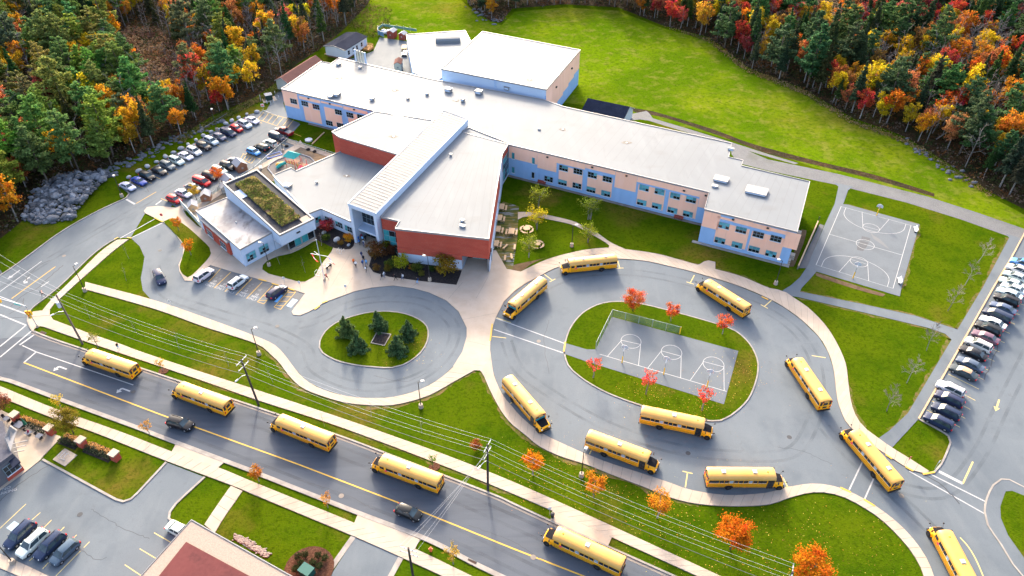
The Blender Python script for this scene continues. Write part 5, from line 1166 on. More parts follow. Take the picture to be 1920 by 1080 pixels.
def spruce(seed, h, rad, base, n, ls, droop=.25):
    rr = random.Random(seed); tr = MB(); cr = MB(); r0 = h*.011+.05
    tr.tube([Vector((0,0,-.2)), Vector((0,0,h*.5)), Vector((0,0,h))], [r0, r0*.6, .02], 6)
    br = []; z = base
    while z < .985:
        t = (z-base)/(1-base)
        for i in range(7 if t < .7 else 5):
            ln = max(.15, rad*(1-t)**.85*rr.uniform(.75,1.15)); a = rr.uniform(0,6.28)
            br.append((Vector((0,0,h*z)), a, ln))
        z += .55/h*rr.uniform(.8,1.2)
    tot = sum(b[2]+.3 for b in br)
    for o, a, ln in br:
        d = Vector((math.cos(a), math.sin(a), 0)); side = Vector((-d.y, d.x, 0))
        tr.tube([o, o+d*ln*.9+Vector((0,0,-ln*droop))], [r0*.15, .012], 3)
        for _ in range(max(2, int(n*(ln+.3)/tot))):
            t = rr.random()**.7; p = o + d*ln*t + Vector((0,0,-ln*t*droop+ln*.12*t*t)) + side*rr.gauss(0,.16)*ln*(1.1-t*.6) + Vector((0,0,rr.gauss(0,.12)))
            leafq(cr, p, ls, rr, n=Vector((rr.gauss(0,.6)+d.x*.5, rr.gauss(0,.6)+d.y*.5, .9)))
    return tr, cr
def bare(seed, h, rad, base, depth=4, k=3, r=None, twig=1.0):
    rr = random.Random(seed); tr = MB(); cr = MB(); r0 = r or h*.012+.03
    top = Vector((rr.uniform(-.5,.5), rr.uniform(-.5,.5), h*.8))
    P = [Vector((0,0,-.1)), top*.35+Vector((rr.uniform(-.1,.1),0,0)), top*.7, top]
    tr.tube(P, [r0, r0*.8, r0*.5, r0*.22], 6)
    def grow(o, d, ln, r_, lv):
        e = o + d*ln; (tr if lv >= depth-1 and lv > 2 else cr).tube([o, e], [max(r_, .012*twig), max(r_*.5, .008*twig)], 3 if lv < 3 else 4)
        if lv <= 1: return
        for i in range(k + (lv == 2)):
            t = rr.uniform(.35,1); nd = (d + Vector((rr.gauss(0,.55), rr.gauss(0,.55), rr.gauss(.15,.4)))).normalized()
            grow(o.lerp(e, t), nd, ln*rr.uniform(.45,.7), r_*.5, lv-1)
    nl = 8
    for i in range(nl):
        t = base+(1-base)*i/nl; a = i*2.4+rr.uniform(-.5,.5)
        d = Vector((math.cos(a), math.sin(a), rr.uniform(.5,1.1))).normalized()
        grow(top*t, d, rad*(1.1-.5*(i/nl))*.75, r0*.35, depth-1)
    grow(top, Vector((0,0,1)), h*.2, r0*.22, depth-1)
    return tr, cr
def proto(gen, tb, cb, *a, **k):
    t, c = gen(*a, **k); return (t.mesh('trunk', tb), c.mesh('crown', cb))
def tree(name, pr, px, py, s=1.0, rz=None, label=None, group=None, color=(1,1,1), cat='tree', pos=None, z=0.0, sz=None):
    x, y = pos if pos else g(px, py)
    o = thing(name, label, cat, (x, y, z), rnd.uniform(0,6.28) if rz is None else rz, group, (s, s, s*(sz or 1)))
    place('trunk', pr[0], o); c = place('crown', pr[1], o, color=color)
    return o
# ---- single trees around the school
OR, ORD_, RED, YEL, LIME, OLIVE, BRN, PINK = (.66,.22,.012), (.60,.16,.012), (.66,.12,.03), (.60,.38,.02), (.26,.33,.02), (.16,.19,.02), (.20,.09,.025), (.5,.10,.07)
stA = [proto(broadleaf, bark_g, leaf_m, 20+i, 6, 1.9, .33, 1500, .17, 7, .3, .15) for i in range(3)]
stBig = [proto(broadleaf, bark_b, leaf_m, 30+i, 8, 3.3, .26, 4200, .2, 9, .1, .2) for i in range(2)]
stThin = [proto(broadleaf, bark_g, leaf_m, 40+i, 5, 1.3, .42, 420, .16, 6, .5, .15) for i in range(3)]
stCourt = [proto(broadleaf, bark_g, leaf_m, 50+i, 6, 2.4, .34, 1150, .2, 5, .4, .6, 3) for i in range(3)]
stBare = [proto(bare, bark_g, twig_m, 60+i, 6.2, 2.0, .38, 4, 5, .08, 1.3) for i in range(3)]
stStick = [proto(bare, bark_g, twig_m, 70+i, 4.6, .7, .55, 3, 2, .04, .6) for i in range(2)]
shrub = [proto(broadleaf, bark_b, leaf_m, 80+i, 2.4, 1.5, .08, 1500, .14, 8, .1, .1) for i in range(3)]
islSp = [proto(spruce, bark_b, needle_m, 90+i, 5.3, 2.5, .03, 5600, .22, .12) for i in range(3)]
fol = 'orange trees on the lawn between street and bus loop'
tree('maple_tree', stA[0], 999,890,.92,.3,'orange tree on the lawn nearest the utility pole',fol,OR)
tree('maple_tree', stA[1], 1113,931,.95,.9,'orange tree just below the lamp post and parked bus',fol,(.62,.24,.02))
tree('maple_tree', stA[2], 1232,971,1.0,2,'thin orange tree in the middle of the lawn row',fol,(.62,.25,.02))
tree('maple_tree', stBig[0], 1369,1030,.80,0,'full round orange tree on the lower lawn',fol,ORD_)
tree('maple_tree', stBig[1], 1511,1090,.80,1,'full orange tree at the bottom edge of the lawn',fol,(.60,.18,.012))
isg = 'red trees on the oval island'
tree('maple_tree', stBig[1], 1186,583,.62,2,'largest red tree at the top of the oval island',isg,(.60,.13,.03),z=.1)
tree('maple_tree', stA[1], 1257,603,.78,1,'red tree behind the chain link fence',isg,RED,z=.1)
tree('maple_tree', stA[2], 1354,627,.80,3,'red tree at the upper right of the oval island',isg,RED,z=.1)
tree('maple_tree', stThin[0], 1112,709,1.0,0,'thin red tree at the left end of the oval island',isg,(.70,.10,.05),z=.1)
tree('maple_tree', stThin[1], 1211,740,1.12,1,'thin red tree at the lower kerb of the oval island',isg,(.70,.10,.05),z=.1)
tree('maple_tree', stThin[2], 1316,770,1.12,2,'thin red tree above the island bus roof',isg,(.70,.10,.05),z=.1)
cg = 'courtyard trees'
tree('birch_tree', stCourt[0], 1010,389,1.0,0,'yellow-green tree beside the classroom wall',cg,(.21,.24,.02))
tree('birch_tree', stCourt[1], 1007,430,.95,1,'bright yellow tree at the start of the courtyard path',cg,(.50,.40,.02))
tree('birch_tree', stCourt[2], 1105,412,.95,2,'sparse green tree in the middle of the courtyard',cg,(.15,.20,.02))
tree('birch_tree', stCourt[0], 991,483,.85,3,'lime tree next to the round picnic table',cg,(.26,.30,.025))
tree('birch_tree', stCourt[1], 1102,455,.8,4,'lime tree below the courtyard path',cg,(.25,.29,.02))
bg_ = 'bare saplings on the right-hand lawn'
for i, (x, y, lab) in enumerate([(1662,771,'bare sapling lowest on the right lawn'),(1700,718,'bare sapling second from the bottom of the right lawn'),(1737,657,'bare sapling beside the path junction'),(1777,583,'bare sapling on the lawn below the court'),(1809,535,'bare sapling on the lawn right of the court'),(1834,491,'bare sapling nearest the gravel road')]):
    tree('bare_sapling', stBare[i % 3], x, y, 1.0, i*1.1, lab, bg_, cat='tree')
sg = 'thin leafless saplings between street and loop'
for i, (x, y, lab) in enumerate([(169,598,'thin sapling nearest the street corner'),(259,628,'thin sapling above the first bus'),(336,655,'thin sapling above the second bus'),(429,687,'thin sapling left of the second utility pole'),(512,717,'thin sapling at the curve of the loop walk'),(696,781,'thin sapling below the loop bottom'),(791,812,'thin sapling below the tall lamp post'),(242,485,'thin sapling at the tip of the driveway lawn'),(237,527,'thin sapling on the driveway lawn beside the loop'),(609,800,'thin sapling on the verge above the third bus'),(573,513,'thin sapling on the flagpole lawn'),(603,462,'thin sapling by the entrance bed'),(525,496,'thin sapling left on the flagpole lawn')]):
    tree('bare_sapling', stStick[i % 2], x, y, .95, i*.9, lab, sg)
for x, y, pr, s, c, lab in [(184,652,stThin[0],.8,(.22,.22,.03),'small green-yellow tree on the verge by the first bus'),(306,696,stThin[1],.62,(.6,.35,.05),'tiny orange tree in a mulch ring between two buses'),(812,876,stThin[2],.62,(.14,.22,.03),'small green tree in a mulch ring beside the fourth bus'),(486,903,stA[0],.62,(.45,.17,.015),'small orange-brown tree on the near verge'),(615,952,stThin[0],.7,(.55,.25,.03),'tiny orange tree on the near verge left of the apron'),(850,1058,stThin[1],.85,(.45,.30,.04),'small yellow tree near the fire hydrant'),(118,770,stThin[2],.8,(.55,.40,.03),'small yellow tree on the near verge by the patio'),(138,813,stBig[0],.70,(.22,.17,.02),'olive tree beside the cafe patio'),(281,816,stThin[0],.7,(.5,.25,.04),'small orange tree beside the driveway apron'),(336,433,stA[1],.62,(.58,.20,.02),'orange tree at the upper end of the narrow lawn'),(359,479,stA[2],.68,(.60,.20,.015),'orange tree in the middle of the narrow lawn'),(412,345,stA[0],.85,(.60,.15,.02),'orange tree by the play huts'),(369,374,stA[1],.7,(.45,.30,.03),'yellow-green tree above the first play hut'),(1003,835,shrub[0],.01,OR,None)]:
    if lab: tree('small_tree', pr, x, y, s, None, lab, 'small street and garden trees', c, z=.1 if y < 480 and x < 400 else 0)
for x, y, s, c, lab in [(616,433,1.15,(.42,.06,.05),'dark red shrub in the entrance corner'),(655,454,.8,(.62,.30,.02),'orange shrub beside the portal'),(706,484,1.5,(.17,.085,.025),'big brown shrub left of the brick wall'),(724,466,1.2,(.28,.36,.02),'bright lime shrub by the teal glazing'),(735,478,1.0,(.13,.06,.025),'small brown shrub below the lime one'),(753,502,1.15,(.38,.42,.02),'lime-yellow round shrub under the brick wall'),(731,503,.8,(.10,.14,.02),'low green shrub in front of the brown one'),(835,514,1.7,(.28,.19,.02),'tall golden shrub at the right end of the bed'),(783,510,.9,(.09,.12,.02),'green shrub in the middle of the bed'),(773,506,.5,(.5,.25,.03),'tiny orange shrub in the bed'),(727,509,.6,(.16,.13,.02),'low olive shrub at the bed edge'),(790,518,.5,(.18,.18,.03),'tiny green shrub at the bed edge'),(810,509,.55,(.05,.10,.015),'small dark shrub beside the bed lamp'),(612,452,.7,(.06,.10,.015),'flat green shrub in the entrance bed'),(640,460,.5,(.25,.15,.03),'tiny tan shrub in the entrance bed'),(706,508,.6,(.20,.12,.03),'low tan shrub at the corner of the bed'),(893,842,.7,(.35,.12,.03),'reddish shrub left of the third utility pole'),(9,766,1.0,(.25,.10,.05),'brown shrub at the left edge by the patio'),(180,690,.01,OR,None)]:
    if lab: tree('shrub', shrub[int(x) % 3], x, y, s, None, lab, 'shrubs planted around the school', c, 'shrub', z=.1)
for i, (x, y, s, lab) in enumerate([(650,628,1.08,'slim spruce at the left of the egg-shaped island'),(672,657,1.0,'wide spruce at the lower left of the egg-shaped island'),(709,616,1.0,'spruce at the top of the egg-shaped island'),(766,631,.95,'spruce at the right of the egg-shaped island'),(746,661,1.0,'spruce below the square flower bed')]):
    tree('spruce_tree', islSp[i % 3], x, y, s*.84, i, lab, 'spruces on the egg-shaped island', (.05,.09,.035) if i != 0 else (.075,.115,.035), z=.1)
# ---- the forest
def inside(p, poly):
    x, y = p; c = False; j = len(poly)-1
    for i in range(len(poly)):
        xi, yi = poly[i]; xj, yj = poly[j]
        if (yi > y) != (yj > y) and x < (xj-xi)*(y-yi)/(yj-yi)+xi: c = not c
        j = i
    return c
def proj(x, y, z=0):
    zz = z-CAM_H; fw = y*math.cos(PITCH)-zz*math.sin(PITCH); u = y*math.sin(PITCH)+zz*math.cos(PITCH)
    return 960+FPX*x/fw, 540-FPX*u/fw
fPine = [proto(pine, bark_b, needle_m, 100+i, 16, 5.0, .30, 4600, .42) for i in range(4)]
fSpr = [proto(spruce, bark_g, needle_m, 110+i, 15, 2.2, .30, 2900, .34, .3) for i in range(4)]
fDec = [proto(broadleaf, bark_g, leaf_m, 120+i, 12, 3.1, .36, 2300, .31, 8, .5, .9) for i in range(5)]
fBare = [proto(bare, bark_g, twig_m, 130+i, 12, 3.0, .36, 4, 3, .14, 2.2) for i in range(4)]
ZONE = 0
KN = {'pine': ('pine_tree', fPine, 'green pine'), 'spruce': ('spruce_tree', fSpr, 'dark spruce'), 'or': ('maple_tree', fDec, 'orange-leaved tree'), 'ye': ('birch_tree', fDec, 'yellow-leaved tree'), 're': ('maple_tree', fDec, 'red-leaved tree'), 'bare': ('bare_tree', fBare, 'leafless grey tree')}
cnt = {}
fr2 = random.Random(3)
CLEAR = [(228,55),(295,50),(360,130),(345,195),(265,165)]
CLEAR2 = [(1440,-20),(1600,-20),(1610,40),(1560,60),(1480,40)]
ROCKS = [(40,425),(60,380),(115,325),(215,322),(205,360),(150,420)]
def forest(poly_px, spacing, side):
    poly = G(poly_px); xs = [p[0] for p in poly]; ys = [p[1] for p in poly]
    y = max(100, min(ys)); pts = []
    while y < min(max(ys), 330):
        x = max(min(xs), -260)
        while x < min(max(xs), 260):
            p = (x+fr2.uniform(-.45,.45)*spacing, y+fr2.uniform(-.45,.45)*spacing)
            if inside(p, poly): pts.append(p)
            x += spacing
        y += spacing
    for p in pts:
        px, py = proj(*p)
        if px < -110 or px > 2030 or py < -14 or inside((px,py), ROCKS): continue
        cl1, cl2 = inside((px,py), CLEAR), inside((px,py), CLEAR2)
        if (cl1 or cl2) and fr2.random() < .8: continue
        # nearness to the forest edge
        edge = not all(inside((p[0]+dx, p[1]+dy), poly) for dx, dy in ((0,-7),(7,-4),(-7,-4)))
        nz = noise.noise(Vector((p[0]*.035, p[1]*.035, 7.3))) ; n2 = noise.noise(Vector((p[0]*.06, p[1]*.06, 1.3)))
        r = fr2.random()
        if side == 'L':
            if px < 270: w = dict(pine=.45+nz*.3, spruce=.06, ye=.17+n2*.1, re=.05+(.15 if px < 110 and py > 180 else 0), bare=.22, **{'or': .11+n2*.1})
            else: w = dict(pine=.06, spruce=.26, ye=.12, re=.04, bare=.42, **{'or': .14+n2*.12})
            if cl1: w = dict(bare=1)
        else:
            if edge: w = dict(pine=.12, spruce=.52, ye=.09, re=.07, bare=.13, **{'or': .12})
            else: w = dict(pine=.13, spruce=.18, ye=.22+n2*.15, re=.05, bare=.38, **{'or': .16-n2*.1})
            if cl2: w = dict(bare=.8, **{'or': .2})
        tot = sum(max(0,v) for v in w.values()); acc = 0
        for k, v in w.items():
            acc += max(0,v)/tot
            if r <= acc: break
        if cnt.get(k, 0) >= 300: k = min(KN, key=lambda q: cnt.get(q, 0))
        cnt[k] = cnt.get(k, 0)+1
        nm, prs, lab = KN[k]; pr = prs[fr2.randrange(len(prs))]
        j = lambda c, v=.2: tuple(max(0, q*fr2.uniform(1-v,1+v)) for q in c)
        if k == 'pine': s, c = fr2.uniform(.75,1.12), (j(fr2.choice([(.115,.175,.035),(.08,.15,.045),(.145,.185,.035),(.10,.15,.05)]), .28) if side == 'L' else j((.05,.105,.035)))
        elif k == 'spruce': s, c = fr2.uniform(.62,1.12), j((.034,.058,.022), .35)
        elif k == 'or': s, c = fr2.uniform(.58,.98), j(fr2.choice([(.58,.23,.02),(.55,.17,.02),(.50,.20,.07),(.38,.15,.05)]))
        elif k == 'ye': s, c = fr2.uniform(.58,.98), j(fr2.choice([(.58,.35,.02),(.62,.42,.02),(.52,.28,.025)]))
        elif k == 're': s, c = fr2.uniform(.55,.95), j(fr2.choice([(.46,.06,.035),(.50,.12,.08),(.36,.05,.045)]))
        else: s, c = fr2.uniform(.7,1.1), (1,1,1)
        if cl1 or cl2: s *= .6
        if side == 'L':
            where = 'behind the portable classroom' if px > 560 else ('at the forest edge above the boulders' if edge and px > 210 else ('at the forest edge by the rock pile' if edge else ('in the far left forest at the top edge' if py < 60 else ('in the left forest behind the rock pile' if px < 200 else 'in the left forest around the clearing'))))
        else:
            where = 'at the meadow edge' + (' above the gravel road' if px > 1500 else ' at the top') if edge else ('in the right forest at the top edge' if py < 60 else ('in the right forest at the right edge' if px > 1750 else 'in the middle of the right forest'))
        lab = ('tall ' if s > (1.0 if k != 're' else .8) else ('small ' if s < .78 else '')) + lab
        tree(nm, pr, 0, 0, s, fr2.uniform(0,6.28), f'{lab} {where}', f'{lab}s {where}', c, pos=p, sz=fr2.uniform(.92,1.15))
forest(FOREST_L, 5.0, 'L')
forest(FOREST_R, 4.8, 'R')
for px, py, s_, c, lab in [(80,305,1.0,(.56,.05,.04),'bright red tree at the left forest edge above the rock pile'),(40,318,.9,(.50,.05,.035),'red tree at the far left above the rock pile'),(16,238,1.0,(.60,.16,.07),'coral tree at the left edge of the photo'),(266,268,1.1,(.64,.33,.02),'golden tree at the forest edge above the first boulders'),(184,250,.8,(.60,.30,.03),'orange-yellow tree beside the golden one'),(376,182,1.15,(.58,.12,.06),'coral red tree below the clearing'),(428,206,.95,(.62,.24,.015),'orange tree at the forest edge above the lamp post'),(412,208,.6,(.55,.05,.03),'small red tree at the forest edge above the lamp post'),(358,92,1.0,(.60,.22,.03),'orange tree right of the clearing'),(105,80,1.0,(.64,.40,.02),'yellow tree high in the left forest'),(78,130,1.0,(.62,.36,.02),'yellow tree in the middle of the left forest'),(505,90,1.05,(.60,.22,.04),'orange tree above the brown-roofed shed'),(560,85,.9,(.64,.40,.02),'yellow tree beside the portable classroom'),(1622,198,1.15,(.60,.44,.02),'large yellow tree at the meadow edge'),(1735,170,1.0,(.68,.50,.02),'bright yellow tree in the right forest'),(1800,205,1.1,(.70,.52,.02),'lemon yellow tree in the right forest'),(1768,236,1.0,(.58,.09,.03),'red tree at the meadow edge on the right'),(1688,205,1.0,(.56,.20,.08),'pale orange tree at the meadow edge'),(1612,222,.75,(.54,.07,.04),'small red tree under the large yellow one'),(1748,250,.8,(.62,.40,.02),'leaning yellow tree at the meadow edge'),(1872,292,1.0,(.58,.20,.03),'orange tree at the right forest edge'),(1525,128,.85,(.66,.46,.02),'slim yellow tree among dark spruces'),(1256,50,.8,(.55,.06,.04),'red tree at the top of the meadow'),(1312,66,1.0,(.62,.32,.03),'golden tree at the top of the meadow')]:
    tree('maple_tree', fDec[int(px) % 5], px, py, s_, px, lab, 'single bright trees in the forest', c)
print('forest', cnt, sum(cnt.values()))
# undergrowth: brush, ferns and fallen leaves nobody could count
def undergrowth(name, poly_px, n, cols, lab, hmin=.25, hmax=1.0, seed=1):
    poly = G(poly_px); rr = random.Random(seed); mb = MB(); mats = [M(name+'_tint', c, [((c[0]*.5,c[1]*.5,c[2]*.5), 1, .6)], rough=1, spec=.05, trans=.25) for c in cols]
    x0, x1 = max(min(p[0] for p in poly),-235), min(max(p[0] for p in poly),235); y0, y1 = min(p[1] for p in poly), min(max(p[1] for p in poly), 310)
    made = 0; big = hmax > 1.5
    while made < n:
        x, y = rr.uniform(x0,x1), rr.uniform(y0,y1)
        if not inside((x,y), poly): continue
        nz = noise.noise(Vector((x*.12, y*.12, seed))); made += 1
        mb.mat(min(len(cols)-1, max(0, int((nz*.9+.5)*len(cols)+rr.uniform(-.7,.7)))))
        hh = hmax*(rr.random()**2 if big else 1)
        for _ in range(5 if big and hh > 1 else 3):
            leafq(mb, Vector((x+rr.gauss(0,.5), y+rr.gauss(0,.5), rr.uniform(0,hh)*(1 if nz > -.2 else .6)+.05)), rr.uniform(hmin,hmin*2), rr, .8)
    return mb.build(name, mats, kind='stuff', label=lab)
undergrowth('undergrowth', FOREST_L, 20000, [(.035,.05,.016),(.10,.055,.03),(.055,.065,.02),(.13,.105,.085),(.14,.065,.025),(.045,.06,.02)], 'brown brush and ferns on the floor of the left forest', .25, 2.8, 2)
undergrowth('undergrowth', FOREST_R, 20000, [(.03,.042,.015),(.10,.05,.024),(.045,.055,.02),(.12,.09,.07),(.13,.058,.022),(.03,.04,.015)], 'russet brush on the floor of the right forest', .25, 2.8, 3)
undergrowth('brush', CLEAR, 1500, [(.26,.14,.075),(.30,.20,.12),(.20,.10,.07)], 'tan bracken in the forest clearing', .3, 1.0, 4)
undergrowth('brush', CLEAR2, 1200, [(.30,.24,.16),(.24,.16,.11),(.34,.28,.2)], 'pale dry brush at the top of the right forest', .3, .9, 5)
undergrowth('brush', [(330,262),(400,222),(480,186),(530,152),(550,160),(500,185),(410,228),(340,268)], 700, [(.16,.14,.04),(.12,.14,.03),(.2,.15,.06)], 'weedy fringe between forest and car park', .2, .5, 6)
undergrowth('brush', [(1240,50),(1330,73),(1400,128),(1500,166),(1600,226),(1700,262),(1860,366),(1860,374),(1700,270),(1600,234),(1500,174),(1400,136),(1330,80)], 900, [(.22,.15,.05),(.26,.18,.09),(.14,.13,.04)], 'dry grass fringe along the right forest', .2, .5, 7)
undergrowth('brush', [(650,45),(690,8),(735,15),(730,60),(700,75),(668,62)], 500, [(.10,.12,.02),(.14,.12,.03),(.18,.12,.05)], 'weeds on the slope behind the yard', .2, .5, 8)
# fallen leaves on the lawns
mb = MB(); rr = random.Random(9); spots = [(999,890,5),(1113,931,5),(1232,971,6),(1369,1030,8),(1511,1085,8),(1250,985,14),(1430,1010,14),(1600,1020,10),(1060,850,8),(1316,765,4),(1211,735,4),(1380,700,5),(760,655,5)]
for x, y, sp in spots:
    c = g(x, y)
    for _ in range(170):
        mb.mat(rr.randrange(3)); p = Vector((c[0]+rr.gauss(0,sp*.6), c[1]+rr.gauss(0,sp*.6), .16 if 1057 < x < 1420 and 566 < y < 780 or x == 760 else .03))
        leafq(mb, p, rr.uniform(.05,.10), rr, n=Vector((rr.gauss(0,.2), rr.gauss(0,.2), 1)))
mb.build('fallen_leaves', [M('fallen_orange', (.55,.22,.03), rough=.9), M('fallen_yellow', (.6,.45,.08), rough=.9), M('fallen_brown', (.3,.13,.04), rough=.9)], kind='stuff', label='scattered orange and yellow leaves lying on the lawns')
# ================================================================== OTHER BUILDINGS
def gable(name, A, B, C, ze, zr, wall, roof, lab, cat='building', z0=0.0, over=.35):
    """A-B gable end (plan points), B-C long side"""
    A, B, C = Vector(A), Vector(B), Vector(C); a = (B-A); b = (C-B)
    W_2, Ln = a.length, b.length; ax = a.normalized(); bx = b.normalized()
    o = thing(name, lab, cat, (A.x, A.y, 0)); P = lambda u, v, z: (ax.x*u+bx.x*v, ax.y*u+bx.y*v, z)
    mb = MB(); mb.hexa([P(0,0,z0),P(W_2,0,z0),P(W_2,0,ze),P(W_2/2,0,zr-.05),P(0,0,ze)], [P(0,Ln,z0),P(W_2,Ln,z0),P(W_2,Ln,ze),P(W_2/2,Ln,zr-.05),P(0,Ln,ze)]); mb.build('wall', wall, o)
    k = (zr-ze)/(W_2/2)
    for s in (0,1):
        e = -over if s == 0 else W_2+over; ez = ze-over*k
        MB().hexa([P(e,-over,ez),P(W_2/2,-over,zr),P(W_2/2,Ln+over,zr),P(e,Ln+over,ez)], [P(e,-over,ez+.14),P(W_2/2,-over,zr+.14),P(W_2/2,Ln+over,zr+.14),P(e,Ln+over,ez+.14)]).build('roof', roof, o)
        MB().hexa([P(e,-over-.06,ez-.12),P(W_2/2,-over-.06,zr-.12),P(W_2/2,-over-.005,zr-.12),P(e,-over-.005,ez-.12)], [P(e,-over-.06,ez+.16),P(W_2/2,-over-.06,zr+.16),P(W_2/2,-over-.005,zr+.16),P(e,-over-.005,ez+.16)]).build('barge_board', trim_w, o)
    if z0 > .2: MB().hexa([P(.2,.2,0),P(W_2-.2,.2,0),P(W_2-.2,Ln-.2,0),P(.2,Ln-.2,0)],[P(.2,.2,z0),P(W_2-.2,.2,z0),P(W_2-.2,Ln-.2,z0),P(.2,Ln-.2,z0)]).build('skirt', wood_br, o)
    return o, P, W_2, Ln
siding = M('white_siding', (.70,.71,.74), [((.62,.63,.66), .5, .5)], rough=.6)
shingle_d = M('dark_shingles', (.016,.02,.035), [((.03,.035,.055), .6, .6), ((.01,.012,.02), 4, .5)], rough=1, spec=.02)
shingle_b = M('brown_shingles', (.13,.065,.055), [((.09,.045,.04), .5, .6), ((.17,.09,.075), 4, .4)], rough=1, spec=.03)
shingle_g = M('grey_shingles', (.075,.075,.09), [((.12,.12,.14), 3, .6), ((.05,.05,.06), .5, .5)], rough=1, spec=.03)
cream = M('cream_wall', (.60,.58,.50), rough=.8)
o, P, W2, Ln = gable('portable_classroom', g(609,86,3.6), g(647,94,3.6), g(687,69,3.6), 3.6, 4.3, siding, shingle_d, 'white portable classroom with a dark roof behind the school', z0=.6)
for v, w in ((Ln*.14,1.0),(Ln*.36,1.0),(Ln*.52,.8),(Ln*.74,.9)):
    f = MB().hexa([P(W2+.01,v-w/2,1.5),P(W2+.08,v-w/2,1.5),P(W2+.08,v-w/2,2.8),P(W2+.01,v-w/2,2.8)], [P(W2+.01,v+w/2,1.5),P(W2+.08,v+w/2,1.5),P(W2+.08,v+w/2,2.8),P(W2+.01,v+w/2,2.8)]).build('window', glass_d, o)
    MB().hexa([P(W2+.08,v-w/2-.05,2.1),P(W2+.1,v-w/2-.05,2.1),P(W2+.1,v-w/2-.05,2.18),P(W2+.08,v-w/2-.05,2.18)], [P(W2+.08,v+w/2+.05,2.1),P(W2+.1,v+w/2+.05,2.1),P(W2+.1,v+w/2+.05,2.18),P(W2+.08,v+w/2+.05,2.18)]).build('frame', trim_w, f)
MB().hexa([P(W2+.01,Ln*.9-.5,.7),P(W2+.07,Ln*.9-.5,.7),P(W2+.07,Ln*.9-.5,2.9),P(W2+.01,Ln*.9-.5,2.9)], [P(W2+.01,Ln*.9+.5,.7),P(W2+.07,Ln*.9+.5,.7),P(W2+.07,Ln*.9+.5,2.9),P(W2+.01,Ln*.9+.5,2.9)]).build('door', M('pale_door', (.35,.45,.58), rough=.5), o)
dk = M('orange_timber', (.42,.19,.05), [((.32,.14,.04), 1.5, .5)], rough=.8)
MB().hexa([P(W2+.05,Ln-3.2,.05),P(W2+2.6,Ln-3.2,.05),P(W2+2.6,Ln-.2,.05),P(W2+.05,Ln-.2,.05)], [P(W2+.05,Ln-3.2,.7),P(W2+2.6,Ln-3.2,.7),P(W2+2.6,Ln-.2,.7),P(W2+.05,Ln-.2,.7)]).build('deck', dk, o)
for u0, v0, u1, v1 in ((W2+.1,Ln-.2,W2+2.6,Ln-.2),(W2+2.6,Ln-.2,W2+2.6,Ln-3.2),(W2+2.6,Ln-3.2,W2+1.2,Ln-3.2)):
    for z in (.95,1.2,1.45,1.65): MB().beam(P(u0,v0,z), P(u1,v1,z), .06, .12).build('deck_rail', dk, o)
for k in range(5): MB().hexa([P(-1.6+.3*k,1.0,0),P(-1.3+.3*k,1.0,0),P(-1.3+.3*k,2.4,0),P(-1.6+.3*k,2.4,0)], [P(-1.6+.3*k,1.0,.15+.14*k),P(-1.3+.3*k,1.0,.15+.14*k),P(-1.3+.3*k,2.4,.15+.14*k),P(-1.6+.3*k,2.4,.15+.14*k)]).build('step', wood, o)
gable('storage_shed', g(517,150,3.2), g(541,157,3.2), g(604,116,3.2), 3.2, 4.6, cream, shingle_b, 'cream shed with a brown roof against the left end of the school', 'shed')
gable('storage_shed', g(1187,203,3.0), g(1168,223,3.0), g(1093,207,3.0), 3.0, 5.0, siding, shingle_d, 'white shed with a black roof behind the classroom wing', 'shed')
# flues behind the wing
for i in range(5):
    x, y = g(667+i*4.6, 116.5+i*.9, MZ); MB().cyl((x,y+.7,0),(x,y+.7,12.3-i*.1),.28,n=8).build('flue', wall_lg if i in (0,4) else cream, school)
# dumpster huts in the yard
hut_r = M('red_brown_boards', (.22,.045,.03), [((.16,.035,.025), 1, .5)], rough=.85)
hut_g = M('pale_shingles', (.22,.23,.26), rough=.85)
def hut(px, py, w, d, h, wall, roof, lab, rz=0.0, cat='shed', rise=.6, name='garden_hut', z=0.0, win=True):
    x, y = g(px, py); o = thing(name, lab, cat, (x,y,z), rz)
    MB().hexa([(-w/2,-d/2,0),(w/2,-d/2,0),(w/2,-d/2,h),(0,-d/2,h+rise-.04),(-w/2,-d/2,h)], [(-w/2,d/2,0),(w/2,d/2,0),(w/2,d/2,h),(0,d/2,h+rise-.04),(-w/2,d/2,h)]).build('wall', wall, o)
    for s in (-1,1): MB().hexa([(s*(w/2+.15),-d/2-.15,h-.1),(0,-d/2-.15,h+rise),(0,d/2+.15,h+rise),(s*(w/2+.15),d/2+.15,h-.1)], [(s*(w/2+.15),-d/2-.15,h-.02),(0,-d/2-.15,h+rise+.08),(0,d/2+.15,h+rise+.08),(s*(w/2+.15),d/2+.15,h-.02)]).build('roof', roof, o)
    if win: MB().box(-.25,.25,-d/2-.04,-d/2-.005,h*.45,h*.45+.5).build('window', trim_w, o)
    return o
hut(736,70,2.4,3.0,2.4,hut_r,hut_g,'taller red-brown hut in the service yard',R(-20))
hut(756,73,2.2,2.4,2.0,hut_r,hut_g,'smaller red-brown hut beside the rear wing',R(-20))
hut(748,130,2.2,4.0,2.6,cream,shingle_b,'narrow tan hut with a dark red roof in the yard',R(0))
hut(364,394,2.0,2.2,1.5,wood,hut_g,'timber play hut nearest the loop',R(20),'play hut',.9,'play_hut')
hut(388,374,2.2,2.2,1.5,wood_br,hut_g,'brown play hut beside the yellow tree',R(10),'play hut',.9,'play_hut')
hut(431,348,2.6,3.0,1.9,wood_br,hut_g,'brown play hut right of the orange tree',R(40),'play hut',1.0,'play_hut')
hut(452,318,2.6,3.0,1.9,wood_br,hut_g,'brown play hut beside the hatched bay',R(40),'play hut',1.0,'play_hut')
hut(424,358,2.0,2.0,1.6,trim_w,trim_w,'small white play hut under the orange tree',R(30),'play hut',.5,'play_hut')
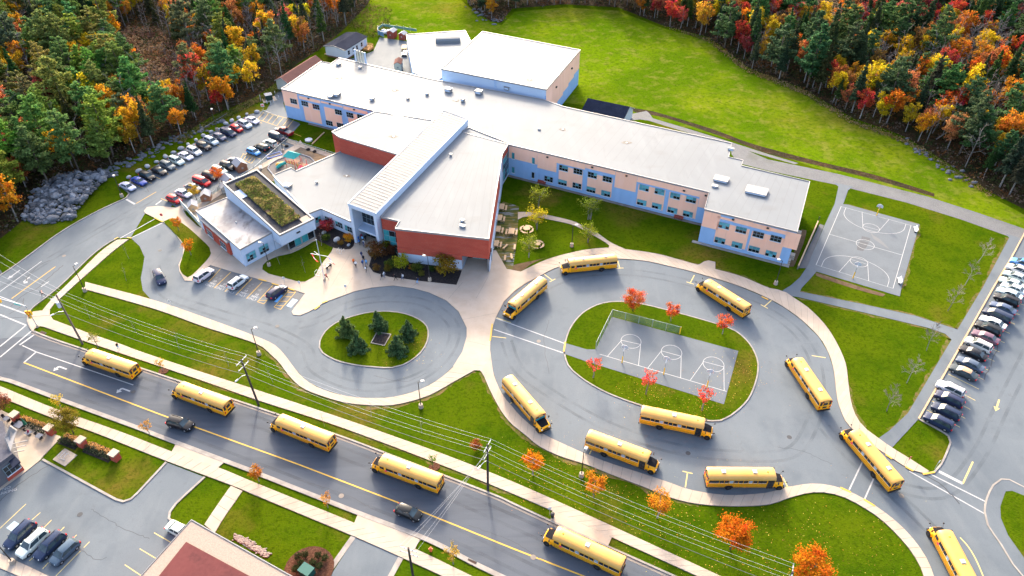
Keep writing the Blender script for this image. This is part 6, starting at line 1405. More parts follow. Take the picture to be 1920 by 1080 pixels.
# waste enclosure
en = thing('waste_enclosure', 'blue-green panelled waste enclosure at the edge of the yard', 'fence', (*g(712,62),0))
ept = [Vector(g(*p)) for p in [(720,70),(709,66),(710,58),(718,52),(745,56),(782,62)]]; c0 = Vector(g(712,62))
bluep = M('blue_panel', (.10,.20,.32), rough=.5)
for i in range(len(ept)-1):
    a, b = ept[i]-c0, ept[i+1]-c0; n_ = max(1, int((b-a).length/2.2))
    for k in range(n_):
        p, q = a.lerp(b, k/n_), a.lerp(b, (k+.96)/n_); MB().beam((p.x,p.y,1.0),(q.x,q.y,1.0),.06,1.7 if i < 2 else .9).build('panel', bluep if i < 2 else M('teal_mesh', (.10,.22,.2), rough=.6) if 'teal_mesh' not in bpy.data.materials else bpy.data.materials['teal_mesh'], en); MB().cyl((p.x,p.y,0),(p.x,p.y,2.0),.05,n=6).build('post', grey_m, en)
def bag(px, py, s, mat, lab, nm='rubbish_sack', cat='sack'):
    x, y = g(px, py); MB().ico((0,0,s*.42), s*.6, 1, .12, (1.1,.9,.8)).build(nm, mat, None, smooth=True, loc=(x,y,0), rz=rnd.uniform(0,6), label=lab, cat=cat)
bag(720,62,1.6,siding,'white bulk sack on the left in the enclosure'); bag(724,64,1.4,siding,'white bulk sack in front in the enclosure'); bag(728,61,1.3,siding,'white bulk sack by the green bin')
x, y = g(733,65); bn_ = thing('waste_bin', 'dark green wheeled bin beside the red-brown hut', 'bin', (x,y,0)); MB().hexa([(-.9,-.6,.15),(.9,-.6,.15),(.9,.6,.15),(-.9,.6,.15)],[(-1,-.7,1.2),(1,-.7,1.2),(1,.7,1.35),(-1,.7,1.35)]).build('body', M('green_plastic', (.02,.09,.05), rough=.5), bn_); MB().box(-1.02,1.02,-.72,.72,1.36,1.42).build('lid', trim_w, bn_)
for px, py, w, d, h, mt, lab in [(758,92,1.8,3.2,.9,wood,'stack of pale timber beside the rear wing'),(760,99,1.6,1.2,.6,trim_w,'white crate below the timber stack'),(758,105,1.8,1.4,.8,black_m,'black box beside the grass patch')]:
    x, y = g(px, py); o = thing('stacked_goods', lab, 'stack', (x,y,0), R(5))
    for k in range(3): MB().box(-w/2+.05*k,w/2-.03*k,-d/2,d/2,h*k/3,h*(k+.92)/3).build('layer', mt if not (mt is black_m and k == 2) else trim_w, o)
# ---- low building at the bottom edge
lowb = thing('low_building', 'low building with a gravel-edged dark red flat roof at the bottom edge', 'building', (0,0,0))
gr_roof = M('pink_gravel_roof', (.42,.335,.275), [((.34,.265,.215), 3, .7), ((.52,.43,.36), 5, .5)], rough=.95, spec=.1, bump=(8,.6,.05))
red_roof = M('dark_red_roof', (.20,.055,.055), [((.13,.035,.04), .25, .7), ((.10,.03,.035), .5, .6, .55,.68), ((.24,.075,.07), 2, .4)], rough=.9, spec=.15)
PQ = G([(359,975),(560,1088),(470,1230),(215,1135)], 5.0)
uvbox(MB().prism(PQ, 0, 4.98).build('wall', brick_m, lowb)); rfo = MB().poly(PQ, 5.0).build('roof', gr_roof, lowb); kerb(PQ, rfo, 4.7, 5.1, .14, smooth=False, closed=True, px=False, mat=trim_w, name='roof_edge')
MB().prism(G([(349,1016),(490,1092),(420,1190),(262,1125)], 5.1), 5.0, 5.12).build('inner_roof', red_roof, lowb)
# ---- cafe at the left edge
cafe = thing('cafe', 'corner cafe with grey shingles, white fascia and brick base at the left edge', 'building', (0,0,0))
CP_ = G([(-90,770),(5,790),(13,822),(19,846),(24,850),(-6,872),(-90,935)], 4.2)
MB().prism(CP_, 0, 3.6).build('wall', M('dark_cafe_wall', (.10,.10,.11), rough=.8), cafe); uvbox(MB().fbox(CP_[5], CP_[4], 0, math.dist(CP_[4],CP_[5]), 0, .95, .0, .12).build('brick_plinth', brick_m, cafe)); MB().prism(CP_, 3.6, 4.2).build('roof', shingle_g, cafe)
fpts = G([(9,800),(19,846),(31,812),(20,796)], 5.0)
MB().add([(*g(10,822,5.2),5.2),(*g(20,846,4.4),4.4),(*g(31,808,4.8),4.8),(*g(18,799,6.2),6.2),(*g(8,822,4.9),4.9),(*g(18,847,4.1),4.1),(*g(33,806,4.5),4.5),(*g(20,797,5.9),5.9)], [(0,1,2,3),(7,6,5,4),(0,4,5,1),(1,5,6,2),(2,6,7,3),(3,7,4,0)]).build('fascia', trim_w, cafe)
MB().prism(G([(9,852),(19,845),(38,865),(24,878)], 3.4), 3.15, 3.4, bottom=True).build('entrance_roof', shingle_d, cafe)
window(cafe, CP_[5], CP_[4], math.dist(CP_[4],CP_[5])/2, 2.0, math.dist(CP_[4],CP_[5])-.4, 2.0, 3, 2, 'none', .05, 'shop_window')
for i in range(3): MB().beam((*g(25,832+i*8,3.0),3.0),(*g(52-i*3,826+i*9,2.6),2.6),.12,.12).build('pergola_beam', trim_w, cafe)
# piers and planted strips
def pier(px, py, lab):
    x, y = g(px, py); o = thing('brick_pier', lab, 'pier', (x,y,0), R(-24)); uvbox(MB().box(-.55,.55,-.55,.55,0,1.5).build('shaft', brick_m, o)); MB().box(-.68,.68,-.68,.68,1.5,1.72).build('cap', concrete, o)
pier(33,788,'brick pier nearest the patio tables'); pier(98,813,'brick pier left of the olive tree'); pier(157,836,'brick pier in the middle of the hedge line'); pier(219,861,'brick pier at the right end of the hedge line')
def hedge(a, b, lab, seed):
    A, B = Vector(g(*a)), Vector(g(*b)); rr = random.Random(seed); mb = MB(); n = (B-A).normalized(); s = Vector((-n.y, n.x)); Ln_ = (B-A).length
    for i in range(int(Ln_*170)):
        t = rr.random(); w = rr.uniform(-.9,.9); p = A.lerp(B, t)+s*w; mb.mat(0 if w > .1+rr.uniform(-.3,.3) else 1)
        leafq(mb, Vector((p.x, p.y, rr.uniform(.05,.9)*(1-.3*abs(w)))), rr.uniform(.1,.2), rr)
    o = thing('planted_strip', lab, 'hedge', (0,0,0)); mb.build('foliage', [M('straw_grass', (.38,.20,.06), trans=.3), M('dark_hedge', (.02,.03,.012), trans=.2)], o)
    MB().prism([tuple(A-s*1.1), tuple(B-s*1.1), tuple(B+s*1.1), tuple(A+s*1.1)], 0, .1).build('bed', mulch, o)
hedge((38,788),(93,810),'planted strip with straw grasses left of the tree',1); hedge((118,822),(150,834),'short planted strip beside the olive tree',2); hedge((164,838),(213,858),'planted strip with yellow grasses between the right piers',3)

# ================================================================== STREET FURNITURE
lamp_head = M('lamp_head', (.42,.40,.38), rough=.5)
def lamp(px, py, h, lab, az=R(-60), base=True, z=0.0):
    x, y = g(px, py); o = thing('lamp_post', lab, 'lamp post', (x,y,z), az, 'black lamp posts on concrete footings')
    if base: MB().cyl((0,0,0),(0,0,.85),.42,.36,12).build('footing', concrete, o, smooth=True)
    MB().cyl((0,0,.0 if not base else .85),(0,0,h),.09,.06,8).build('pole', black_m, o); MB().beam((0,0,h-.06),(.55,0,h-.02),.06,.08).build('arm', black_m, o)
    MB().hexa([(.4,-.28,h-.08),(1.1,-.28,h-.08),(1.1,.28,h-.08),(.4,.28,h-.08)], [(.48,-.22,h+.14),(1.02,-.22,h+.14),(1.02,.22,h+.14),(.48,.22,h+.14)]).build('lamp_head', lamp_head, o)
for a in [(789.5,764,6.4,'lamp post below the drop-off loop',R(20)),(1090,893,6.3,'lamp post beside the parked bus on the lower walk',R(60)),(1072,462,5.8,'lamp post in the courtyard',R(0)),(160,546,6.6,'lamp post by the driveway walk',R(60)),(1454,533,6.2,'lamp post by the corner of the classroom block',R(150)),(505,499,6.2,'lamp post on the flagpole lawn',R(170)),(486,665,6.6,'lamp post at the bend of the loop walk',R(20)),(229,369,5.6,'lamp post at the tip of the car park',R(120)),(806,527,6.6,'lamp post in the mulch bed under the brick wall',R(170)),(407,245,6.2,'lamp post among the boulders',R(100)),(531,285,6.6,'lamp post in the play yard',R(150)),(25,1056,5.6,'lamp post in front of the lower left cars',R(150))]: lamp(*a)
wire_m = M('wire', (.34,.35,.37), rough=.5); wire_d = M('black_cable', (.05,.055,.07), rough=.6)
insul = M('insulator', (.30,.31,.34), rough=.3)
def upole(px, py, h, lab, arms, az, mat, lean=(0,0), light=None, tx=False, pos=None):
    x, y = pos or g(px, py); o = thing('utility_pole', lab, 'utility pole', (x,y,0), 0, 'wooden utility poles carrying the wires')
    MB().cyl((0,0,-.1),(lean[0],lean[1],h),.2,.14,8).build('pole', mat, o); heads = []
    d = Vector((math.cos(az), math.sin(az), 0))
    for k, zz in enumerate(arms):
        c = Vector((lean[0]*zz/h, lean[1]*zz/h, zz))
        MB().beam(c-d*1.3, c+d*1.3, .1, .1).build('crossarm', grey_m, o)
        for t in (-1.2,-.6,.6,1.2):
            p = c+d*t; MB().cyl(p+Vector((0,0,.06)), p+Vector((0,0,.3)), .05, .04, 6).build('insulator', insul, o)
            heads.append(Vector((x,y,0))+p+Vector((0,0,.3)))
    if light is not None:
        a = Vector((math.cos(light), math.sin(light), 0)); b = Vector((lean[0]*.68,lean[1]*.68,h*.68))
        MB().tube([b, b+a*1.0+Vector((0,0,.5)), b+a*1.9+Vector((0,0,.5))], .045, 6).build('lamp_arm', grey_m, o); q = b+a*2.1+Vector((0,0,.46)); MB().hexa([q-a*.35+Vector((-a.y,a.x,0))*.14,q+a*.35+Vector((-a.y,a.x,0))*.12,q+a*.35-Vector((-a.y,a.x,0))*.12,q-a*.35-Vector((-a.y,a.x,0))*.14],[v+Vector((0,0,.16)) for v in (q-a*.3+Vector((-a.y,a.x,0))*.1,q+a*.3+Vector((-a.y,a.x,0))*.08,q+a*.3-Vector((-a.y,a.x,0))*.08,q-a*.3-Vector((-a.y,a.x,0))*.1)]).build('lamp_head', siding, o)
    if tx: c = Vector((lean[0]*.82-.35,lean[1]*.82-.1,h*.82)); MB().cyl(c-Vector((0,0,.6)),c+Vector((0,0,.6)),.35,n=12).build('transformer', M('grey_enamel', (.45,.48,.52), rough=.4), o, smooth=True)
    return o, Vector((x,y,0)), heads
azx = R(67)
u1 = upole(155,645,12.2,'weathered utility pole with a transformer at the street corner',[12.0],azx,polewood2,(-.2,.1),R(230),True)
u2 = upole(485,759,11.2,'dark utility pole between the second and third bus',[10.9,9.6],azx,polewood,(-.4,0),R(240))
u3 = upole(915,920,11.4,'dark utility pole on the verge in the middle of the street',[11.1,9.4],azx,polewood,(.15,0),R(235))
u4 = upole(0,0,11.4,'utility pole top at the bottom edge right of centre',[11.1],azx,polewood,(0,0),None,False,g(1486,1074,11.2))
u5 = upole(0,0,10.6,'dark utility pole on the near side of the street',[10.3,9.2],R(-20),polewood,(0,0),None,False,g(766,1030,10.3))
def wire(a, b, sag, r, mat, lab, grp):
    pts = [a.lerp(b, t/14)-Vector((0,0,sag*4*(t/14)*(1-t/14))) for t in range(15)]
    MB().tube(pts, r, 4).build('power_line', mat, None, label=lab, cat='wire', group=grp)
def at(o, z, off): return o[1]+Vector((math.cos(azx)*off, math.sin(azx)*off, z))
far0 = Vector((*g(-60,470,11.6), 11.6))
for off, z1, sg_, nm in ((-1.2,0,1.2,'lowest'),(-.6,0,1.1,'second'),(.6,0,1.1,'third'),(1.2,0,1.0,'topmost')):
    for A, B, za, zb, wh in ((u1,u2,12.3,11.2,'between the corner pole and the second pole'),(u2,u3,11.2,11.4,'between the second and third poles'),(u3,u4,11.4,11.4,'from the third pole to the bottom edge')):
        wire(at(A,za,off), at(B,zb,off), sg_, .012, wire_m, f'{nm} of the four pale wires {wh}', 'pale overhead wires along the street')
    wire(at(u1,12.3,off), far0+Vector((0,off*3,0)), .8, .014, wire_m, f'{nm} pale wire over the junction left of the corner pole', 'pale overhead wires along the street')
for A, B, za, zb, wh in ((u1,u2,7.9,7.6,'between the corner pole and the second pole'),(u2,u3,7.6,7.8,'between the second and third poles'),(u3,u4,7.8,7.8,'from the third pole to the bottom edge')):
    wire(A[1]+Vector((0,-.2,za)), B[1]+Vector((0,-.2,zb)), .8, .035, wire_d, f'black telephone cable {wh}', 'black cables along the street')
wire(u1[1]+Vector((0,-.2,7.9)), Vector((*g(-40,598,8),8)), .2, .03, wire_d, 'black cable over the junction', 'black cables along the street')
for k, off in enumerate((-1.2,-.6,.6,1.2)):
    wire(u3[1]+Vector((math.cos(azx)*off, math.sin(azx)*off, 9.7)), u5[1]+Vector((math.cos(R(-20))*off, math.sin(R(-20))*off, 10.6)), .5, .011, wire_m, f'{ORD[k]} of the four wires crossing the street', 'wires crossing the street')
# traffic signal
x, y = g(71,614); sgp = thing('traffic_signal', 'grey traffic signal pole with yellow heads at the street corner', 'traffic light', (x,y,.13))
MB().cyl((0,0,0),(0,0,.4),.3,.2,10).build('footing', concrete, sgp); MB().cyl((0,0,.3),(0,0,5.6),.1,.08,8).build('pole', grey_m, sgp)
MB().tube([(0,0,5.4),(-3,.9,5.7),(-8.5,2.6,5.9)], [.09,.07,.05], 8).build('mast_arm', grey_m, sgp); MB().beam((-1.2,.3,5.35),(-2.6,.75,5.35),.04,.3).build('street_sign', M('teal_sign', (.02,.42,.36), rough=.5), sgp)
yel = M('signal_yellow', (.75,.42,.02), rough=.5)
for (dx, dy, dz) in ((-.3,-.25,3.9),(.35,-.2,3.9),(.0,-.4,3.2),(-6.0,1.8,5.3)):
    hd = MB().box(dx-.2,dx+.2,dy-.16,dy+.16,dz-.5,dz+.5).build('signal_head', yel, sgp)
    for k, mt in enumerate((lamp_r, lamp_o, glass_t)): MB().cyl((dx,dy-.16,dz+.3-.3*k),(dx,dy-.26,dz+.3-.3*k),.11,n=8).build('lens', mt, hd)
# flags
x, y = g(609,526); fp = thing('flagpole', 'white flagpole with a yard arm on the plaza', 'flagpole', (x,y,.13))
MB().cyl((0,0,0),(0,0,10.4),.1,.06,8).build('pole', siding, fp); MB().cyl((0,0,0),(0,0,.35),.35,.25,10).build('base', concrete, fp)
MB().beam((-1.9,.5,6.6),(1.9,-.5,6.6),.08,.08).build('yard_arm', siding, fp); MB().beam((-1.3,1.2,6.6),(0,0,6.6),.06,.06).build('gaff', siding, fp); MB().ico((0,0,10.45),.14,1).build('finial', siding, fp)
def flag(off, cols, lab, mark=None):
    """limp flag: hoist along the halyard, folds of cloth"""
    o = thing('flag', lab, 'flag', (x+off[0], y+off[1], .13+off[2])); n = 12; m_ = 6; fl_ = Vector((.55,-.35,-.78)).normalized(); dn = Vector((.35,-.1,-.9)).normalized()
    bands = {0:[],1:[],2:[]}
    def pt(i, j): u, v = i/n*1.75, j/m_*.95; return fl_*u + dn*v*.55 + Vector((math.sin(u*4+v)*.10*u, .35*v+math.cos(u*5)*.08*u, 0))
    for b, (i0, i1) in enumerate(((0,4),(4,9),(9,12))):
        mb = MB(); vs = [pt(i,j) for i in range(i0,i1+1) for j in range(m_+1)]; w = m_+1
        mb.add(vs, [(k*w+j, k*w+j+1, (k+1)*w+j+1, (k+1)*w+j) for k in range(i1-i0) for j in range(m_)]); mb.build('cloth_band', cols[b], o)
    if mark:
        c = pt(*mark[0]); leaf = [(0,.36),(.1,.2),(.24,.24),(.18,.06),(.34,.0),(.14,-.14),(.16,-.24),(.03,-.2),(.03,-.36),(-.03,-.36),(-.03,-.2),(-.16,-.24),(-.14,-.14),(-.34,0),(-.18,.06),(-.24,.24),(-.1,.2)] if mark[2] == 'leaf' else [((.26 if k % 2 == 0 else .1)*math.sin(k*R(36)), (.26 if k % 2 == 0 else .1)*math.cos(k*R(36))) for k in range(10)]
        ui = (pt(mark[0][0]+1,mark[0][1])-pt(mark[0][0]-1,mark[0][1])).normalized(); vi = (pt(mark[0][0],mark[0][1]-1)-pt(mark[0][0],mark[0][1]+1)).normalized(); nn = ui.cross(vi).normalized(); nn = nn if nn.y < 0 else -nn
        MB().add([c+ui*a+vi*b+nn*.05 for a, b in leaf], [tuple(range(len(leaf)))]).build('emblem', mark[1], o)
    return o
f_red, f_wh, f_bl = M('flag_red', (.75,.02,.03), rough=.8, trans=.3), M('flag_white', (.8,.8,.82), rough=.8, trans=.3), M('flag_blue', (.03,.10,.55), rough=.8, trans=.3)
flag((-1.8,.45,6.5), (f_red,f_wh,f_red), 'red and white maple leaf flag hanging from the yard arm', ((6.5,3), f_red, 'leaf'))
flag((1.8,-.5,6.5), (f_bl,f_wh,f_red), 'blue, white and red flag hanging from the yard arm', ((2,3), yellow_l, 'star'))
# signs
def sign(px, py, h, kind, lab, az=R(-90), z=.13):
    x, y = g(px, py); o = thing('sign_post', lab, 'sign', (x,y,z), az+R(90)); MB().cyl((0,0,0),(0,0,h),.035,n=6).build('post', grey_m, o)
    if kind == 'stop':
        MB().add([(.38*math.cos(R(22.5+45*i)),-.05,h-.3+.38*math.sin(R(22.5+45*i))) for i in range(8)]+[(.38*math.cos(R(22.5+45*i)),-.03,h-.3+.38*math.sin(R(22.5+45*i))) for i in range(8)], [tuple(range(8)), tuple(range(8,16))[::-1]]+[(i,(i+1) % 8,8+(i+1) % 8,8+i) for i in range(8)]).build('plate', red_m, o)
        text(o, ['STOP'], (0,0), 0, .24, 0, trim_w, name='sign_words'); c = [q for q in bpy.data.objects if q.parent == o and q.name.startswith('sign_words')][0]; c.rotation_euler = (R(90),0,0); c.location = (0,-.06,h-.38)
    else: MB().box(-.25,.25,-.05,-.03,h-.65,h-.05).build('plate', kind, o)
sign(308,418,2.5,'stop','red stop sign on the concrete nose by the car park')
sign(535,535,2.2,siding,'left white sign on the plaza edge by the accessible bay'); sign(564,543,2.2,siding,'right white sign on the plaza edge by the accessible bay'); sign(650,550,2.2,siding,'white sign on the plaza by the loop kerb')
sign(322,577,2.0,siding,'small sign at the loop walk above the lawn'); sign(1698,873,2.2,'stop','red sign on the walk at the right exit',R(-60)); sign(1752,880,2.2,siding,'white sign at the tip of the right lawn',R(-60)); sign(1030,968,2.4,siding,'thin sign post at the bus stop pad')
x, y = g(1032,970); MB().cyl((.3,0,0),(.3,0,.9),.25,.3,12).cyl((.3,0,.9),(.3,0,.97),.34,.32,12).cyl((.3,0,.97),(.3,0,1.08),.3,.12,12).build('waste_bin', black_m, None, loc=(x,y,0), label='black waste bin beside the bus stop pad', cat='bin')
x, y = g(494,206); o = thing('notice_sign', 'white notice with red print near the transformer', 'sign', (x,y,0)); MB().box(-.5,.5,-.04,0,1.0,1.9).build('plate', siding, o); MB().box(-.35,.35,-.06,-.042,1.3,1.7).build('print', red_m, o); MB().cyl((0,.03,0),(0,.03,1.9),.04).build('post', grey_m, o)
# transformer box with bollards
x, y = g(505,187); o = thing('transformer_box', 'black transformer cabinet on a slab near the school corner', 'transformer', (x,y,0), R(25)); MB().box(-2,2,-1.6,1.6,0,.12).build('slab', concrete, o); MB().box(-1,1,-.9,.9,.12,1.7).build('cabinet', M('dark_green_metal', (.012,.03,.025), rough=.5), o); MB().box(-1.05,1.05,-.95,.95,1.7,1.82).build('lid', hut_g, o)
for i, (px, py) in enumerate([(489,190),(501,194),(508,196),(513,192),(518,188),(523,185),(516,177),(488,184)]):
    x, y = g(px, py); MB().cyl((0,0,0),(0,0,1.0),.1,.1,8).ico((0,0,1.0),.1,1).build('bollard', siding, None, loc=(x,y,0), label=f'{ORD[i]} white bollard around the transformer, counted from the left', cat='bollard', group='white bollards around the transformer')
# hydrant
x, y = g(808,1033); o = thing('fire_hydrant', 'orange-red fire hydrant on the near verge', 'hydrant', (x,y,0)); hm = M('hydrant_red', (.70,.14,.05), rough=.45); MB().cyl((0,0,0),(0,0,.7),.2,.17,10).build('barrel', hm, o, smooth=True); MB().cyl((-.32,0,.5),(.32,0,.5),.1,n=8).build('nozzle', hm, o); MB().ico((0,0,.74),.19,1).build('bonnet', hm, o)
# drains
for px, py, lab in [(884,1055,'rusty storm drain at the near kerb'),(80,625,'dark storm drain at the street corner')]:
    x, y = g(px, py); o = thing('storm_drain', lab, 'drain', (x,y,.04), R(-24)); MB().box(-.7,.7,-.4,.4,0,.03).build('frame', black_m, o)
    for k in range(6): MB().box(-.6,.6,-.34+.12*k,-.28+.12*k,.03,.045).build('bar', mulch_br, o)
# mulch rings
for px, py, lab in [(306,696,'bark ring around the tiny orange tree'),(814,876,'bark ring around the small green tree'),(122,770,'bark ring around the small yellow tree')]:
    x, y = g(px, py); MB().prism([(.95*math.cos(a*.5236)*rnd.uniform(.85,1.1), .9*math.sin(a*.5236)*rnd.uniform(.85,1.1)) for a in range(12)], 0, .1).build('mulch_ring', mulch_br, None, loc=(x,y,0), kind='structure', label=lab)
# boulders along the car park
bould = [MB().ico((0,0,.3),.65,2,.05,(1.15,.8,.7),random.Random(200+i)).mesh('boulder', M('pale_boulder', (.50,.50,.51), [((.34,.34,.36), 1.5, .7)], rough=.9, objrand=.1) if 'pale_boulder' not in bpy.data.materials else bpy.data.materials['pale_boulder'], True) for i in range(3)]
BL = [(242,334),(261,322.5),(277,314),(294,305),(311,295.5),(326,287.5),(340,280),(353,272),(368,264),(382,256),(396,248.5),(411,244),(424,233.5),(435,228),(448,222),(463,215.5),(482,211)]
for i, (px, py) in enumerate(BL):
    place('boulder', bould[i % 3], None, (*g(px,py),0), rnd.uniform(0,6), rnd.uniform(.85,1.2), f'{ORD[i]} pale boulder from the driveway along the car park edge', 'boulder', 'pale boulders along the car park')
for px, py, s, lab in [(632,452,1.7,'big white rock in the entrance bed'),(608,438,1.2,'flat grey rock in the entrance bed'),(654,461,.9,'small white rock by the portal')]: place('boulder', bould[1], None, (*g(px,py),.1), 1, s*.7, lab, 'rock')
# rock pile at the forest edge
pile = thing('rock_pile', 'heap of grey rubble stone at the forest edge', 'rock pile', (*g(120,385),0)); rr = random.Random(77)
rk_m = M('rubble_stone', (.24,.26,.30), [((.42,.42,.44), 1.2, .6), ((.12,.13,.16), 2, .5), ((.40,.30,.2), .5, .4, .6,.7)], rough=.9, objrand=.6)
rks = [MB().ico((0,0,0),.5,1,.22,(1.2,.85,.65),random.Random(300+i)).mesh('rock', rk_m) for i in range(6)]
RP = G([(42,412),(52,392),(75,355),(100,335),(122,322),(170,325),(212,318),(205,332),(186,355),(165,378),(142,402),(140,412),(95,420),(60,420)]); c0 = Vector(g(120,385)); rc = Vector((sum(p[0] for p in RP)/len(RP), sum(p[1] for p in RP)/len(RP)))
made = 0
while made < 298:
    p = (rr.uniform(min(q[0] for q in RP), max(q[0] for q in RP)), rr.uniform(min(q[1] for q in RP), max(q[1] for q in RP)))
    if not inside(p, RP): continue
    dx = (Vector(p)-rc).length; hh = max(0, 1.9*(1-dx/13)) + rr.uniform(-.1,.25); s = rr.choice((.7,.9,1.1,1.3,1.6)) if made > 30 else rr.uniform(1.6,2.4)
    o = place('rock', rks[made % 6], pile, (p[0]-c0.x, p[1]-c0.y, hh), 0, s); o.rotation_euler = (rr.uniform(-.6,.6), rr.uniform(-.6,.6), rr.uniform(0,6.28)); made += 1
mb = MB()
for _ in range(900):
    p = (rr.uniform(min(q[0] for q in RP), max(q[0] for q in RP)), rr.uniform(min(q[1] for q in RP), max(q[1] for q in RP)))
    if inside(p, RP):
        hh = max(0, 1.9*(1-(Vector(p)-rc).length/13)); mb.ico((p[0]-c0.x, p[1]-c0.y, hh-.05), rr.uniform(.25,.5), 0, .2, (1.1,.9,.7), rr)
mb.build('small_rubble', rk_m, pile, kind='stuff')
mb = MB()
for px0, py0, px1, py1, n_ in [(190,330,330,262,90),(880,15,935,42,45),(330,262,420,228,40),(1690,262,1830,350,40)]:
    for _ in range(n_):
        t = rr.random(); c = g(px0+(px1-px0)*t+rr.gauss(0,6), py0+(py1-py0)*t+rr.gauss(0,4)); mb.ico((*c,.1), rr.uniform(.2,.7), 0, .25, (1.2,.9,.6), rr)
mb.build('scattered_stones', rk_m, None, kind='stuff', label='scattered stones along the forest margins')
mb = MB()
for _ in range(420):
    t = rr.random(); c = g(442+60*t+rr.gauss(0,3), 1005+36*t+rr.gauss(0,3)); mb.ico((*c,.08), rr.uniform(.08,.2), 0, .2, (1.2,.9,.7), rr)
mb.build('pebbles', M('pebble', (.42,.33,.28), [((.28,.24,.22), 1.5, .7)], rough=.9), bpy.data.objects['stone_bed'], kind='stuff')
# fallen logs at the forest edge
for px0, py0, px1, py1, lab in [(375,245,425,213,'long bleached log on the bank above the car park'),(345,200,358,200,'short pale log in the left forest'),(1755,262,1800,232,'leaning dead trunk at the edge of the right forest')]:
    z1 = .4 if px0 < 1000 else 6; a = g(px0,py0); b = g(px1,py1,z1); MB().cyl((*a,.15),(*b,z1),.2,.08,7).build('fallen_log', bark_g, None, label=lab, cat='log')
# picnic tables and benches
def picnic(px, py, rz, lab, two=True):
    x, y = g(px, py, .7); o = thing('picnic_table', lab, 'picnic table', (x,y,0), rz, 'timber picnic tables in the courtyard')
    for k in range(5): MB().box(-.66+.27*k,-.41+.27*k,-1.1,1.1,.72,.78).build('table_plank', wood, o)
    for s in ((-1,1) if two else (1,)):
        MB().box(s*1.15-.2,s*1.15+.2,-1.0,1.0,.42,.48).build('seat', wood, o)
        for e in (-.8,.8): MB().beam((s*.3,e,.72),(s*.55,e,0),.09,.09).build('leg', wood, o); MB().box(s*1.15-.1,s*1.15+.1,e-.06,e+.06,0,.42).build('leg', wood, o)
    for e in (-.8,.8): MB().box(-1.2,1.2,e-.05,e+.05,.36,.44).build('cross_bar', wood, o)
pz = R(-6)
for px, py, l, tw in [(940,387,'picnic table closest to the inner corner of the brick wall',True),(936,408,'second picnic table along the brick wall',True),(933,429,'third picnic table along the brick wall',True),(959,433,'picnic table out on the turf paving',True),(929.5,456,'fourth picnic table, at the corner of the brick wall',True)]: picnic(px, py, pz, l, tw)
def bench(px, py, rz, lab, mat=wood, L_=1.8, nm='bench', back=False, z=0.0):
    x, y = g(px, py, .4); o = thing(nm, lab, 'bench', (x,y,z), rz); MB().box(-.22,.22,-L_/2,L_/2,.4,.47).build('seat', mat, o)
    for e in (-L_/2+.25,L_/2-.25): MB().box(-.18,.18,e-.06,e+.06,0,.4).build('leg', mat if not back else black_m, o)
    if back: MB().hexa([(.2,-L_/2,.5),(.26,-L_/2,.5),(.26,L_/2,.5),(.2,L_/2,.5)],[(.34,-L_/2,.95),(.4,-L_/2,.95),(.4,L_/2,.95),(.34,L_/2,.95)]).build('backrest', mat, o)
bench(947.5,462,R(-32),'slanted loose bench near the corner table'); bench(965,463,R(-4),'loose bench next to the lime tree'); bench(947,483,R(-4),'loose bench at the lower left of the turf paving'); bench(959,480,R(6),'loose bench at the lower right of the turf paving')
bench(1716,430,R(-15),'white bench at the top right corner of the court',siding,2.0,'bench',True,.05); bench(1686,526,R(-15),'white bench at the bottom right corner of the court',siding,2.0,'bench',True,.05)
bench(1015,343,R(65),'brown bench against the left of the classroom wing',hut_r,2.2,'bench',True); bench(1272,409,R(65),'brown bench against the right of the classroom wing',hut_r,2.2,'bench',True)
def round_table(px, py, lab):
    x, y = g(px, py, .6); o = thing('round_table', lab, 'picnic table', (x,y,0), .3); oc = lambda r, n=8: [(r*math.cos(R(45*i+22)), r*math.sin(R(45*i+22))) for i in range(n)]
    MB().prism(oc(.85), .7, .77, True).build('table_top', wood, o)
    for k in range(4):
        a0, a1 = R(90*k+8), R(90*k+82); r0_, r1_ = 1.25, 1.65
        MB().prism([(r0_*math.cos(a0),r0_*math.sin(a0)),(r1_*math.cos(a0),r1_*math.sin(a0)),(r1_*math.cos((a0+a1)/2)*1.03,r1_*math.sin((a0+a1)/2)*1.03),(r1_*math.cos(a1),r1_*math.sin(a1)),(r0_*math.cos(a1),r0_*math.sin(a1)),(r0_*math.cos((a0+a1)/2),r0_*math.sin((a0+a1)/2))], .42, .48, True).build('seat', wood, o)
        MB().beam((.5*math.cos((a0+a1)/2),.5*math.sin((a0+a1)/2),.7),(1.3*math.cos((a0+a1)/2),1.3*math.sin((a0+a1)/2),0),.09,.09).build('leg', wood, o)
round_table(987.5,428.5,'round timber table on the courtyard lawn'); round_table(1007,457,'round timber table half hidden by the lime tree')
# hoops
def hoop(px, py, face, lab, z=.06, h=3.7):
    x, y = g(px, py); o = thing('basketball_hoop', lab, 'basketball hoop', (x,y,z), face, 'basketball hoops'); 
    MB().cyl((0,0,0),(0,0,1.7),.1,n=8).build('padded_post', yel, o); MB().tube([(0,0,1.7),(0,0,2.9),(.9,0,3.3)], .075, 8).build('post', grey_m, o)
    fan = [(-.68,2.75),(.68,2.75),(.68,3.05)]+[(.68*math.cos(R(a)),3.05+.55*math.sin(R(a))) for a in range(15,180,15)]+[(-.68,3.05)]
    MB().hexa([(.95,p,q) for p, q in fan],[(1.0,p,q) for p, q in fan]).build('backboard', siding, o)
    MB().tube([(1.25+.23*math.cos(R(a)), .23*math.sin(R(a)), 3.02) for a in range(0,361,30)], .025, 5).build('rim', red_m, o)
cf = math.atan2(ey.y, ey.x)
hoop(1643.5,404,cf,'basketball hoop at the far end of the court'); hoop(1599,522,cf+math.pi,'basketball hoop at the near end of the court')
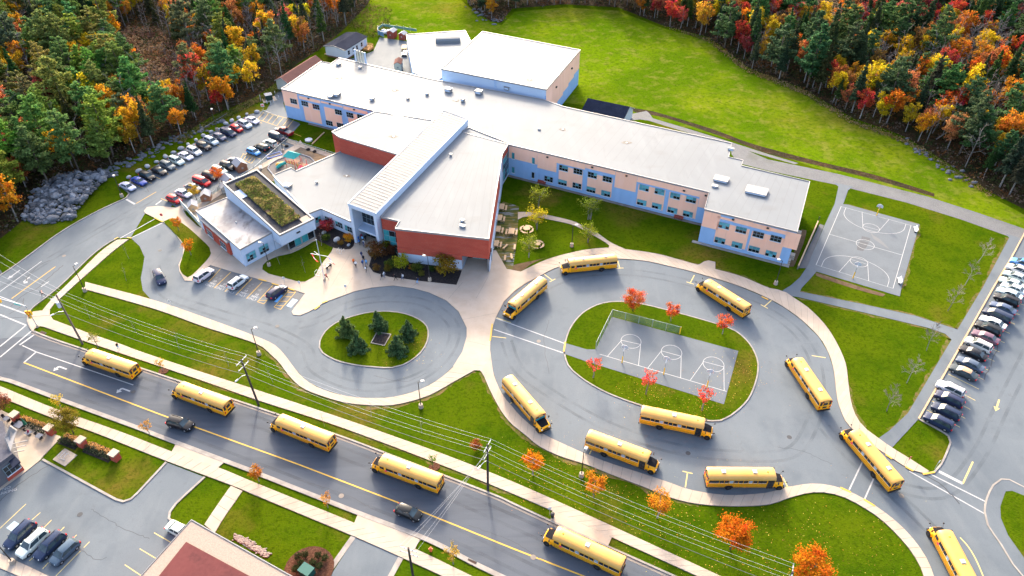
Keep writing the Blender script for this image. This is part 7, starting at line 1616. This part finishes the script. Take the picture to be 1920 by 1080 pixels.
ifc = math.atan2(g(1183,641)[1]-g(1166,681)[1], g(1183,641)[0]-g(1166,681)[0])
hoop(1166,681,ifc,'left hoop on the island court',.15); hoop(1244,703,ifc,'middle hoop on the island court',.15); hoop(1325,727,ifc,'right hoop on the island court',.15)
# fences
def meshmat():
    m, nt, b, out = nodes('chain_link'); tr = N(nt, 'BsdfTransparent'); ms = N(nt, 'MixShader'); ms.inputs[0].default_value = .3
    b.inputs['Base Color'].default_value = (.16,.24,.22,1); b.inputs['Roughness'].default_value = .5
    L(nt, tr.outputs[0], ms.inputs[1]); L(nt, b.outputs[0], ms.inputs[2]); L(nt, ms.outputs[0], out.inputs[0]); return m
link = meshmat()
def fence(pts, h, lab, step=2.8, z=0.0, mat=link, post=grey_m):
    P_ = G(pts); o = thing('chain_link_fence', lab, 'fence', (*P_[0], z)); c = Vector(P_[0])
    for a, b in zip(P_, P_[1:]):
        a, b = Vector(a)-c, Vector(b)-c; n_ = max(1, round((b-a).length/step))
        for k in range(n_+1): p = a.lerp(b, k/n_); MB().cyl((p.x,p.y,0),(p.x,p.y,h+.08),.05,n=6).build('post', post, o)
        MB().cyl((a.x,a.y,h),(b.x,b.y,h),.035,n=6).build('top_rail', post, o)
        for k in range(n_): p, q = a.lerp(b,k/n_), a.lerp(b,(k+1)/n_); MB().add([(p.x,p.y,.05),(q.x,q.y,.05),(q.x,q.y,h-.02),(p.x,p.y,h-.02)],[(0,1,2,3)]).build('mesh_panel', mat, o)
fence([(1117,655),(1147,594),(1274,627)],1.8,'low chain link fence around two sides of the island court',z=.13)
x, y = g(1274,627); MB().cyl((0,0,0),(0,0,1.8),.12,n=8).build('fence_bollard', yel, None, loc=(x,y,.13), label='yellow post at the end of the island fence', cat='post')
fence([(345,399),(410,360),(478,320),(539,266),(630,294)],1.1,'low wire fence around the play yard',3.2,post=grey_m)
fence([(340,385),(377,427)],1.6,'frosted screen fence beside the front left block',1.8,z=.13,mat=M('frosted_panel', (.45,.55,.55), rough=.3))
fence([(493,212),(520,222)],1.0,'short wire fence at the end of the car park',2.5)
rt = thing('retaining_wall', 'pale timber wall along the dark ramp', 'wall', (*g(1495,505),0)); a, b = Vector(g(1532,421))-Vector(g(1495,505)), Vector((0,0))
for k in range(4): MB().beam((b.x,b.y,.15+.28*k),(a.x,a.y,.15+.28*k),.25,.26).build('timber', wood if k == 3 else kerb_dk, rt)
MB().cyl((a.x,a.y,0),(a.x,a.y,2.2),.08,n=6).build('post', black_m, rt)
for px, py, w, lab in [(1482,482,1.6,'grey step unit beside the classroom block'),(1476,492,1.2,'small concrete step at the block corner'),(1496,440,1.2,'side door canopy of the classroom block')]:
    x, y = g(px, py); o = thing('door_step', lab, 'steps', (x,y,0), R(-25))
    for k in range(3): MB().box(-w/2,w/2,-1+.4*k,1,0.2*k,.2*(k+1)-.01).build('step', concrete, o)
# play structure
x, y = g(552,312); ps = thing('play_structure', 'play tower with a green roof, red posts and a red slide', 'playground', (x,y,0), R(-25)); rp_m = M('play_red', (.45,.05,.05), rough=.5); tan_p = M('play_tan', (.62,.36,.10), rough=.5); grn_p = M('play_green', (.01,.24,.22), rough=.5)
for i in (-1.4,1.4):
    for j in (-1.2,1.2): MB().cyl((i,j,0),(i,j,3.4),.07,n=6).build('post', rp_m, ps)
MB().add([(-1.8,-1.6,3.3),(1.8,-1.6,3.3),(1.8,1.6,3.3),(-1.8,1.6,3.3),(-1.0,0,4.3),(1.0,0,4.3)],[(0,1,5,4),(1,2,5),(2,3,4,5),(3,0,4),(3,2,1,0)]).build('roof', grn_p, ps)
MB().box(-1.4,1.4,-1.2,1.2,1.35,1.45).build('deck', wood_br, ps); MB().box(1.5,3.6,-1.0,1.0,1.0,1.1).build('deck', wood_br, ps)
for k in range(6): MB().box(-1.4+.48*k,-1.1+.48*k,-1.26,-1.2,1.5,2.3).build('panel', tan_p if k % 2 else rp_m, ps)
for i in (2.0,3.4):
    for j in (-1.0,1.0): MB().cyl((i,j,0),(i,j,2.4),.06,n=6).build('post', rp_m, ps)
for k in range(4): MB().box(1.6+.5*k,1.9+.5*k,-1.06,-1.0,1.1,2.0).build('panel', tan_p if k % 2 else wood, ps)
MB().tube([(3.2,-1,1.4),(3.5,-2.2,1.0),(4.0,-3.0,.4),(4.3,-3.8,.25)], [.5,.5,.48,.45], 9).build('tube_slide', M('slide_red', (.62,.07,.10), rough=.4), ps, smooth=True)
MB().hexa([(3.6,.2,1.1),(5.4,.2,.2),(5.4,.9,.2),(3.6,.9,1.1)],[(3.6,.2,1.25),(5.4,.2,.35),(5.4,.9,.35),(3.6,.9,1.25)]).build('slide', rp_m, ps)
MB().tube([(-1.4,-1.2,1.4),(-2.6,-2.0,1.0),(-3.2,-3.0,.3)], .4, 8).build('crawl_tube', grn_p, ps, smooth=True)
kerb([(502,318),(506,309),(520,300),(545,291),(565,290),(582,296),(590,304),(588,330)], bpy.data.objects['pea_gravel_pit'], 0, .25, .2, smooth=False, mat=hut_g, name='timber_edging'); kerb([(502,316),(515,332)], bpy.data.objects['pea_gravel_pit'], 0, .25, .2, smooth=False, mat=hut_g, name='timber_edging')
x, y = g(514,292); o = thing('sandbox', 'blue framed sandbox in the play yard', 'sandbox', (x,y,0), R(35)); bp = M('play_blue', (.05,.12,.40), rough=.5)
for a in ((-2,2,-.9,-.75),(-2,2,.75,.9),(-2,-1.85,-.75,.75),(1.85,2,-.75,.75)): MB().box(a[0],a[1],a[2],a[3],0,.3).build('board', bp, o)
MB().box(-1.85,1.85,-.75,.75,0,.15).build('sand', pea, o)
x, y = g(524,311); o = thing('climbing_rock', 'orange-tan climbing boulder in the gravel pit', 'play equipment', (x,y,0)); MB().ico((0,0,.4),.8,2,.1,(1.1,.9,.7)).ico((.6,.5,.5),.55,2,.1,(1,1,.7)).build('shell', M('play_orange', (.62,.33,.06), [((.5,.25,.05), 1.5, .6)], rough=.7), o, smooth=True)
x, y = g(489,316); o = thing('toy_table', 'small light blue toy table in the play yard', 'toy', (x,y,0), .4); MB().box(-.35,.35,-.6,.6,.45,.52).build('top', blue_p, o)
for i in (-.28,.28):
    for j in (-.5,.5): MB().box(i-.04,i+.04,j-.04,j+.04,0,.45).build('leg', blue_p, o)
x, y = g(365,385); o = thing('toy_table', 'blue water table on the fenced lawn', 'toy', (x,y,0), .4); MB().box(-.5,.5,-.5,.5,.5,.62).build('top', blue_l, o)
for i in (-.4,.4):
    for j in (-.4,.4): MB().box(i-.05,i+.05,j-.05,j+.05,0,.5).build('leg', siding, o)
for px, py, lab in [(537.5,275,'black tyre planter at the corner of the play yard'),(578,281,'left black tyre planter by the walk'),(590,285,'right black tyre planter by the walk')]:
    x, y = g(px, py); MB().tube([(.38*math.cos(R(a)),.38*math.sin(R(a)),.18) for a in range(0,361,30)], .18, 6).build('tyre_planter', tyre, None, smooth=True, loc=(x,y,0), label=lab, cat='planter')
x, y = g(579,263.5); MB().cyl((0,0,0),(0,0,.35),1.0,1.0,20).build('well_cover', siding, None, smooth=True, loc=(x,y,0), label='round white cover on the lawn beside the wing', cat='cover')
a, b = g(585,271), g(608,249); MB().beam((*a,.12),(*b,.12),.3,.2).build('balance_beam', wood, None, label='long timber balance beam on the lawn beside the wing', cat='beam')
# bike racks, patio furniture, planters
for px, py, lab in [(639,474,'bike rack nearest the entrance bed'),(614,501,'bike rack beside the flagpole'),(598,515,'bike rack at the edge of the flag lawn'),(122,858,'bike rack on the square pad')]:
    x, y = g(px, py); o = thing('bike_rack', lab, 'bike rack', (x,y,.13), R(-20))
    for k in range(3): MB().tube([(-.6+.6*k,-.5,0),(-.6+.6*k,-.5,.8),(-.6+.6*k,.5,.8),(-.6+.6*k,.5,0)], .03, 5).build('hoop', grey_m, o)
    MB().tube([(-.6,-.5,.03),(.6,-.5,.03)], .03, 5).build('rail', grey_m, o)
x, y = g(617,503); o = thing('motor_scooter', 'dark scooter parked by the flags', 'scooter', (x,y,.13), R(60)); MB().hexa([(-.5,-.15,.35),(.3,-.15,.35),(.3,.15,.35),(-.5,.15,.35)],[(-.7,-.18,.8),(.1,-.15,.75),(.1,.15,.75),(-.7,.18,.8)]).build('body', black_m, o); MB().beam((.3,0,.4),(.55,0,1.05),.1,.1).build('steering_column', black_m, o); MB().beam((.5,-.3,1.05),(.5,.3,1.05),.06,.06).build('handlebar', grey_m, o)
for wx in (-.55,.65): MB().cyl((wx,-.06,.25),(wx,.06,.25),.25,n=12).build('wheel', tyre, o)
tb_m = M('patio_grey', (.07,.08,.11), rough=.6)
def ptable(px, py, lab, r=.5, square=True):
    x, y = g(px, py, .7); o = thing('patio_table', lab, 'table', (x,y,.12), R(-24)); (MB().box(-r,r,-r*.8,r*.8,.68,.74) if square else MB().cyl((0,0,.68),(0,0,.74),r,n=14)).build('top', tb_m, o); MB().cyl((0,0,0),(0,0,.68),.05,n=6).build('stem', black_m, o); MB().cyl((0,0,0),(0,0,.03),.3,n=10).build('foot', black_m, o)
def pchair(px, py, rz, lab):
    x, y = g(px, py, .45); o = thing('patio_chair', lab, 'chair', (x,y,.12), rz); MB().box(-.22,.22,-.22,.22,.42,.46).build('seat', black_m, o); MB().box(-.22,.22,.2,.24,.46,.88).build('backrest', black_m, o)
    for i in (-.2,.2):
        for j in (-.2,.2): MB().cyl((i,j,0),(i,j,.42),.02,n=5).build('leg', black_m, o)
ptable(13,785,'round patio table at the left',.55,False); ptable(36,797,'large square patio table by the pier',.75); ptable(74,818,'square patio table by the hedge end',.55); ptable(53,812,'patio table with two people',.5)
for px, py, rz, l in [(7,782,1,'patio chair left of the round table'),(17,789,-2,'patio chair right of the round table'),(26,797,1.2,'patio chair left of the large table'),(30,791,0,'patio chair above the large table'),(69,815,1.2,'patio chair left of the hedge table'),(77,822,-2,'patio chair below the hedge table'),(43,800,-1.5,'patio chair right of the large table')]: pchair(px, py, rz, l)
x, y = g(52,803); o = thing('folded_parasol', 'closed dark green parasol on the patio', 'parasol', (x,y,.12)); MB().cyl((0,0,0),(0,0,2.5),.03,n=6).build('pole', grey_m, o); MB().cyl((0,0,.9),(0,0,2.45),.28,.06,8).build('canopy', M('parasol_green', (.01,.10,.06), rough=.8), o)
x, y = g(577,1077); o = thing('utility_cabinet', 'teal green cabinet at the round bark bed', 'cabinet', (x,y,.1), R(-30)); MB().box(-.9,.9,-.7,.7,0,1.3).build('body', M('teal_enamel', (.006,.06,.05), rough=.5), o); MB().box(-.95,.95,-.75,.75,1.3,1.38).build('lid', M('teal_enamel2', (.008,.075,.065), rough=.5), o)
for i, (px, py) in enumerate([(560,1048),(573,1043),(598,1045),(610,1050),(588,1058),(565,1060),(555,1070),(600,1065)]): tree('bed_shrub', shrub[i % 3], px, py, .38, None, f'{ORD[i]} small dark shrub in the round bark bed, from the left', 'small shrubs in the bark bed', (.04,.055,.02), 'shrub', z=.1)
# construction barricade / cone-like details skipped: bins near the walk
# ================================================================== PEOPLE
skin_c = M('skin', (.50,.30,.21), rough=.6); hair_c = M('hair', (.03,.02,.015), rough=.7); shoe_c = M('shoes', (.05,.05,.055), rough=.6)
CLO = {k: M('cloth_'+k, v, rough=.9) for k, v in dict(red=(.50,.03,.03), orange=(.80,.16,.02), navy=(.02,.03,.09), blue=(.03,.14,.42), sky=(.14,.34,.60), black=(.012,.012,.014), white=(.65,.65,.67), grey=(.2,.2,.22), pink=(.70,.35,.28), denim=(.06,.10,.20), magenta=(.6,.03,.12), maroon=(.2,.02,.05)).items()}
def person_mesh(name, stride, arm, bend=0.0, sit=False):
    J = {}; hp = .92 if not sit else .5
    J['pel'] = (0,0,hp); J['spine'] = (0.02+bend*.2,0,hp+.25); J['chest'] = (.02+bend*.4,0,hp+.45); J['neck'] = (.03+bend*.5,0,hp+.60); J['head'] = (.05+bend*.55,0,hp+.70); J['crown'] = (.05+bend*.55,0,hp+.84); J['nose'] = (.15+bend*.55,0,hp+.71)
    E_ = [('pel','spine','shirt'),('spine','chest','shirt'),('chest','neck','shirt'),('neck','head','skin'),('head','crown','hair'),('head','nose','skin')]
    Rd = dict(pel=(.15,.12), spine=(.145,.11), chest=(.17,.115), neck=(.055,.055), head=(.095,.08), crown=(.06,.055), nose=(.02,.02))
    for s, S in ((1,'L'),(-1,'R')):
        st, ar = stride*s, -arm*s
        J['hip'+S] = (0,.09*s,hp-.04); 
        if sit: J['knee'+S] = (.42,.10*s,hp+.02); J['ank'+S] = (.44,.10*s,.08); J['toe'+S] = (.62,.10*s,.05)
        else: J['knee'+S] = (st*.5+.04,.10*s,.49); J['ank'+S] = (st-.02*(st < 0),.10*s,.09+(.08 if st < 0 else 0)); J['toe'+S] = (st+.17,.11*s,.045+(.02 if st < 0 else 0))
        J['sho'+S] = (.02+bend*.4,.185*s,hp+.50); J['elb'+S] = (.02+ar*.35+bend*.4,.24*s,hp+.24); J['wri'+S] = (.08+ar*.8+(.2 if sit else 0)+bend*.4,.23*s,hp+.02+abs(ar)*.1+(.2 if sit else 0)); 
        w = J['wri'+S]; J['palm'+S] = (w[0]+.04,w[1],w[2]-.07); J['tips'+S] = (w[0]+.06,w[1]-.01*s,w[2]-.16); J['thumb'+S] = (w[0]+.09,w[1]-.02*s,w[2]-.09)
        E_ += [('pel','hip'+S,'pants'),('hip'+S,'knee'+S,'pants'),('knee'+S,'ank'+S,'pants'),('ank'+S,'toe'+S,'shoe'),('chest','sho'+S,'shirt'),('sho'+S,'elb'+S,'shirt'),('elb'+S,'wri'+S,'shirt'),('wri'+S,'palm'+S,'skin'),('palm'+S,'tips'+S,'skin'),('palm'+S,'thumb'+S,'skin')]
        Rd.update({'hip'+S:(.10,.10),'knee'+S:(.068,.068),'ank'+S:(.045,.045),'toe'+S:(.04,.035),'sho'+S:(.07,.065),'elb'+S:(.048,.048),'wri'+S:(.032,.032),'palm'+S:(.035,.022),'tips'+S:(.014,.012),'thumb'+S:(.012,.012)})
    names = list(J); me = bpy.data.meshes.new('rig'); me.from_pydata([J[n] for n in names], [(names.index(a), names.index(b)) for a, b, _ in E_], [])
    o = bpy.data.objects.new('rig', me); COL.objects.link(o); sk = o.modifiers.new('skin','SKIN'); sk.use_smooth_shade = True; o.modifiers.new('sub','SUBSURF').levels = 1
    for i, n in enumerate(names): me.skin_vertices[0].data[i].radius = Rd[n]; me.skin_vertices[0].data[i].use_root = (i == 0)
    bpy.context.view_layer.update(); dg = bpy.context.evaluated_depsgraph_get(); out = bpy.data.meshes.new_from_object(o.evaluated_get(dg)); bpy.data.objects.remove(o); out.name = name
    out.materials.clear()
    for m_ in (CLO['grey'], CLO['denim'], skin_c, shoe_c, hair_c): out.materials.append(m_)
    ix = dict(shirt=0, pants=1, skin=2, shoe=3, hair=4); V_ = {n: Vector(J[n]) for n in names}
    for p in out.polygons:
        c = p.center; best = None
        for a, b, t in E_:
            A_, B_ = V_[a], V_[b]; ab = B_-A_; k = max(0, min(1, (c-A_).dot(ab)/ab.length_squared)); d_ = (A_+ab*k-c).length - Rd[a][0]*.6
            if best is None or d_ < best[0]: best = (d_, t)
        t = best[1]
        if t in ('skin','hair') and c.z > J['head'][2]-.05: t = 'hair' if (c.z > J['head'][2]+.07 or c.x < J['head'][0]-.02) else 'skin'
        p.material_index = ix[t]
    return out
POSE = [person_mesh('person', .26, .25), person_mesh('person', -.24, -.22), person_mesh('person', .05, .04), person_mesh('person', .33, .3, .12), person_mesh('person', 0, .1, .1, True)]
pack_me = MB().hexa([(-.30,-.14,1.05),(-.12,-.15,1.05),(-.12,.15,1.05),(-.30,.14,1.05)],[(-.24,-.12,1.45),(-.12,-.14,1.47),(-.12,.14,1.47),(-.24,.12,1.45)])
def person(px, py, face, pose, shirt, pants, lab, pack=None, hair=None, z=.14):
    x, y = g(px, py); o = place('person', POSE[pose], None, (x,y,z), face, 1.0, lab, 'person')
    for i, m_ in ((0, CLO[shirt]), (1, CLO[pants])): o.material_slots[i].link = 'OBJECT'; o.material_slots[i].material = m_
    if hair: o.material_slots[4].link = 'OBJECT'; o.material_slots[4].material = CLO[hair]
    if pack: place('backpack', pack_me.mesh('backpack', CLO[pack]), o)
UPW = R(75)
for a in [(664,497,R(-70),0,'orange','black','person in a bright orange jacket on the plaza'),(668,502,R(-60),1,'white','black','person in a white top behind the orange jacket','grey'),(679,484,UPW,0,'navy','denim','person in navy walking towards the portal','navy'),(682.5,491,UPW,1,'black','black','person in black in the middle of the plaza group','black'),(681,500,UPW,0,'blue','denim','person in blue walking up the plaza','navy'),(687.5,499,UPW,1,'sky','denim','person in a light blue jacket on the plaza'),(687,511,UPW,3,'black','black','person in black carrying a white bag near the bed','white'),(716.5,526,R(160),0,'black','grey','left person of the pair below the bed','black'),(721,522,R(160),1,'white','denim','right person of the pair below the bed','grey'),(742.5,527,R(170),3,'black','black','striding person in black below the bed','black'),(755,526,R(170),0,'grey','denim','person with a pale backpack below the bed','white'),(783,533,R(175),1,'black','sky','person in light jeans at the right of the plaza edge','navy'),(613,525,R(0),3,'red','black','person in a red jacket striding past the flagpole','black'),(675,460,UPW,0,'navy','black','person in dark clothes at the left of the portal','blue'),(683,463,UPW,1,'white','denim','person with a white top entering the portal','navy'),(672.5,454,UPW,2,'blue','navy','person in blue at the portal fin','blue'),(681,455,UPW,2,'sky','black','person in light blue under the canopy'),(686,453,UPW,2,'black','black','person in black under the canopy','black'),(679,451,UPW,2,'maroon','denim','person in maroon at the entrance doors')]:
    person(*a[:7], pack=a[7] if len(a) > 7 else None)
person(82,556,R(20),3,'pink','black','pedestrian in a pink jacket stepping off the street','black',z=.03)
person(223.5,656,R(-20),2,'black','sky','pedestrian in black on the street walk above the first bus')
person(49,812,R(0),4,'black','black','person in black seated at the patio table',z=.12); person(58,816,R(180),4,'maroon','blue','person in maroon seated at the patio table',z=.12)
